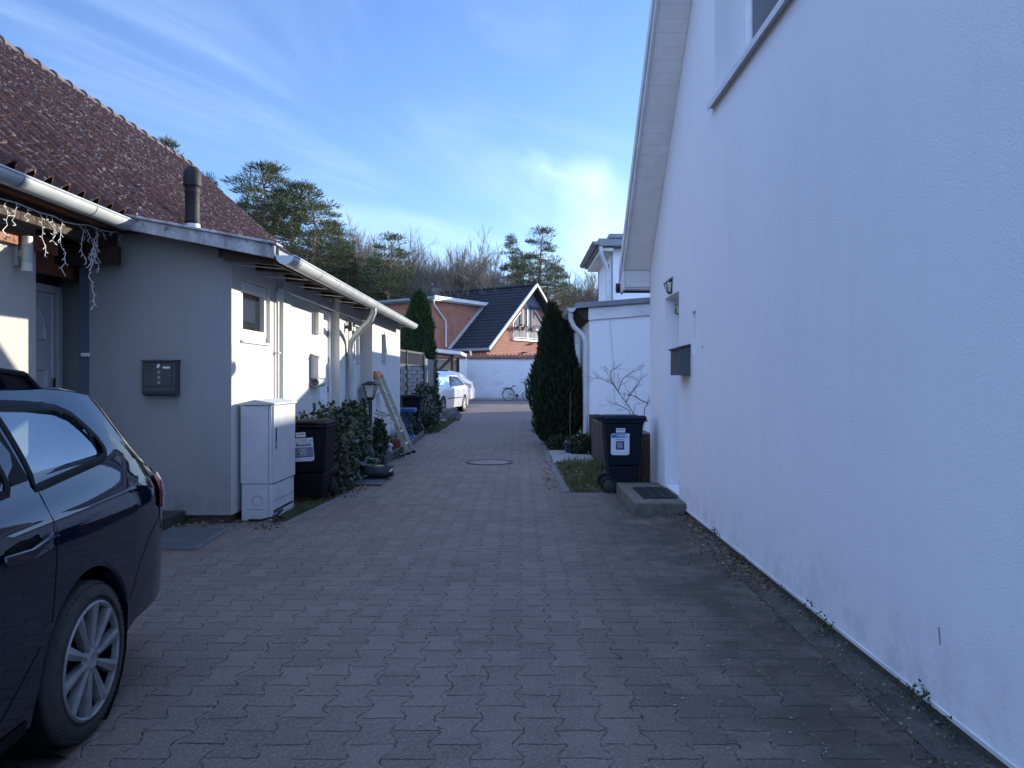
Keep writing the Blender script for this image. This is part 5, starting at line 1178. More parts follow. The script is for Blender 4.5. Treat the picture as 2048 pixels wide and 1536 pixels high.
s_ = 1.17; wr = Vector((-2.45, 33.0, 0)); wf = Vector((-3.02, 30.05, 0)); d = (wr - wf).normalized(); nrm = Vector((d.y, -d.x, 0)); ang = atan2(-d.x, d.y)
saloon('saloon_car', wr - nrm * .875 * s_, ang, s_, 'white saloon car parked nose towards us beside the fence, sunlit along its side', m_carwhite)
saloon('hatchback_car', (X(947, 38.8) - 1.08 * 1.36, 38.8, 0), radians(-92), 1.36, 'pale car with a dark roof parked crosswise behind the white saloon', m_carwhite, m_trim)

# ---------------------------------------------------------------- bicycles
m_frame = simple('white_bike_frame', (.62, .63, .62), (.55, .56, .55), 6, .3); m_brass = simple('dull_gold_metal', (.30, .25, .12), (.22, .18, .08), 7, .4, .5)
def bicycle(loc, rot, sc, label):
    t = thing('bicycle', loc, label, 'bicycle', rot=rot, scale=sc); r = .345; A = Vector((0, 0, r)); B = Vector((1.12, 0, r))
    for c in (A, B):
        m = MB(); m.tube([c + Vector((cos(a) * (r - .02), 0, sin(a) * (r - .02))) for a in [i * pi / 20 for i in range(40)]], .021, 7, closed=True); wh = m.build('wheel', m_tyre, t, local=True)
        m = MB(); m.tube([c + Vector((cos(a) * (r - .045), 0, sin(a) * (r - .045))) for a in [i * pi / 16 for i in range(32)]], .011, 5, closed=True); m.build('rim', m_alu, wh, local=True)
        m = MB()
        for k in range(20): a = k * pi / 10; m.tube([c + Vector((0, .02 * (-1)**k, 0)), c + Vector((cos(a) * (r - .05), 0, sin(a) * (r - .05)))], .0022, 3)
        m.tube([c + Vector((0, -.04, 0)), c + Vector((0, .04, 0))], .03, 8); m.build('spokes', m_zinc, wh, local=True)
        m = MB(); m.tube([c + Vector((cos(a) * (r + .02), 0, sin(a) * (r + .02))) for a in [radians(x) for x in (range(10, 190, 12) if c == A else range(20, 160, 12))]], .014, 5); m.build('mudguard', m_black, t, local=True)
    bb = Vector((.47, 0, .29)); hd = Vector((.95, 0, .84)); hb_ = Vector((.98, 0, .70)); st = Vector((.36, 0, .60))
    m = MB(); m.tube([hb_, Vector((.86, 0, .58)), Vector((.68, 0, .36)), bb], [.036, .042, .042, .04], 8); m.tube([bb, st, Vector((.33, 0, .78))], .018, 8); m.tube([hd, hb_], .024, 8); m.build('frame', m_frame, t, local=True)
    m = MB()
    for s in (-1, 1): m.tube([bb + Vector((0, s * .03, 0)), A + Vector((0, s * .06, 0))], .011, 6); m.tube([st + Vector((0, s * .02, -.06)), A + Vector((0, s * .06, 0))], .009, 6)
    m.tube([bb + Vector((0, -.06, .03)), A + Vector((.05, -.06, .05))], .02, 5); m.build('chain_stay', m_brass, t, local=True)
    m = MB(); m.tube([hb_, Vector((1.01, 0, .62))], .022, 7)
    for s in (-1, 1): m.tube([Vector((1.01, s * .05, .66)), Vector((1.04, s * .05, .55)), B + Vector((0, s * .05, 0))], .014, 6)
    m.build('fork', m_black, t, local=True)
    m = MB(); m.tube([hd, Vector((.93, 0, .95)), Vector((.95, 0, 1.02))], .014, 6); m.tube([(.72, -.29, 1.03), (.80, -.28, 1.06), (.93, -.16, 1.06), (.96, 0, 1.03), (.93, .16, 1.06), (.80, .28, 1.06), (.72, .29, 1.03)], .013, 6)
    for s in (-1, 1): m.tube([(.72, s * .29, 1.03), (.83, s * .275, 1.06)], .019, 6); m.tube([(.95, s * .2, 1.08), (.98, s * .26, 1.20)], .008, 5)
    m.build('handlebar', m_black, t, local=True)
    m = MB(); m.add([(.18, -.07, .845), (.18, .07, .845), (.30, .085, .86), (.30, -.085, .86), (.45, .02, .85), (.45, -.02, .85), (.19, -.06, .79), (.19, .06, .79), (.30, .06, .80), (.30, -.06, .80), (.44, .012, .82), (.44, -.012, .82)], [(0, 3, 2, 1), (3, 5, 4, 2), (6, 7, 8, 9), (9, 8, 10, 11), (0, 1, 7, 6), (1, 2, 8, 7), (2, 4, 10, 8), (4, 5, 11, 10), (5, 3, 9, 11), (3, 0, 6, 9)]); m.build('saddle', m_black, t, bevel=.02, local=True)
    m = MB(); m.box(-.24, .22, -.07, .07, .70, .745)
    for s in (-1, 1): m.tube([(-.1, s * .07, .70), (0, s * .07, r)], .006, 5); m.tube([(.18, s * .07, .70), (0, s * .07, r)], .006, 5)
    m.box(-.30, -.25, -.04, .04, .66, .73); m.build('rear_rack', m_black, t, local=True)
    m = MB(); m.lathe([(0, -.06), (.09, -.06), (.09, -.045), (0, -.045)], bb, 16, ax='y'); m.bar(bb + Vector((0, -.07, 0)), bb + Vector((.06, -.07, -.16)), .02, .02); m.box(bb.x + .02, bb.x + .1, -.13, -.06, bb.z - .18, bb.z - .15); m.bar(bb + Vector((0, .07, 0)), bb + Vector((-.06, .07, .16)), .02, .02); m.bar((.47, -.06, .25), (.40, -.12, .01), .012, .012); m.box(.40, .56, -.055, .055, .24, .38); m.build('crankset', m_black, t, local=True)
    return t
by_ = 49.3; bs = 1.18; bx0 = X(1017, by_)
bicycle((bx0, by_, 0), radians(2), bs, 'white step through bicycle leaning before the painted brick wall')
bicycle((bx0 + 1.55, by_ + .05, 0), radians(-3), bs, 'second bicycle, almost wholly hidden behind the tall dark conifer')

# ---------------------------------------------------------------- fences, wall and carport on the far side
m_greywood = simple('weathered_larch', (.34, .32, .29), (.20, .19, .17), 16, .9, 0, .5, 40); m_lat = simple('dark_lattice', (.045, .05, .06), (.03, .034, .04), 8, .7)
t = thing('woven_fence', (-3.0, 20.8, 0), 'weathered woven slat fence with lattice top beyond the white annex', 'fence')
p0, p1 = Vector((-3.18, 19.4, 0)), Vector((-2.9, 22.1, 0)); d = (p1 - p0); dn = d.normalized(); nr_ = Vector((dn.y, -dn.x, 0))
for a, b in ((0, .28), (.29, 1)):
    m = MB(); q0 = p0 + d * a; q1 = p0 + d * b; n = 15; zt_ = Z(732, 20.8)
    for k in range(n):
        z = .12 + (zt_ - .12) * k / n; vs = []; S = 24
        for i in range(S + 1):
            tt = i / S; o = .028 * sin(tt * (b - a) * pi * 5.2 + k * pi); p = q0.lerp(q1, tt) + nr_ * (o + .01)
            vs += [p + Vector((0, 0, z)), p + Vector((0, 0, z + (zt_ - .12) / n - .008))]
        m.add(vs, [(2 * i, 2 * i + 2, 2 * i + 3, 2 * i + 1) for i in range(S)], 0)
    for tt in (.02, .33, .66, .98): q = q0.lerp(q1, tt); m.box(q.x - .02, q.x + .02, q.y - .03, q.y + .03, .05, zt_)
    m.build('woven_panel', m_greywood, t)
    m = MB(); z0, z1 = zt_ + .02, Z(704, 20.8); L_ = (q1 - q0).length
    for k in range(int(L_ / .075) + 5):
        for s in (-1, 1):
            x0_ = (k - 2) * .075; a_, b_ = x0_, x0_ + s * (z1 - z0); 
            pa, pb = (a_, z0), (b_, z1)
            def cl(pa, pb):
                (x0, y0), (x1, y1) = pa, pb; t0, t1 = 0, 1; dx = x1 - x0
                for lim, sg in ((0, 1), (L_, -1)):
                    if abs(dx) < 1e-9: continue
                    tt = (lim - x0) / dx
                    if dx * sg > 0: t0 = max(t0, tt)
                    else: t1 = min(t1, tt)
                return None if t0 >= t1 else ((x0 + dx * t0, y0 + (y1 - y0) * t0), (x0 + dx * t1, y0 + (y1 - y0) * t1))
            r_ = cl(pa, pb)
            if r_: m.bar(q0 + dn * r_[0][0] + nr_ * (.012 * s) + Vector((0, 0, r_[0][1])), q0 + dn * r_[1][0] + nr_ * (.012 * s) + Vector((0, 0, r_[1][1])), .02, .010)
    m.bar(q0 + Vector((0, 0, z1)), q1 + Vector((0, 0, z1)), .05, .05); m.bar(q0 + Vector((0, 0, z0)), q1 + Vector((0, 0, z0)), .05, .04); m.build('lattice', m_lat, t)
for a in (0, .285, 1): m = MB(); q = p0 + d * a; m.box(q.x - .045, q.x + .045, q.y - .045, q.y + .045, 0, Z(701, 20.8)); m.build('post', m_darkwood, t)
t = thing('dark_gate', (-2.95, 23.5, 0), 'dark blue grey plank gate next to the woven fence', 'gate'); m = MB()
for k in range(16):
    q = Vector((-2.88, 22.2, 0)).lerp(Vector((-2.95, 25.1, 0)), k / 16); m.box(q.x - .03, q.x + .03, q.y, q.y + .172, .08, Z(716, 22.2))
m.build('planks', m_anth, t, bevel=.004); m = MB(); m.box(-2.93, -2.83, 22.1, 22.2, 0, Z(712, 22.2)); m.build('post', m_anth, t); m = MB(); m.box(-3.0, -2.9, 25.1, 25.2, 0, Z(714, 22.2)); m.build('post', m_anth, t)

t = thing('painted_garden_wall', (0, 50, 0), 'long white painted brick garden wall at the end of the drive', 'wall')
wy_ = 49.9; wz = Z(716, wy_); wxl = X(934, wy_); m = MB(); m.box(wxl, 14, wy_, wy_ + .3, -.05, wz); m.build('brickwork', m_paintbrick, t)
m = MB(); m.prism([(wxl, wy_ + .01, -.05), (wxl - 2.7, wy_ + 3, -.05), (wxl - 2.7, wy_ + 3.3, -.05), (wxl, wy_ + .3, -.05)], (0, 0, wz + .05)); m.build('side_wall', m_white, t)
m = MB()
def cope(p, q, n):
    p = Vector(p); q = Vector(q); d = (q - p).normalized(); f_ = Vector((d.y, -d.x, 0))
    for i in range(n):
        c = p.lerp(q, (i + .5) / n); w = (q - p).length / n * .5; vs = []
        for (k, zz, sc_) in ((.22, -.10, 1.0), (-.18, .13, .85)):
            for a in range(9): th = pi * a / 8; vs.append(c + d * (cos(th) * w * sc_) + f_ * k + Vector((0, 0, zz + sin(th) * w * 1.1 * sc_)))
        m.add(vs, [(a, a + 1, 10 + a, 9 + a) for a in range(8)], 0, True); m.add(vs[:9], [tuple(range(9))]); m.add(vs[9:], [tuple(range(9))])
cope((wxl, wy_ + .15, wz + .02), (14, wy_ + .15, wz + .02), 68); cope((wxl - 2.7, wy_ + 3.15, wz + .1), (wxl, wy_ + .15, wz + .05), 15)
m.prism([(wxl, wy_ - .05, wz), (14, wy_ - .05, wz), (14, wy_ + .35, wz + .12), (wxl, wy_ + .35, wz + .12)], (0, 0, .03)); m.build('tile_coping', m_copetile, t)
t = thing('carport', (-5, 45, 0), 'open timber carport with pale fascia behind the white saloon', 'carport'); cy_ = 44.
cr = X(922, cy_); cl_ = X(845, cy_); m = MB(); m.prism([(cl_, cy_, Z(694, cy_)), (cr, cy_, Z(703, cy_)), (cr, cy_, Z(709, cy_)), (cl_, cy_, Z(702, cy_))], (0, 4.6, 0)); m.build('roof', m_fasciaw, t)
m = MB(); m.prism([(cl_, cy_ + .1, Z(702, cy_)), (X(908, cy_), cy_ + .1, Z(710, cy_)), (X(908, cy_), cy_ + .1, Z(714, cy_)), (cl_, cy_ + .1, Z(706, cy_))], (0, .15, 0)); m.build('beam', m_darkwood, t)
m = MB(); xq_ = X(904, cy_); m.box(xq_ - .09, xq_ + .09, cy_ + .1, cy_ + .28, 0, Z(712, cy_)); m.build('post', m_darkwood, t); m = MB(); m.box(xq_ - .09, xq_ + .09, cy_ + 4.2, cy_ + 4.38, 0, Z(712, cy_)); m.build('post', m_darkwood, t)
m = MB(); m.bar((X(876, cy_), cy_ + .2, Z(742, cy_)), (xq_ - .05, cy_ + .2, Z(715, cy_)), .14, .17); m.build('brace', m_darkwood, t)
m = MB(); m.box(cl_, xq_ - .1, cy_ + 4.3, cy_ + 4.4, 0, Z(716, cy_)); m.build('back_panel', simple('beige_board', (.42, .38, .32), (.36, .33, .28), 3, .8), t)
m = MB(); m.box(X(871, cy_) - .08, X(871, cy_) + .08, cy_ + .1, cy_ + .28, 0, Z(703, cy_)); m.build('post', simple('pale_timber', (.40, .30, .20), (.32, .24, .16)), t)

# ---------------------------------------------------------------- brick house
bo = Vector((1.455, 59.8, 0)); ba = atan2(-.565, .825)
bh = thing('brick_house', bo, 'red brick house with steep dark tiled roof and glazed gable behind the garden wall', 'house', rot=ba)
zr_, ze_, hs_ = 9.05, 3.74, 6.36; Lh = -16.
def bm(name, mb, mats, par=bh, **k): return mb.build(name, mats, par, local=True, **k)
tlb = (zr_ - ze_) / hs_; rz = lambda y: zr_ - abs(y) * tlb
m = MB(); fg = lambda a, b, d: (-.75 - d, a, b)
gl_ = [(-2.35, 4.62), (-1.2, 4.62), (-1.2, 6.9), (-2.35, 5.95)]; gd = [(-.98, 4.62), (.45, 4.62), (.45, 7.35), (-.98, 7.35)]; gr = [(.72, 4.62), (2.35, 4.62), (2.35, 5.95), (.72, 7.25)]
m.wall([(-5.8, 0), (5.8, 0), (5.8, rz(5.8) - .25), (0, rz(0) - .25), (-5.8, rz(5.8) - .25)], [(gl_, .15), (gd, .15), (gr, .15)], fg, .3)
m.box(Lh, -1.06, -5.8, -5.5, 0, rz(5.8) - .25); m.box(Lh, -1.06, 5.5, 5.8, 0, rz(5.8) - .25)
m.box(Lh - 2, -4.06, -7.99, -7.7, 0, 7.3); m.box(-4.36, -4.06, -7.69, -1.5, 0, 7.3); bm('brick_wall', m, m_brick)
m = MB(); m.prism([(-.72, -2.0, 7.40), (2.0 - 4, 0, 0)][:1] + [(-.72, 2.0, 7.40), (-.72, 1.95, rz(1.95) - .30), (-.72, 0, rz(0) - .30), (-.72, -1.95, rz(1.95) - .30)], (-.02, 0, 0)); bm('gable_cladding', m, m_bluegrey)
m = MB()
for s in (-1, 1):
    m.prism([(Lh, s * hs_, ze_ - .14), (Lh, 0, zr_ - .10), (Lh, 0, zr_ - .26), (Lh, s * hs_, ze_ - .30)], (-Lh - .04, 0, 0))
    e = Vector((0, -s * hs_, zr_ - ze_)).normalized(); nn_ = Vector((0, s * e.z, abs(e.y)))
    tiled(m, Vector((Lh, s * hs_, ze_ - .08)), Vector((1, 0, 0)), e, nn_, -Lh - .12, sqrt(hs_**2 + (zr_ - ze_)**2), .33, .42, .045, .05, sub=5)
m.tube([(Lh, 0, zr_ + .02), (-.05, 0, zr_ + .02)], .12, 10); roofb = bm('roof', m, m_darktile)
m = MB()
for s in (-1, 1): m.prism([(-.12, s * (hs_ + .05), ze_ - .16), (-.12, 0, zr_ - .08), (-.12, 0, zr_ + .13), (-.12, s * (hs_ + .05), ze_ + .05)], (.14, 0, 0))
bm('bargeboard', m, m_fasciaw)
m = MB(); m.box(-11.6, -10.2, -.5, .5, zr_ - .3, zr_ + .50); ch_ = m.build('chimney', m_zinc, roofb, local=True); m = MB(); m.box(-11.7, -10.1, -.6, .6, zr_ + .50, zr_ + .62); m.lathe([(.15, zr_ + .62), (.13, zr_ + 1.0), (.0, zr_ + 1.0)], (-11.2, 0, 0), 12); 
m.v = m.v; m.build('chimney_cap', m_zincdark, roofb, local=True)
m = MB(); m.box(Lh - 2, -3.75, -8.35, 0, 7.3, 7.62); bm('wing_roof', m, m_zincdark)
m = MB(); m.box(-3.74, -3.70, -8.3, -1.3, 7.42, 7.68); bm('wing_fascia', m, m_fasciaw); m = MB(); m.tube([(-4.0, -8.42, 7.45), (Lh - 2, -8.42, 7.45)], .1, 8); m.tube([(-1.0 + Lh, -6.46, ze_ - .1), (-.15, -6.46, ze_ - .1)], .1, 8); bm('gutter', m, m_zincdark)
m = MB(); m.tube([(-3.85, -8.30, 7.35), (-3.85, -8.2, 7.0), (-3.96, -7.4, 6.4), (-3.98, -6.75, 5.9), (-3.98, -6.7, 5.5), (-3.98, -6.7, 3.9)], .075, 10); bm('downpipe', m, m_zinc)
m = MB(); m.tube([(-1.8, -6.46, ze_ - .15), (-1.8, -6.35, ze_ - .5), (-1.6, -5.9, ze_ - .9), (-1.6, -5.9, 1)], .08, 10); bm('downpipe', m, m_pvc)
m = MB(); e0 = Vector((-3.98, -6.4, ze_ - .02)); e1 = Vector((-3.98, -1.7, rz(1.7) + .05)); m.bar(e0, e1, .3, .12); bm('valley_flashing', m, m_zinc)
for poly in (gl_, gd, gr):
    m = MB(); n_ = len(poly)
    for i in range(n_): a, b = poly[i], poly[(i + 1) % n_]; m.bar((-.82, a[0] * .985, a[1]), (-.82, b[0] * .985, b[1]), .10, .10, up=(1, 0, 0))
    if poly is gd: m.bar((-.82, -.25, 4.62), (-.82, -.25, 7.35), .09, .09)
    w = bm('gable_window', m, m_pvc); m = MB(); m.poly([(-.87, a, b) for a, b in poly]); m.build('pane', m_glass, w, local=True)
m = MB(); m.box(-.76, -.60, -2.5, 2.5, 4.50, 4.62); bm('window_sill', m, m_pvc)
ra = thing('balcony_railing', bo, 'thin metal balcony railing across the glazed brick gable', 'railing', rot=ba)
m = MB(); m.box(-.60, -.56, -2.4, 2.4, 5.62, 5.66); m.box(-.60, -.56, -2.4, 2.4, 4.72, 4.75)
for k in range(33): y = -2.4 + k * .15; m.box(-.59, -.57, y - .01, y + .01, 4.75, 5.62)
m.build('bars', m_zinc, ra, local=True)
m_pink = simple('pink_petals', (.62, .20, .26), (.70, .55, .55), 30, .7); m_leafd = simple('dark_leaf', (.03, .05, .02), (.05, .08, .03), 20, .6)
for k, yy in enumerate((-2.0, -1.3, -.1, .45, 1.2)):
    f_ = thing('balcony_planter', bo, ['leftmost planter on the balcony railing, mostly green', 'pink flower planter left of the balcony door', 'pink flower planter on the left half of the balcony door', 'white pot planter on the right half of the balcony door', 'dark planter to the right of the balcony door'][k], 'planter', 'planters on the balcony railing', rot=ba)
    m = MB(); m.prism([(-.52, yy - .16, 5.38), (-.34, yy - .16, 5.38), (-.31, yy - .18, 5.58), (-.55, yy - .18, 5.58)], (0, .33, 0)); m.build('pot', m_pvc if k == 3 else m_black, f_, local=True)
    for nm, mt, n_ in (('flowers', m_pink, 26 if 0 < k < 4 else 8), ('leaves', m_leafd, 24)):
        m = MB()
        for i in range(n_): c = Vector((-.43 + R.uniform(-.15, .18), yy + R.uniform(-.26, .26), 5.60 + R.uniform(-.10, .20))); a = Vector((R.uniform(-1, 1), R.uniform(-1, 1), R.uniform(-1, 1))).normalized() * .06; b = a.orthogonal().normalized() * .055; m.add([c - a, c + b, c + a, c - b], [(0, 1, 2, 3)])
        m.build(nm, mt, f_, local=True)
# two small hoods below the window throw long raking shadows
m = MB()
for yy, zz in ((.1, 4.28), (-.9, 3.55)): m.box(-.75, -.50, yy - .22, yy + .22, zz, zz + .07)
bm('brick_hood', m, m_darktile)
# ---------------------------------------------------------------- plants
def leafmat(name, cols, rough=.55, trans=.25):
    n = NT(name); r = n.island(); c = n.mix(n.ramp(r, 0, .5), cols[0], cols[1]); c = n.mix(n.ramp(r, .5, 1), c, cols[2]); n.set('Base Color', c); n.set('Roughness', rough); n.set('Specular IOR Level', .35)
    if trans:
        tr = n.N.new('ShaderNodeBsdfTranslucent'); n.L.new(c, tr.inputs[0]); mx = n.N.new('ShaderNodeMixShader'); mx.inputs[0].default_value = trans
        out = [x for x in n.N if x.type == 'OUTPUT_MATERIAL'][0]; n.L.new(n.b.outputs[0], mx.inputs[1]); n.L.new(tr.outputs[0], mx.inputs[2]); n.L.new(mx.outputs[0], out.inputs[0])
    return n.m
m_ivy = leafmat('ivy_leaf', ((.015, .025, .012), (.032, .048, .022), (.062, .080, .042)), .4, .1)
m_thuja = leafmat('thuja_spray', ((.010, .020, .012), (.022, .040, .020), (.040, .065, .026)), .6, .15)
m_thuja2 = leafmat('thuja_spray_green', ((.018, .032, .012), (.035, .06, .02), (.07, .11, .03)), .6, .15)
m_shrub = leafmat('shrub_leaf', ((.016, .026, .012), (.03, .045, .018), (.05, .07, .03)), .45, .15)
m_needle = leafmat('pine_needle', ((.028, .042, .017), (.060, .078, .030), (.115, .130, .050)), .6, .2)
m_grass = leafmat('grass_blade', ((.045, .065, .02), (.085, .10, .035), (.19, .16, .08)), .6, .3)
m_bark = simple('grey_bark', (.12, .095, .07), (.07, .055, .042), 5, .95, 0, .5, 20); m_pinebark = simple('pine_bark', (.26, .16, .10), (.13, .09, .065), 4, .95, 0, .5, 20)
m_twig = simple('bare_twig', (.22, .175, .125), (.15, .12, .09), 3, .95); m_litter = leafmat('dead_leaf', ((.10, .06, .03), (.17, .12, .07), (.26, .21, .15)), .9, .1)
def leaf(mb, p, d, w, l, curl=.25):
    d = d.normalized(); u = d.orthogonal().normalized(); u = Matrix.Rotation(R.uniform(0, 6.28), 3, d) @ u; n = d.cross(u)
    a = p; mb.add([a, a + d * l * .25 + u * w * .55 + n * w * curl, a + d * l * .62 + u * w * .40 + n * w * curl * .6, a + d * l, a + d * l * .62 - u * w * .40 + n * w * curl * .6, a + d * l * .25 - u * w * .55 + n * w * curl, a + d * l * .5],
                  [(0, 1, 6), (1, 2, 6), (2, 3, 6), (3, 4, 6), (4, 5, 6), (5, 0, 6)])
def rv(z=0.): return Vector((R.gauss(0, 1), R.gauss(0, 1), R.gauss(0, 1) + z)).normalized()
# ivy hedge along the left flower bed
iv = thing('ivy_hedge', (-2.7, 11.4, 0), 'dense dark ivy hedge between the black bin and the post lantern', 'hedge')
m = MB(); blobs = [(-2.60, 9.62, .36, .48, .33, .50), (-2.62, 10.3, .34, .45, .45, .5), (-2.63, 11.0, .32, .5, .5, .52), (-2.72, 11.7, .28, .54, .45, .56), (-2.74, 12.3, .18, .52, .4, .52), (-2.54, 13.35, .11, .34, .32, .34)]
core = MB()
for (x, y, rx, z, ry, rz_) in blobs:
    core.M = Matrix.Translation((x, y, z * .9)) @ Matrix.Diagonal((rx * .72, ry * .8, rz_ * .8, 1)); P = [(sin(pi * i / 8), -cos(pi * i / 8)) for i in range(9)]; core.lathe([(max(.001, a), b) for a, b in P], (0, 0, 0), 12)
    for i in range(820):
        d = rv(.15); k = R.uniform(.78, 1.08) * (1 + .55 * noise.noise(Vector((x, y, z)) * 3 + d * 2.0)); p = Vector((x + d.x * rx * k, y + d.y * ry * k, max(.02, z + d.z * rz_ * k)))
        if p.x < -2.93: continue
        q_ = R.choice((.6, .8, 1, 1.25)); leaf(m, p, d + rv() * .9 + Vector((0, 0, -.35)), R.uniform(.04, .075) * q_, R.uniform(.045, .085) * q_)
    for i in range(90):
        q = Vector((x + R.uniform(-.3, .45), y + R.uniform(-.4, .4), R.uniform(.01, .16))); leaf(m, q, rv() + Vector((.3, 0, .2)), .06, .07)
for (u, v, Y) in ((680, 808, 12), (692, 806, 12), (715, 806, 12.8), (723, 795, 13), (728, 800, 13), (735, 812, 13.2), (747, 815, 13.4), (600, 835, 9.4), (612, 830, 9.4), (640, 832, 9.6), (655, 836, 9.6)):
    b = Vector((X(u, Y), Y, Z(v, Y)))
    m.tube([b - Vector((.02, 0, .25)), b], .004, 4)
    for i in range(12): leaf(m, b + Vector((R.uniform(-.07, .07), R.uniform(-.07, .07), R.uniform(-.2, .02))), rv(.3), .05, .07)
m.build('leaves', m_ivy, iv); core.build('stems', m_soil, iv)

def column(name, loc, h, rad, label, mat, n, prof, lean=(0, 0), tops=()):
    t = thing(name, loc, label, 'conifer'); m = MB(); lo = Vector(loc)
    core = MB(); pr = []
    for i in range(17):
        z = i / 16; pr.append((max(.005, interp(prof, z) * rad * .74), .05 + z * h * .95))
    core.lathe(pr, (0, 0, 0), 16)
    core.v = [(x * (1 + .2 * noise.noise(Vector((x, y, z)) * 2.2)) + lean[0] * (z / h)**2, y * (1 + .2 * noise.noise(Vector((x, y, z + 9)) * 2.2)) + lean[1] * (z / h)**2, z) for x, y, z in core.v]
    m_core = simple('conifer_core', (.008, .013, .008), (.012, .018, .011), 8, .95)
    for i in range(n):
        z = R.random() ** .9; a = R.uniform(0, 2 * pi); lump = 1 + .34 * noise.noise(Vector((cos(a) * 1.6, sin(a) * 1.6, z * h * 1.3 + loc[0]))) + .10 * noise.noise(Vector((cos(a) * 5, sin(a) * 5, z * h * 3.5)))
        r = interp(prof, z) * rad * lump * R.uniform(.62, 1.05); c = Vector((cos(a) * r + lean[0] * z * z, sin(a) * r + lean[1] * z * z, .04 + z * h * .97))
        d = (Vector((cos(a), sin(a), 0)) * R.uniform(.2, .85) + Vector((0, 0, 1.15)) + rv() * .25).normalized(); l = R.uniform(.10, .20) * (rad / .6) ** .5; w = l * .13
        u = d.cross(Vector((cos(a), sin(a), .1))).normalized(); u = Matrix.Rotation(R.uniform(-1, 1), 3, d) @ u; nn_ = d.cross(u)
        m.add([c, c + d * l * .5 + u * w, c + d * l, c + d * l * .5 - u * w, c + d * l * .55 + nn_ * w * .8], [(0, 1, 4), (1, 2, 4), (2, 3, 4), (3, 0, 4)])
    for (dx, dy, z0, l) in tops:
        for i in range(260):
            tt = R.random(); c = Vector((dx * tt + lean[0] * z0 * z0, dy * tt + lean[1] * z0 * z0, z0 * h + l * tt)) + rv() * .13 * (1 - tt * .85); d = (Vector((dx, dy, l)).normalized() + rv() * .5).normalized(); w = .02
            u = d.orthogonal().normalized(); m.add([c, c + d * .07 + u * w, c + d * .15, c + d * .07 - u * w], [(0, 1, 2, 3)])
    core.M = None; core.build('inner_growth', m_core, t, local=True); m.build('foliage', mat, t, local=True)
    m = MB(); m.tube([(0, 0, -.05), (0, 0, h * .3)], rad * .08, 8); m.build('trunk', m_bark, t, local=True); return t
prof = [(0, .55), (.06, .80), (.15, .95), (.3, 1.0), (.45, .93), (.6, .78), (.75, .58), (.88, .34), (.96, .14), (1, .03)]
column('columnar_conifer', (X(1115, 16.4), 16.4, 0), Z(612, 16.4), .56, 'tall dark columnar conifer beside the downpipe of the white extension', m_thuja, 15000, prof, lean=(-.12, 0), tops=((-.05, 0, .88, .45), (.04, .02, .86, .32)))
prof2 = [(0, .8), (.3, 1.0), (.45, 1.0), (.62, .88), (.78, .68), (.9, .45), (.97, .25), (1, .1)]
column('columnar_conifer', (X(838, 30), 30, 0), Z(584, 30), .78, 'olive green columnar conifer rising behind the woven fence', m_thuja2, 12000, prof2, tops=((.02, 0, .92, .45), (-.15, 0, .9, .35), (.16, 0, .9, .3)))

def bush(name, loc, r, h, n, mat, label, lw=.05, ll=.08, cat='shrub'):
    t = thing(name, loc, label, cat); m = MB(); st = MB()
    for i in range(14):
        a = R.uniform(0, 6.28); e = Vector((cos(a) * r * R.uniform(.3, .9), sin(a) * r * R.uniform(.3, .9), h * R.uniform(.6, 1))); st.tube([(0, 0, 0), e * .5 + rv() * .06, e], [.012, .008, .004], 5)
    for i in range(n):
        d = rv(.1); k = R.uniform(.35, 1.0) ** .5 * (1 + .35 * noise.noise(d * 1.8 + Vector(loc))); p = Vector((d.x * r * k, d.y * r * k, h * .52 + d.z * h * .5 * k))
        if p.z < .01: continue
        leaf(m, p, d + rv() * .8, lw * R.uniform(.7, 1.2), ll * R.uniform(.7, 1.2))
    m.build('leaves', mat, t, local=True); st.build('stems', m_bark, t, local=True); return t
bush('evergreen_shrub', (X(842, 20.3) + .12, 20.3, 0), .46, 1.28, 1700, m_shrub, 'dark evergreen shrub growing in front of the woven fence')
bush('low_shrub', (X(806, 16.6), 16.7, 0), .28, .75, 500, m_shrub, 'small leafy shrub left of the blue pedestal', .035, .06)
bush('low_plant', (X(1120, 15.2), 15.2, 0), .22, .22, 260, m_shrub, 'low green plant on the red bark mulch beside the blue pot', .05, .14, 'plant')
bush('low_plant', (X(1165, 14.3), 14.3, 0), .22, .36, 380, m_shrub, 'dark leafy plant behind the blue pot by the extension wall', .05, .10, 'plant')
# potted plant right
t = thing('flower_pot', (X(1143, 14.5), 14.5, 0), 'dark blue glazed pot with a thin bare stem beside the paving slab', 'flower pot')
m = MB(); m.lathe([(0, .0), (.11, .0), (.155, .19), (.17, .205), (.165, .22), (.145, .21), (.14, .17), (0, .17)], (X(1143, 14.5), 14.5, 0), 22); m.build('pot', simple('navy_glaze', (.010, .016, .05), (.018, .026, .07), 5, .2), t)
m = MB(); px_ = X(1143, 14.5); m.tube([(px_ - .02, 14.5, .15), (px_ - .03, 14.5, .6), (px_ - .02, 14.5, 1.2)], .006, 5)
for i in range(40): leaf(m, Vector((px_ + R.uniform(-.14, .14), 14.5 + R.uniform(-.14, .14), .19)), rv(.6), .03, .08)
m.build('plant', m_litter, t)
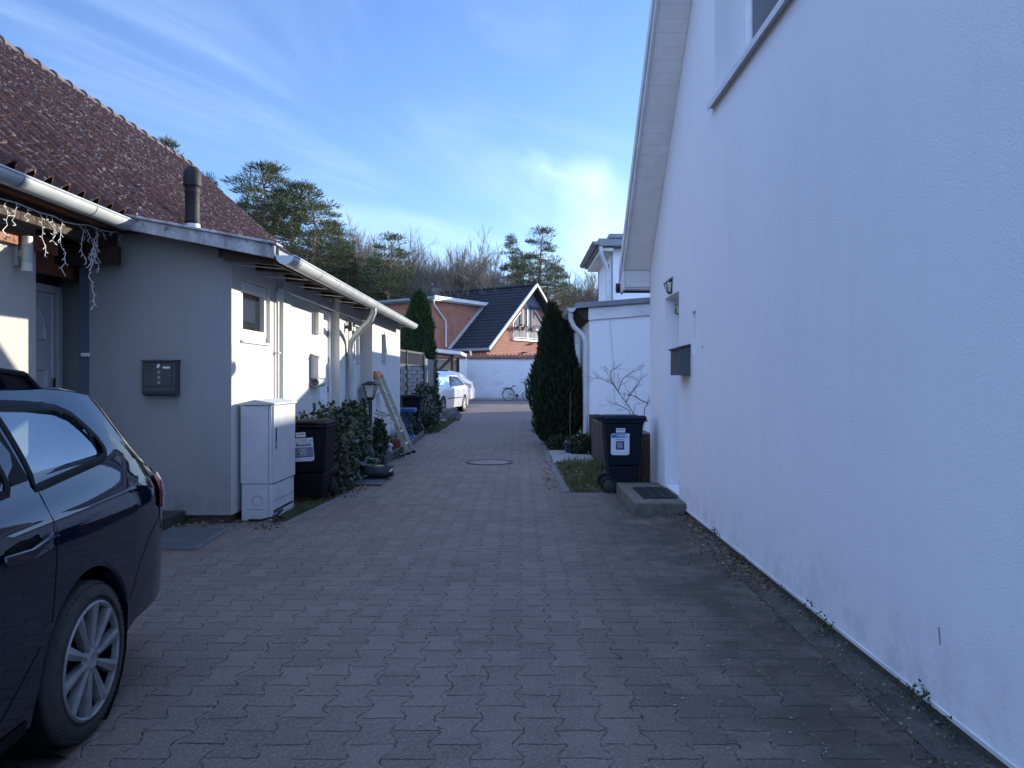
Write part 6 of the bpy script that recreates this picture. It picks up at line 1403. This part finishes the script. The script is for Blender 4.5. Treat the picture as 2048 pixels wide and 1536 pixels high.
# bare shrub in the planter
t = thing('bare_shrub', (1.95, 11.6, 0), 'leafless branching shrub against the white extension behind the right bin', 'shrub')
m = MB()
def br(p, d, l, r, dep):
    pts = [p]; q = p
    for i in range(4): d = (d + rv() * .14).normalized(); q = q + d * l / 4; pts.append(q)
    m.tube(pts, [r, r * .9, r * .8, r * .7, r * .6], 5)
    if dep:
        for k in range(3 if dep > 1 else 2): br(pts[R.choice((2, 3, 4))], (d + rv() * .75 + Vector((0, -.0, .15))).normalized(), l * R.uniform(.5, .75), r * .6, dep - 1)
yb_ = 11.6; base = Vector((X(1279, yb_), yb_, .3)); tip = lambda u, v: Vector((X(u, yb_), yb_, Z(v, yb_)))
def limb(a, us):
    pts = [a] + [tip(u, v) for u, v in us]; m.tube(pts, [.0085 - .0055 * i / (len(pts) - 1) for i in range(len(pts))], 5)
    for i, p in enumerate(pts[1:], 1):
        for k in range(3): br(p.lerp(pts[i - 1], R.random() * .8), ((pts[i] - pts[i - 1]).normalized() + rv() * .8).normalized(), .16, .003, 1)
limb(base, [(1266, 825), (1245, 795), (1228, 770), (1205, 758), (1190, 756)]); limb(tip(1240, 788), [(1222, 762), (1221, 742), (1232, 735)]); limb(tip(1236, 783), [(1245, 758), (1258, 748), (1270, 740)])
limb(base, [(1290, 815), (1300, 800), (1312, 780), (1318, 760)]); limb(tip(1252, 806), [(1262, 785), (1275, 770), (1283, 752)]); limb(base, [(1258, 820), (1240, 812), (1225, 805)]); limb(tip(1296, 806), [(1280, 800), (1270, 792), (1256, 790)])
m.build('branches', m_bark, t)
# timber planter
t = thing('timber_planter', (1.6, 12, 0), 'dark stained vertical board planter behind the right bin', 'planter')
m = MB(); m_pl = simple('dark_stained_board', (.055, .032, .022), (.085, .06, .045), 18, .8, 0, .5, 50)
for i in range(28): y = 10.1 + i * .135; z = .70 + R.uniform(-.02, .02); m.box(1.35 + R.uniform(-.006, .006), 1.385, y, y + .128, -.05, z)
m.build('board_panel', m_pl, t, bevel=.006); m = MB()
for i in range(4): x = 1.40 + i * .135; m.box(x, x + .128, 10.06, 10.095, -.05, .70 + R.uniform(-.015, .015))
m.build('board_panel', m_pl, t, bevel=.006); m = MB()
for i in range(3): x = 1.36 + i * .1; m.box(x, x + .094, 14.42, 14.50, -.05, .76 + R.uniform(-.01, .01))
m.build('board_panel', m_pl, t, bevel=.006); m = MB(); m.box(1.386, 2.3, 10.10, 14.4, -.05, .5); m.build('soil_fill', m_soil, t)
# stepping slabs
m = MB(); m.box(X(1105, 13.2), 1.34, 12.75, 14.1, -.03, .02); m.build('paving_slab', m_slab, bevel=.008, label='pale rectangular paving slab beside the right kerb', cat='paving slab')
m = MB(); m.box(X(1098, 14.6), 1.0, 14.25, 14.95, -.03, .014); m.build('paving_slab', m_slab, bevel=.008, label='mossy smaller paving slab just behind the pale slab', cat='paving slab')
m = MB()
for i in range(600): c = Vector((R.uniform(.62, 1.3), R.uniform(15.0, 17.4), .0)); leaf(m, c, rv(.2), .05, .07)
m.build('bark_mulch', leafmat('red_mulch', ((.13, .035, .02), (.18, .06, .035), (.10, .05, .035)), .9, 0), kind='stuff', label='red bark mulch at the foot of the tall conifer')
# grass patches
def grass(name, label, fn, n, h0, h1, mat=m_grass, w=.0035):
    m = MB()
    for i in range(n):
        x, y, hh = fn(); h = R.uniform(h0, h1) * hh; a = R.uniform(0, 6.28); b = R.uniform(.1, .7) * h; s = Vector((cos(a + 1.57), sin(a + 1.57), 0)) * w * R.uniform(.7, 1.6)
        p = Vector((x, y, -.01)); q = p + Vector((cos(a) * b * .35, sin(a) * b * .35, h * .62)); r = p + Vector((cos(a) * b, sin(a) * b, h))
        m.add([p - s, p + s, q + s * .7, q - s * .7, r], [(0, 1, 2, 3), (3, 2, 4)])
    m.build(name, mat, kind='stuff', label=label)
def g1():
    y = R.uniform(9.46, 13.0); x = R.uniform(.64, 1.33); c = max(0, noise.noise(Vector((x * 3, y * 2.2, 5)))) * 2.2 + .35 + (.9 if x > .95 and y > 10.3 else 0) * R.random()
    return x, y, c
grass('grass', 'rough winter grass patch in front of the timber planter', g1, 5600, .03, .13)
grass('grass', 'grass verge with stones near the white saloon', lambda: (R.uniform(-3.1, -2.2) + .0, R.uniform(19.6, 27.5), 1), 4200, .05, .14, w=.006)
def g3(): y = R.uniform(7.55, 9.4); return R.uniform(-2.54, -2.36 + (y - 7.5) * .07), y, .6
grass('grass', 'thin dry grass around the base of the cabinet and bin', g3, 1500, .03, .09)
# litter along edges
m = MB()
def lit(n, fx, fy, z, s0, s1):
    for i in range(n): leaf(m, Vector((fx(), fy(), z + R.uniform(0, .012))), Vector((R.gauss(0, 1), R.gauss(0, 1), R.uniform(-.1, .35))), R.uniform(s0, s1), R.uniform(s0, s1) * 1.4)
lit(420, lambda: HX - abs(R.gauss(0, .10)) - .01, lambda: R.uniform(5.0, 7.9), .006, .012, .03); lit(420, lambda: HX - abs(R.gauss(0, .06)) - .005, lambda: R.uniform(1.5, 6), .006, .006, .018); lit(380, lambda: 1.59 + R.gauss(0, .03), lambda: R.uniform(1.8, 7.8), .004, .004, .014)
lit(90, lambda: R.uniform(1.1, 1.6), lambda: R.uniform(5.5, 7.9), .004, .006, .016); lit(140, lambda: R.uniform(-4, -2.3), lambda: R.uniform(7.1, 7.5), .002, .015, .035); lit(260, lambda: R.uniform(-2.55, -2.0), lambda: R.uniform(9, 10.4), .004, .015, .035)
lit(260, lambda: R.uniform(.36, .58), lambda: R.uniform(9.5, 15), .004, .012, .025); lit(60, lambda: R.uniform(-1.9, 1.4), lambda: R.uniform(2.6, 9), .004, .004, .012); lit(200, lambda: R.uniform(.6, 1.35), lambda: R.uniform(9.5, 12.8), .02, .02, .04)
m.build('leaf_litter', m_litter, kind='stuff', label='fallen dead leaves and twigs scattered along the edges of the drive')
m = MB()
for i in range(130):
    a = R.uniform(.004, .010); c = Vector((R.uniform(-1.9, 1.3), 2.4 + 6 * R.random() ** 1.5, .002 + a * .3)); m.add([c + Vector(q) * a for q in ((1, .3, 0), (-.2, 1, .1), (-1, -.4, 0), (.3, -1, .1), (0, 0, .6))], [(0, 1, 4), (1, 2, 4), (2, 3, 4), (3, 0, 4)])
m.build('pebbles', m_slab, kind='stuff', label='tiny pale pebbles on the paving')
m = MB()
for i in range(60):
    y = R.uniform(2.4, 7.2); c = Vector((HX - .012, y, R.uniform(.0, .10)))
    if noise.noise(Vector((y * 1.7, 0, 0))) < .05: continue
    for k in range(9): leaf(m, c + Vector((R.uniform(-.03, 0), R.uniform(-.05, .05), R.uniform(-.02, .02))), rv(.4) + Vector((-.6, 0, 0)), .010, .018)
for i in range(34):
    y = R.uniform(2.2, 7.8); c = Vector((1.585 + R.gauss(0, .02), y, .0))
    for k in range(R.randint(3, 12)): leaf(m, c + Vector((R.gauss(0, .02), R.gauss(0, .05), R.uniform(0, .015))), rv(.5), .008, .016)
m.build('moss_tufts', m_shrub, kind='stuff', label='little moss and weed tufts along the base of the right wall')
# rocks
def rock(loc, r, label, mat, seed):
    bm_ = [];  m = MB(); n1, n2 = 14, 20; vs = []
    for i in range(n1 + 1):
        for k in range(n2):
            th = pi * i / n1; a = 2 * pi * k / n2; d = Vector((sin(th) * cos(a), sin(th) * sin(a), cos(th))); q = 1 + .35 * noise.noise(d * 1.3 + Vector((seed, 0, 0))) + .10 * noise.noise(d * 4 + Vector((seed, 3, 0)))
            v = Vector((d.x * r[0], d.y * r[1], d.z * r[2])) * q; vs.append((loc[0] + v.x, loc[1] + v.y, max(-.05, loc[2] + v.z)))
    m.add(vs, [(i * n2 + k, i * n2 + (k + 1) % n2, (i + 1) * n2 + (k + 1) % n2, (i + 1) * n2 + k) for i in range(n1) for k in range(n2)], 0, True); m.build('rock', mat, label=label, cat='rock', group='boulders on the grass verge', ang=25)
m_rk1 = simple('pale_granite', (.30, .31, .30), (.16, .17, .17), 6, .9, 0, .6, 14, bdist=.03); m_rk2 = simple('dark_granite', (.07, .065, .065), (.12, .11, .105), 6, .9, 0, .6, 14, bdist=.03)
rock((X(857, 24.3), 24.3, .18), (.24, .22, .28), 'pale lichen covered boulder left of the dark one', m_rk1, 2.); rock((X(900, 26), 26.0, .17), (.36, .26, .26), 'large dark boulder at the front wheel of the white saloon', m_rk2, 5.)
rock((X(868, 22.5), 22.6, .06), (.16, .14, .12), 'low rounded stone below the pale boulder', m_rk1, 8.); rock((X(861, 21), 21.0, .04), (.09, .08, .07), 'smallest pale stone nearest to us on the verge', m_rk1, 11.); rock((X(885, 24.5), 24.5, .05), (.15, .12, .08), 'flat pale stone between the two boulders', m_rk1, 14.)

# ---------------------------------------------------------------- woodland
import array
def pine_mesh(seed, h, cw, base, nclump, npc=95, mass=1.0):
    r = random.Random(seed); tr = MB(); cr = MB(); pts = []; x = y = 0.
    for i in range(9): z = h * i / 8 * .96; pts.append(Vector((x, y, z))); x += r.gauss(0, .16); y += r.gauss(0, .16)
    tr.tube(pts, [.24 * (1 - .85 * i / 8) * h / 18 for i in range(9)], 8)
    def at(z):
        t = max(0, min(7.999, z / (h * .96) * 8)); i = int(t); return pts[i].lerp(pts[i + 1], t - i)
    def vec(): return Vector((r.gauss(0, 1), r.gauss(0, 1), r.gauss(0, 1))).normalized()
    for i in range(nclump):
        f = r.random() ** .85; z = base + (h - base) * f; prof = (1 - f) ** .55 * (.55 + .45 * min(1, f * 3 + .2)); a = r.uniform(0, 6.283); L = cw * prof * r.uniform(.35, 1.0) + .2
        o = at(z * .97); up = r.uniform(.02, .40) * L; e = o + Vector((cos(a) * L, sin(a) * L, up + r.gauss(0, .1))); mid = o.lerp(e, .55) + Vector((0, 0, -.10 * L))
        if L > .8: tr.tube([o, mid, e], [.05 * h / 18, .035 * h / 18, .012], 4)
        s = r.uniform(.45, 1.05) * mass; out = Vector((cos(a), sin(a), .55)).normalized()
        for k in range(npc):
            d = vec(); c = e + Vector((d.x * s, d.y * s, d.z * s * .30 - .12 * s * (d.x * d.x + d.y * d.y))) * r.random() ** .4; dd = (out * .5 + d * .7 + Vector((0, 0, .45))).normalized(); l = r.uniform(.14, .32); w = r.uniform(.016, .034); u = Matrix.Rotation(r.uniform(0, 6.28), 3, dd) @ dd.orthogonal().normalized()
            cr.add([c - u * w, c + u * w, c + dd * l + u * w * .4, c + dd * l - u * w * .4], [(0, 1, 2, 3)])
    return tr, cr
PM = []
for a in ((1, 18, 4.0, 7.5, 105), (2, 18, 3.3, 5.5, 100), (3, 18, 4.6, 8.5, 110), (4, 18, 2.8, 4.5, 90)):
    tr, cr = pine_mesh(*a); t = tr.build('pine_trunk', m_pinebark, local=True); c = cr.build('pine_crown', m_needle, local=True); PM.append((t.data, c.data)); bpy.data.objects.remove(t); bpy.data.objects.remove(c)
def tree(name, loc, label, cat, data, mats, sc, rot, group, names=('trunk', 'crown')):
    t = thing(name, loc, label, cat, group, rot); t.scale = sc
    for nm, me in zip(names, data): o = bpy.data.objects.new(nm, me); COL.objects.link(o); o.parent = t
    return t
def pine(u, vtop, Y, k, rot, label, wx=1.):
    h = Z(vtop, Y); s = h / 18.2; tree('pine_tree', (X(u, Y), Y, 0), label, 'tree', PM[k], None, (s * wx, s * wx, s), rot, 'pine trees in the wood')
PG = [(530, 312, 62, 0, .3, 'tallest pine, with forked pale trunks, left above the red roof ridge end', 1.15), (600, 348, 64, 2, 1.9, 'broad pine close on the right of the tallest pine', 1.3), (645, 385, 60, 1, 4.1, 'bushy lower pine leaning right above the annex gutter', 1.4), (478, 348, 66, 1, 2.2, 'pine on the left of the tallest pine, rising from the roof slope', .85),
      (690, 470, 63, 3, 1.1, 'small bushy pine above the middle of the annex gutter', 1.1), (785, 449, 60, 1, 3.3, 'dark dense pine with a bare pink trunk left of the brick house', 1.15), (752, 498, 62, 3, 5.0, 'short spreading pine just left of the dark dense pine', 1.2),
      (1022, 460, 70, 3, .5, 'slender dark pine behind the brick gable, left one of the pair', .75), (1082, 436, 72, 1, 2.9, 'tall pine behind the brick gable apex, right one of the pair', 1.0), (1108, 520, 70, 2, 4.4, 'wide low pine spreading right behind the columnar conifer tip', .95),
      (415, 335, 60, 3, .9, 'pine crown showing above the red roof next to the flue', .8), (312, 258, 58, 1, 1.4, 'single pine tip poking above the red roof ridge', .7), (375, 322, 60, 2, 2.0, 'small pine tip on the ridge line left of the flue', .8), (243, 232, 58, 0, 2.6, 'leftmost pine tip barely above the red roof ridge', .9),
      (565, 395, 70, 1, 5.2, 'dark pine filling the gap between the tallest and the broad pine', 1.2), (660, 430, 68, 0, .2, 'pine at the right edge of the big pine group', 1.1), (505, 420, 70, 3, 3.9, 'pine low behind the end of the red roof slope', 1.3), (720, 520, 70, 2, 2.4, 'low dark pine between the bushy pine and the dense pine', 1.2), (1050, 500, 75, 2, 1.2, 'pine filling the gap between the pair behind the gable', .9)]
for p in PG: pine(*p)
def bare_mesh(seed, h, spread=.55, dep=5):
    r = random.Random(seed); tr = MB(); tw = MB()
    def vec(): return Vector((r.gauss(0, 1), r.gauss(0, 1), r.gauss(0, 1))).normalized()
    def grow(p, d, l, rad, lv):
        mb = tr if lv >= dep - 1 else tw; q = p; pts = [p]; n = 4 if lv > 2 else 3
        for i in range(n): d = (d + vec() * .13 + Vector((0, 0, .05))).normalized(); q = q + d * l / n; pts.append(q)
        mb.tube(pts, [rad * (1 - .45 * i / n) for i in range(n + 1)], 6 if lv >= dep - 1 else 3, cap=False, smooth=lv >= dep - 1)
        if lv == 0: return
        nb = r.choice((3, 4)) if lv > 1 else 4
        for k in range(nb):
            t = r.uniform(.35, 1.0); i = min(n - 1, int(t * n)); o = pts[i].lerp(pts[i + 1], t * n - i); grow(o, (d + vec() * spread + Vector((0, 0, .18))).normalized(), l * r.uniform(.48, .72), max(.013, rad * .52), lv - 1)
        grow(pts[-1], (d + vec() * .25).normalized(), l * .66, max(.013, rad * .55), lv - 1)
    grow(Vector((0, 0, 0)), Vector((0, 0, 1)), h * .42, h * .013, dep); return tr, tw
BMS = []
for a in ((11, 15, .7), (12, 15, .85), (13, 15, .6), (14, 15, .95), (15, 15, .7)):
    tr, tw = bare_mesh(*a); zmax = max(p[2] for p in tw.v); t = tr.build('bare_trunk', m_bark, local=True); c = tw.build('bare_crown', m_twig, local=True); BMS.append((t.data, c.data, zmax)); bpy.data.objects.remove(t); bpy.data.objects.remove(c)
rb = random.Random(5)
def bare(u, vtop, Y, k=None, label=None):
    k = rb.randrange(5) if k is None else k; a, b, zm = BMS[k]; s = Z(vtop, Y) / zm; tree('bare_tree', (X(u, Y), Y, 0), label or 'slim leafless tree among the bare trees of the wood behind the houses', 'tree', (a, b), None, (s, s, s), rb.uniform(0, 6.28), 'leafless trees of the wood')
bare(875, 453, 66, 1, 'tall leafless tree with a rounded crown above the brick wing'); bare(975, 475, 70, 3, 'broad leafless tree left of the slender dark pine')
for i in range(104):
    u = rb.uniform(655, 1200); base_v = interp([(650, 425), (700, 435), (760, 440), (830, 500), (900, 480), (960, 490), (1000, 520), (1100, 560), (1150, 540), (1200, 530)], u); bare(u, base_v - 12 + abs(rb.gauss(0, 34)), rb.uniform(64, 84) if u < 1070 else rb.uniform(84, 92))
for i in range(8): bare(rb.uniform(1140, 1205), rb.uniform(525, 580), rb.uniform(84, 94))
# thicket: uncountable stems behind and between the trees
m = MB(); rt = random.Random(9)
for i in range(5200):
    Y = rt.uniform(70, 92); x = rt.uniform(-42, 22); h = rt.uniform(2, 8.5) * (1 + .3 * noise.noise(Vector((x * .2, 0, 0)))); p = Vector((x, Y, rt.uniform(0, 3.5))); d = Vector((rt.gauss(0, .22), rt.gauss(0, .22), 1)); w = Vector((rt.uniform(.012, .045), 0, 0)); q = p + d * h * .5 + Vector((rt.gauss(0, .2), 0, 0)); e = p + d * h
    m.add([p - w, p + w, q + w * .7, q - w * .7, e], [(0, 1, 2, 3), (3, 2, 4)])
    for k in range(2):
        o = p.lerp(e, rt.uniform(.4, .9)); f_ = o + Vector((rt.gauss(0, .9), rt.gauss(0, .5), rt.uniform(.3, 1.6))); m.add([o - w * .5, o + w * .5, f_], [(0, 1, 2)])
m.build('thicket', leafmat('thicket_stem', ((.08, .064, .045), (.13, .105, .075), (.20, .16, .115)), .95, 0), kind='stuff', label='dense leafless undergrowth of the far wood', ang=180)
m = MB()
for i in range(9000):
    Y = rt.uniform(80, 95); x = rt.uniform(-50, 24); z = rt.random() ** 1.4 * 8.5; c = Vector((x, Y, z)); d = Vector((rt.gauss(0, 1), rt.gauss(0, .4), rt.gauss(0, 1) + .4)).normalized() * rt.uniform(.3, .9); u = d.orthogonal().normalized() * rt.uniform(.04, .13); m.add([c - u, c + u, c + d], [(0, 1, 2)])
m.build('undergrowth', leafmat('undergrowth_leaf', ((.05, .05, .028), (.09, .075, .05), (.055, .07, .035)), .95, .1), kind='stuff', label='brown and green undergrowth at the back of the wood')

# ---------------------------------------------------------------- unseen house block, added so that its shade falls on the drive
nb = thing('unseen_shade_house', (17, 26, 0), 'long plain house block out of view, added to shade the drive and left walls', 'house')
m = MB(); m.box(14, 22, 12, 40, 0, 5.4); m.build('wall', m_lightw, nb)
m = MB(); m.prism([(13.5, 11.6, 5.35), (22.5, 11.6, 5.35), (18, 11.6, 6.45)], (0, 29, 0)); m.build('roof', m_tile, nb)
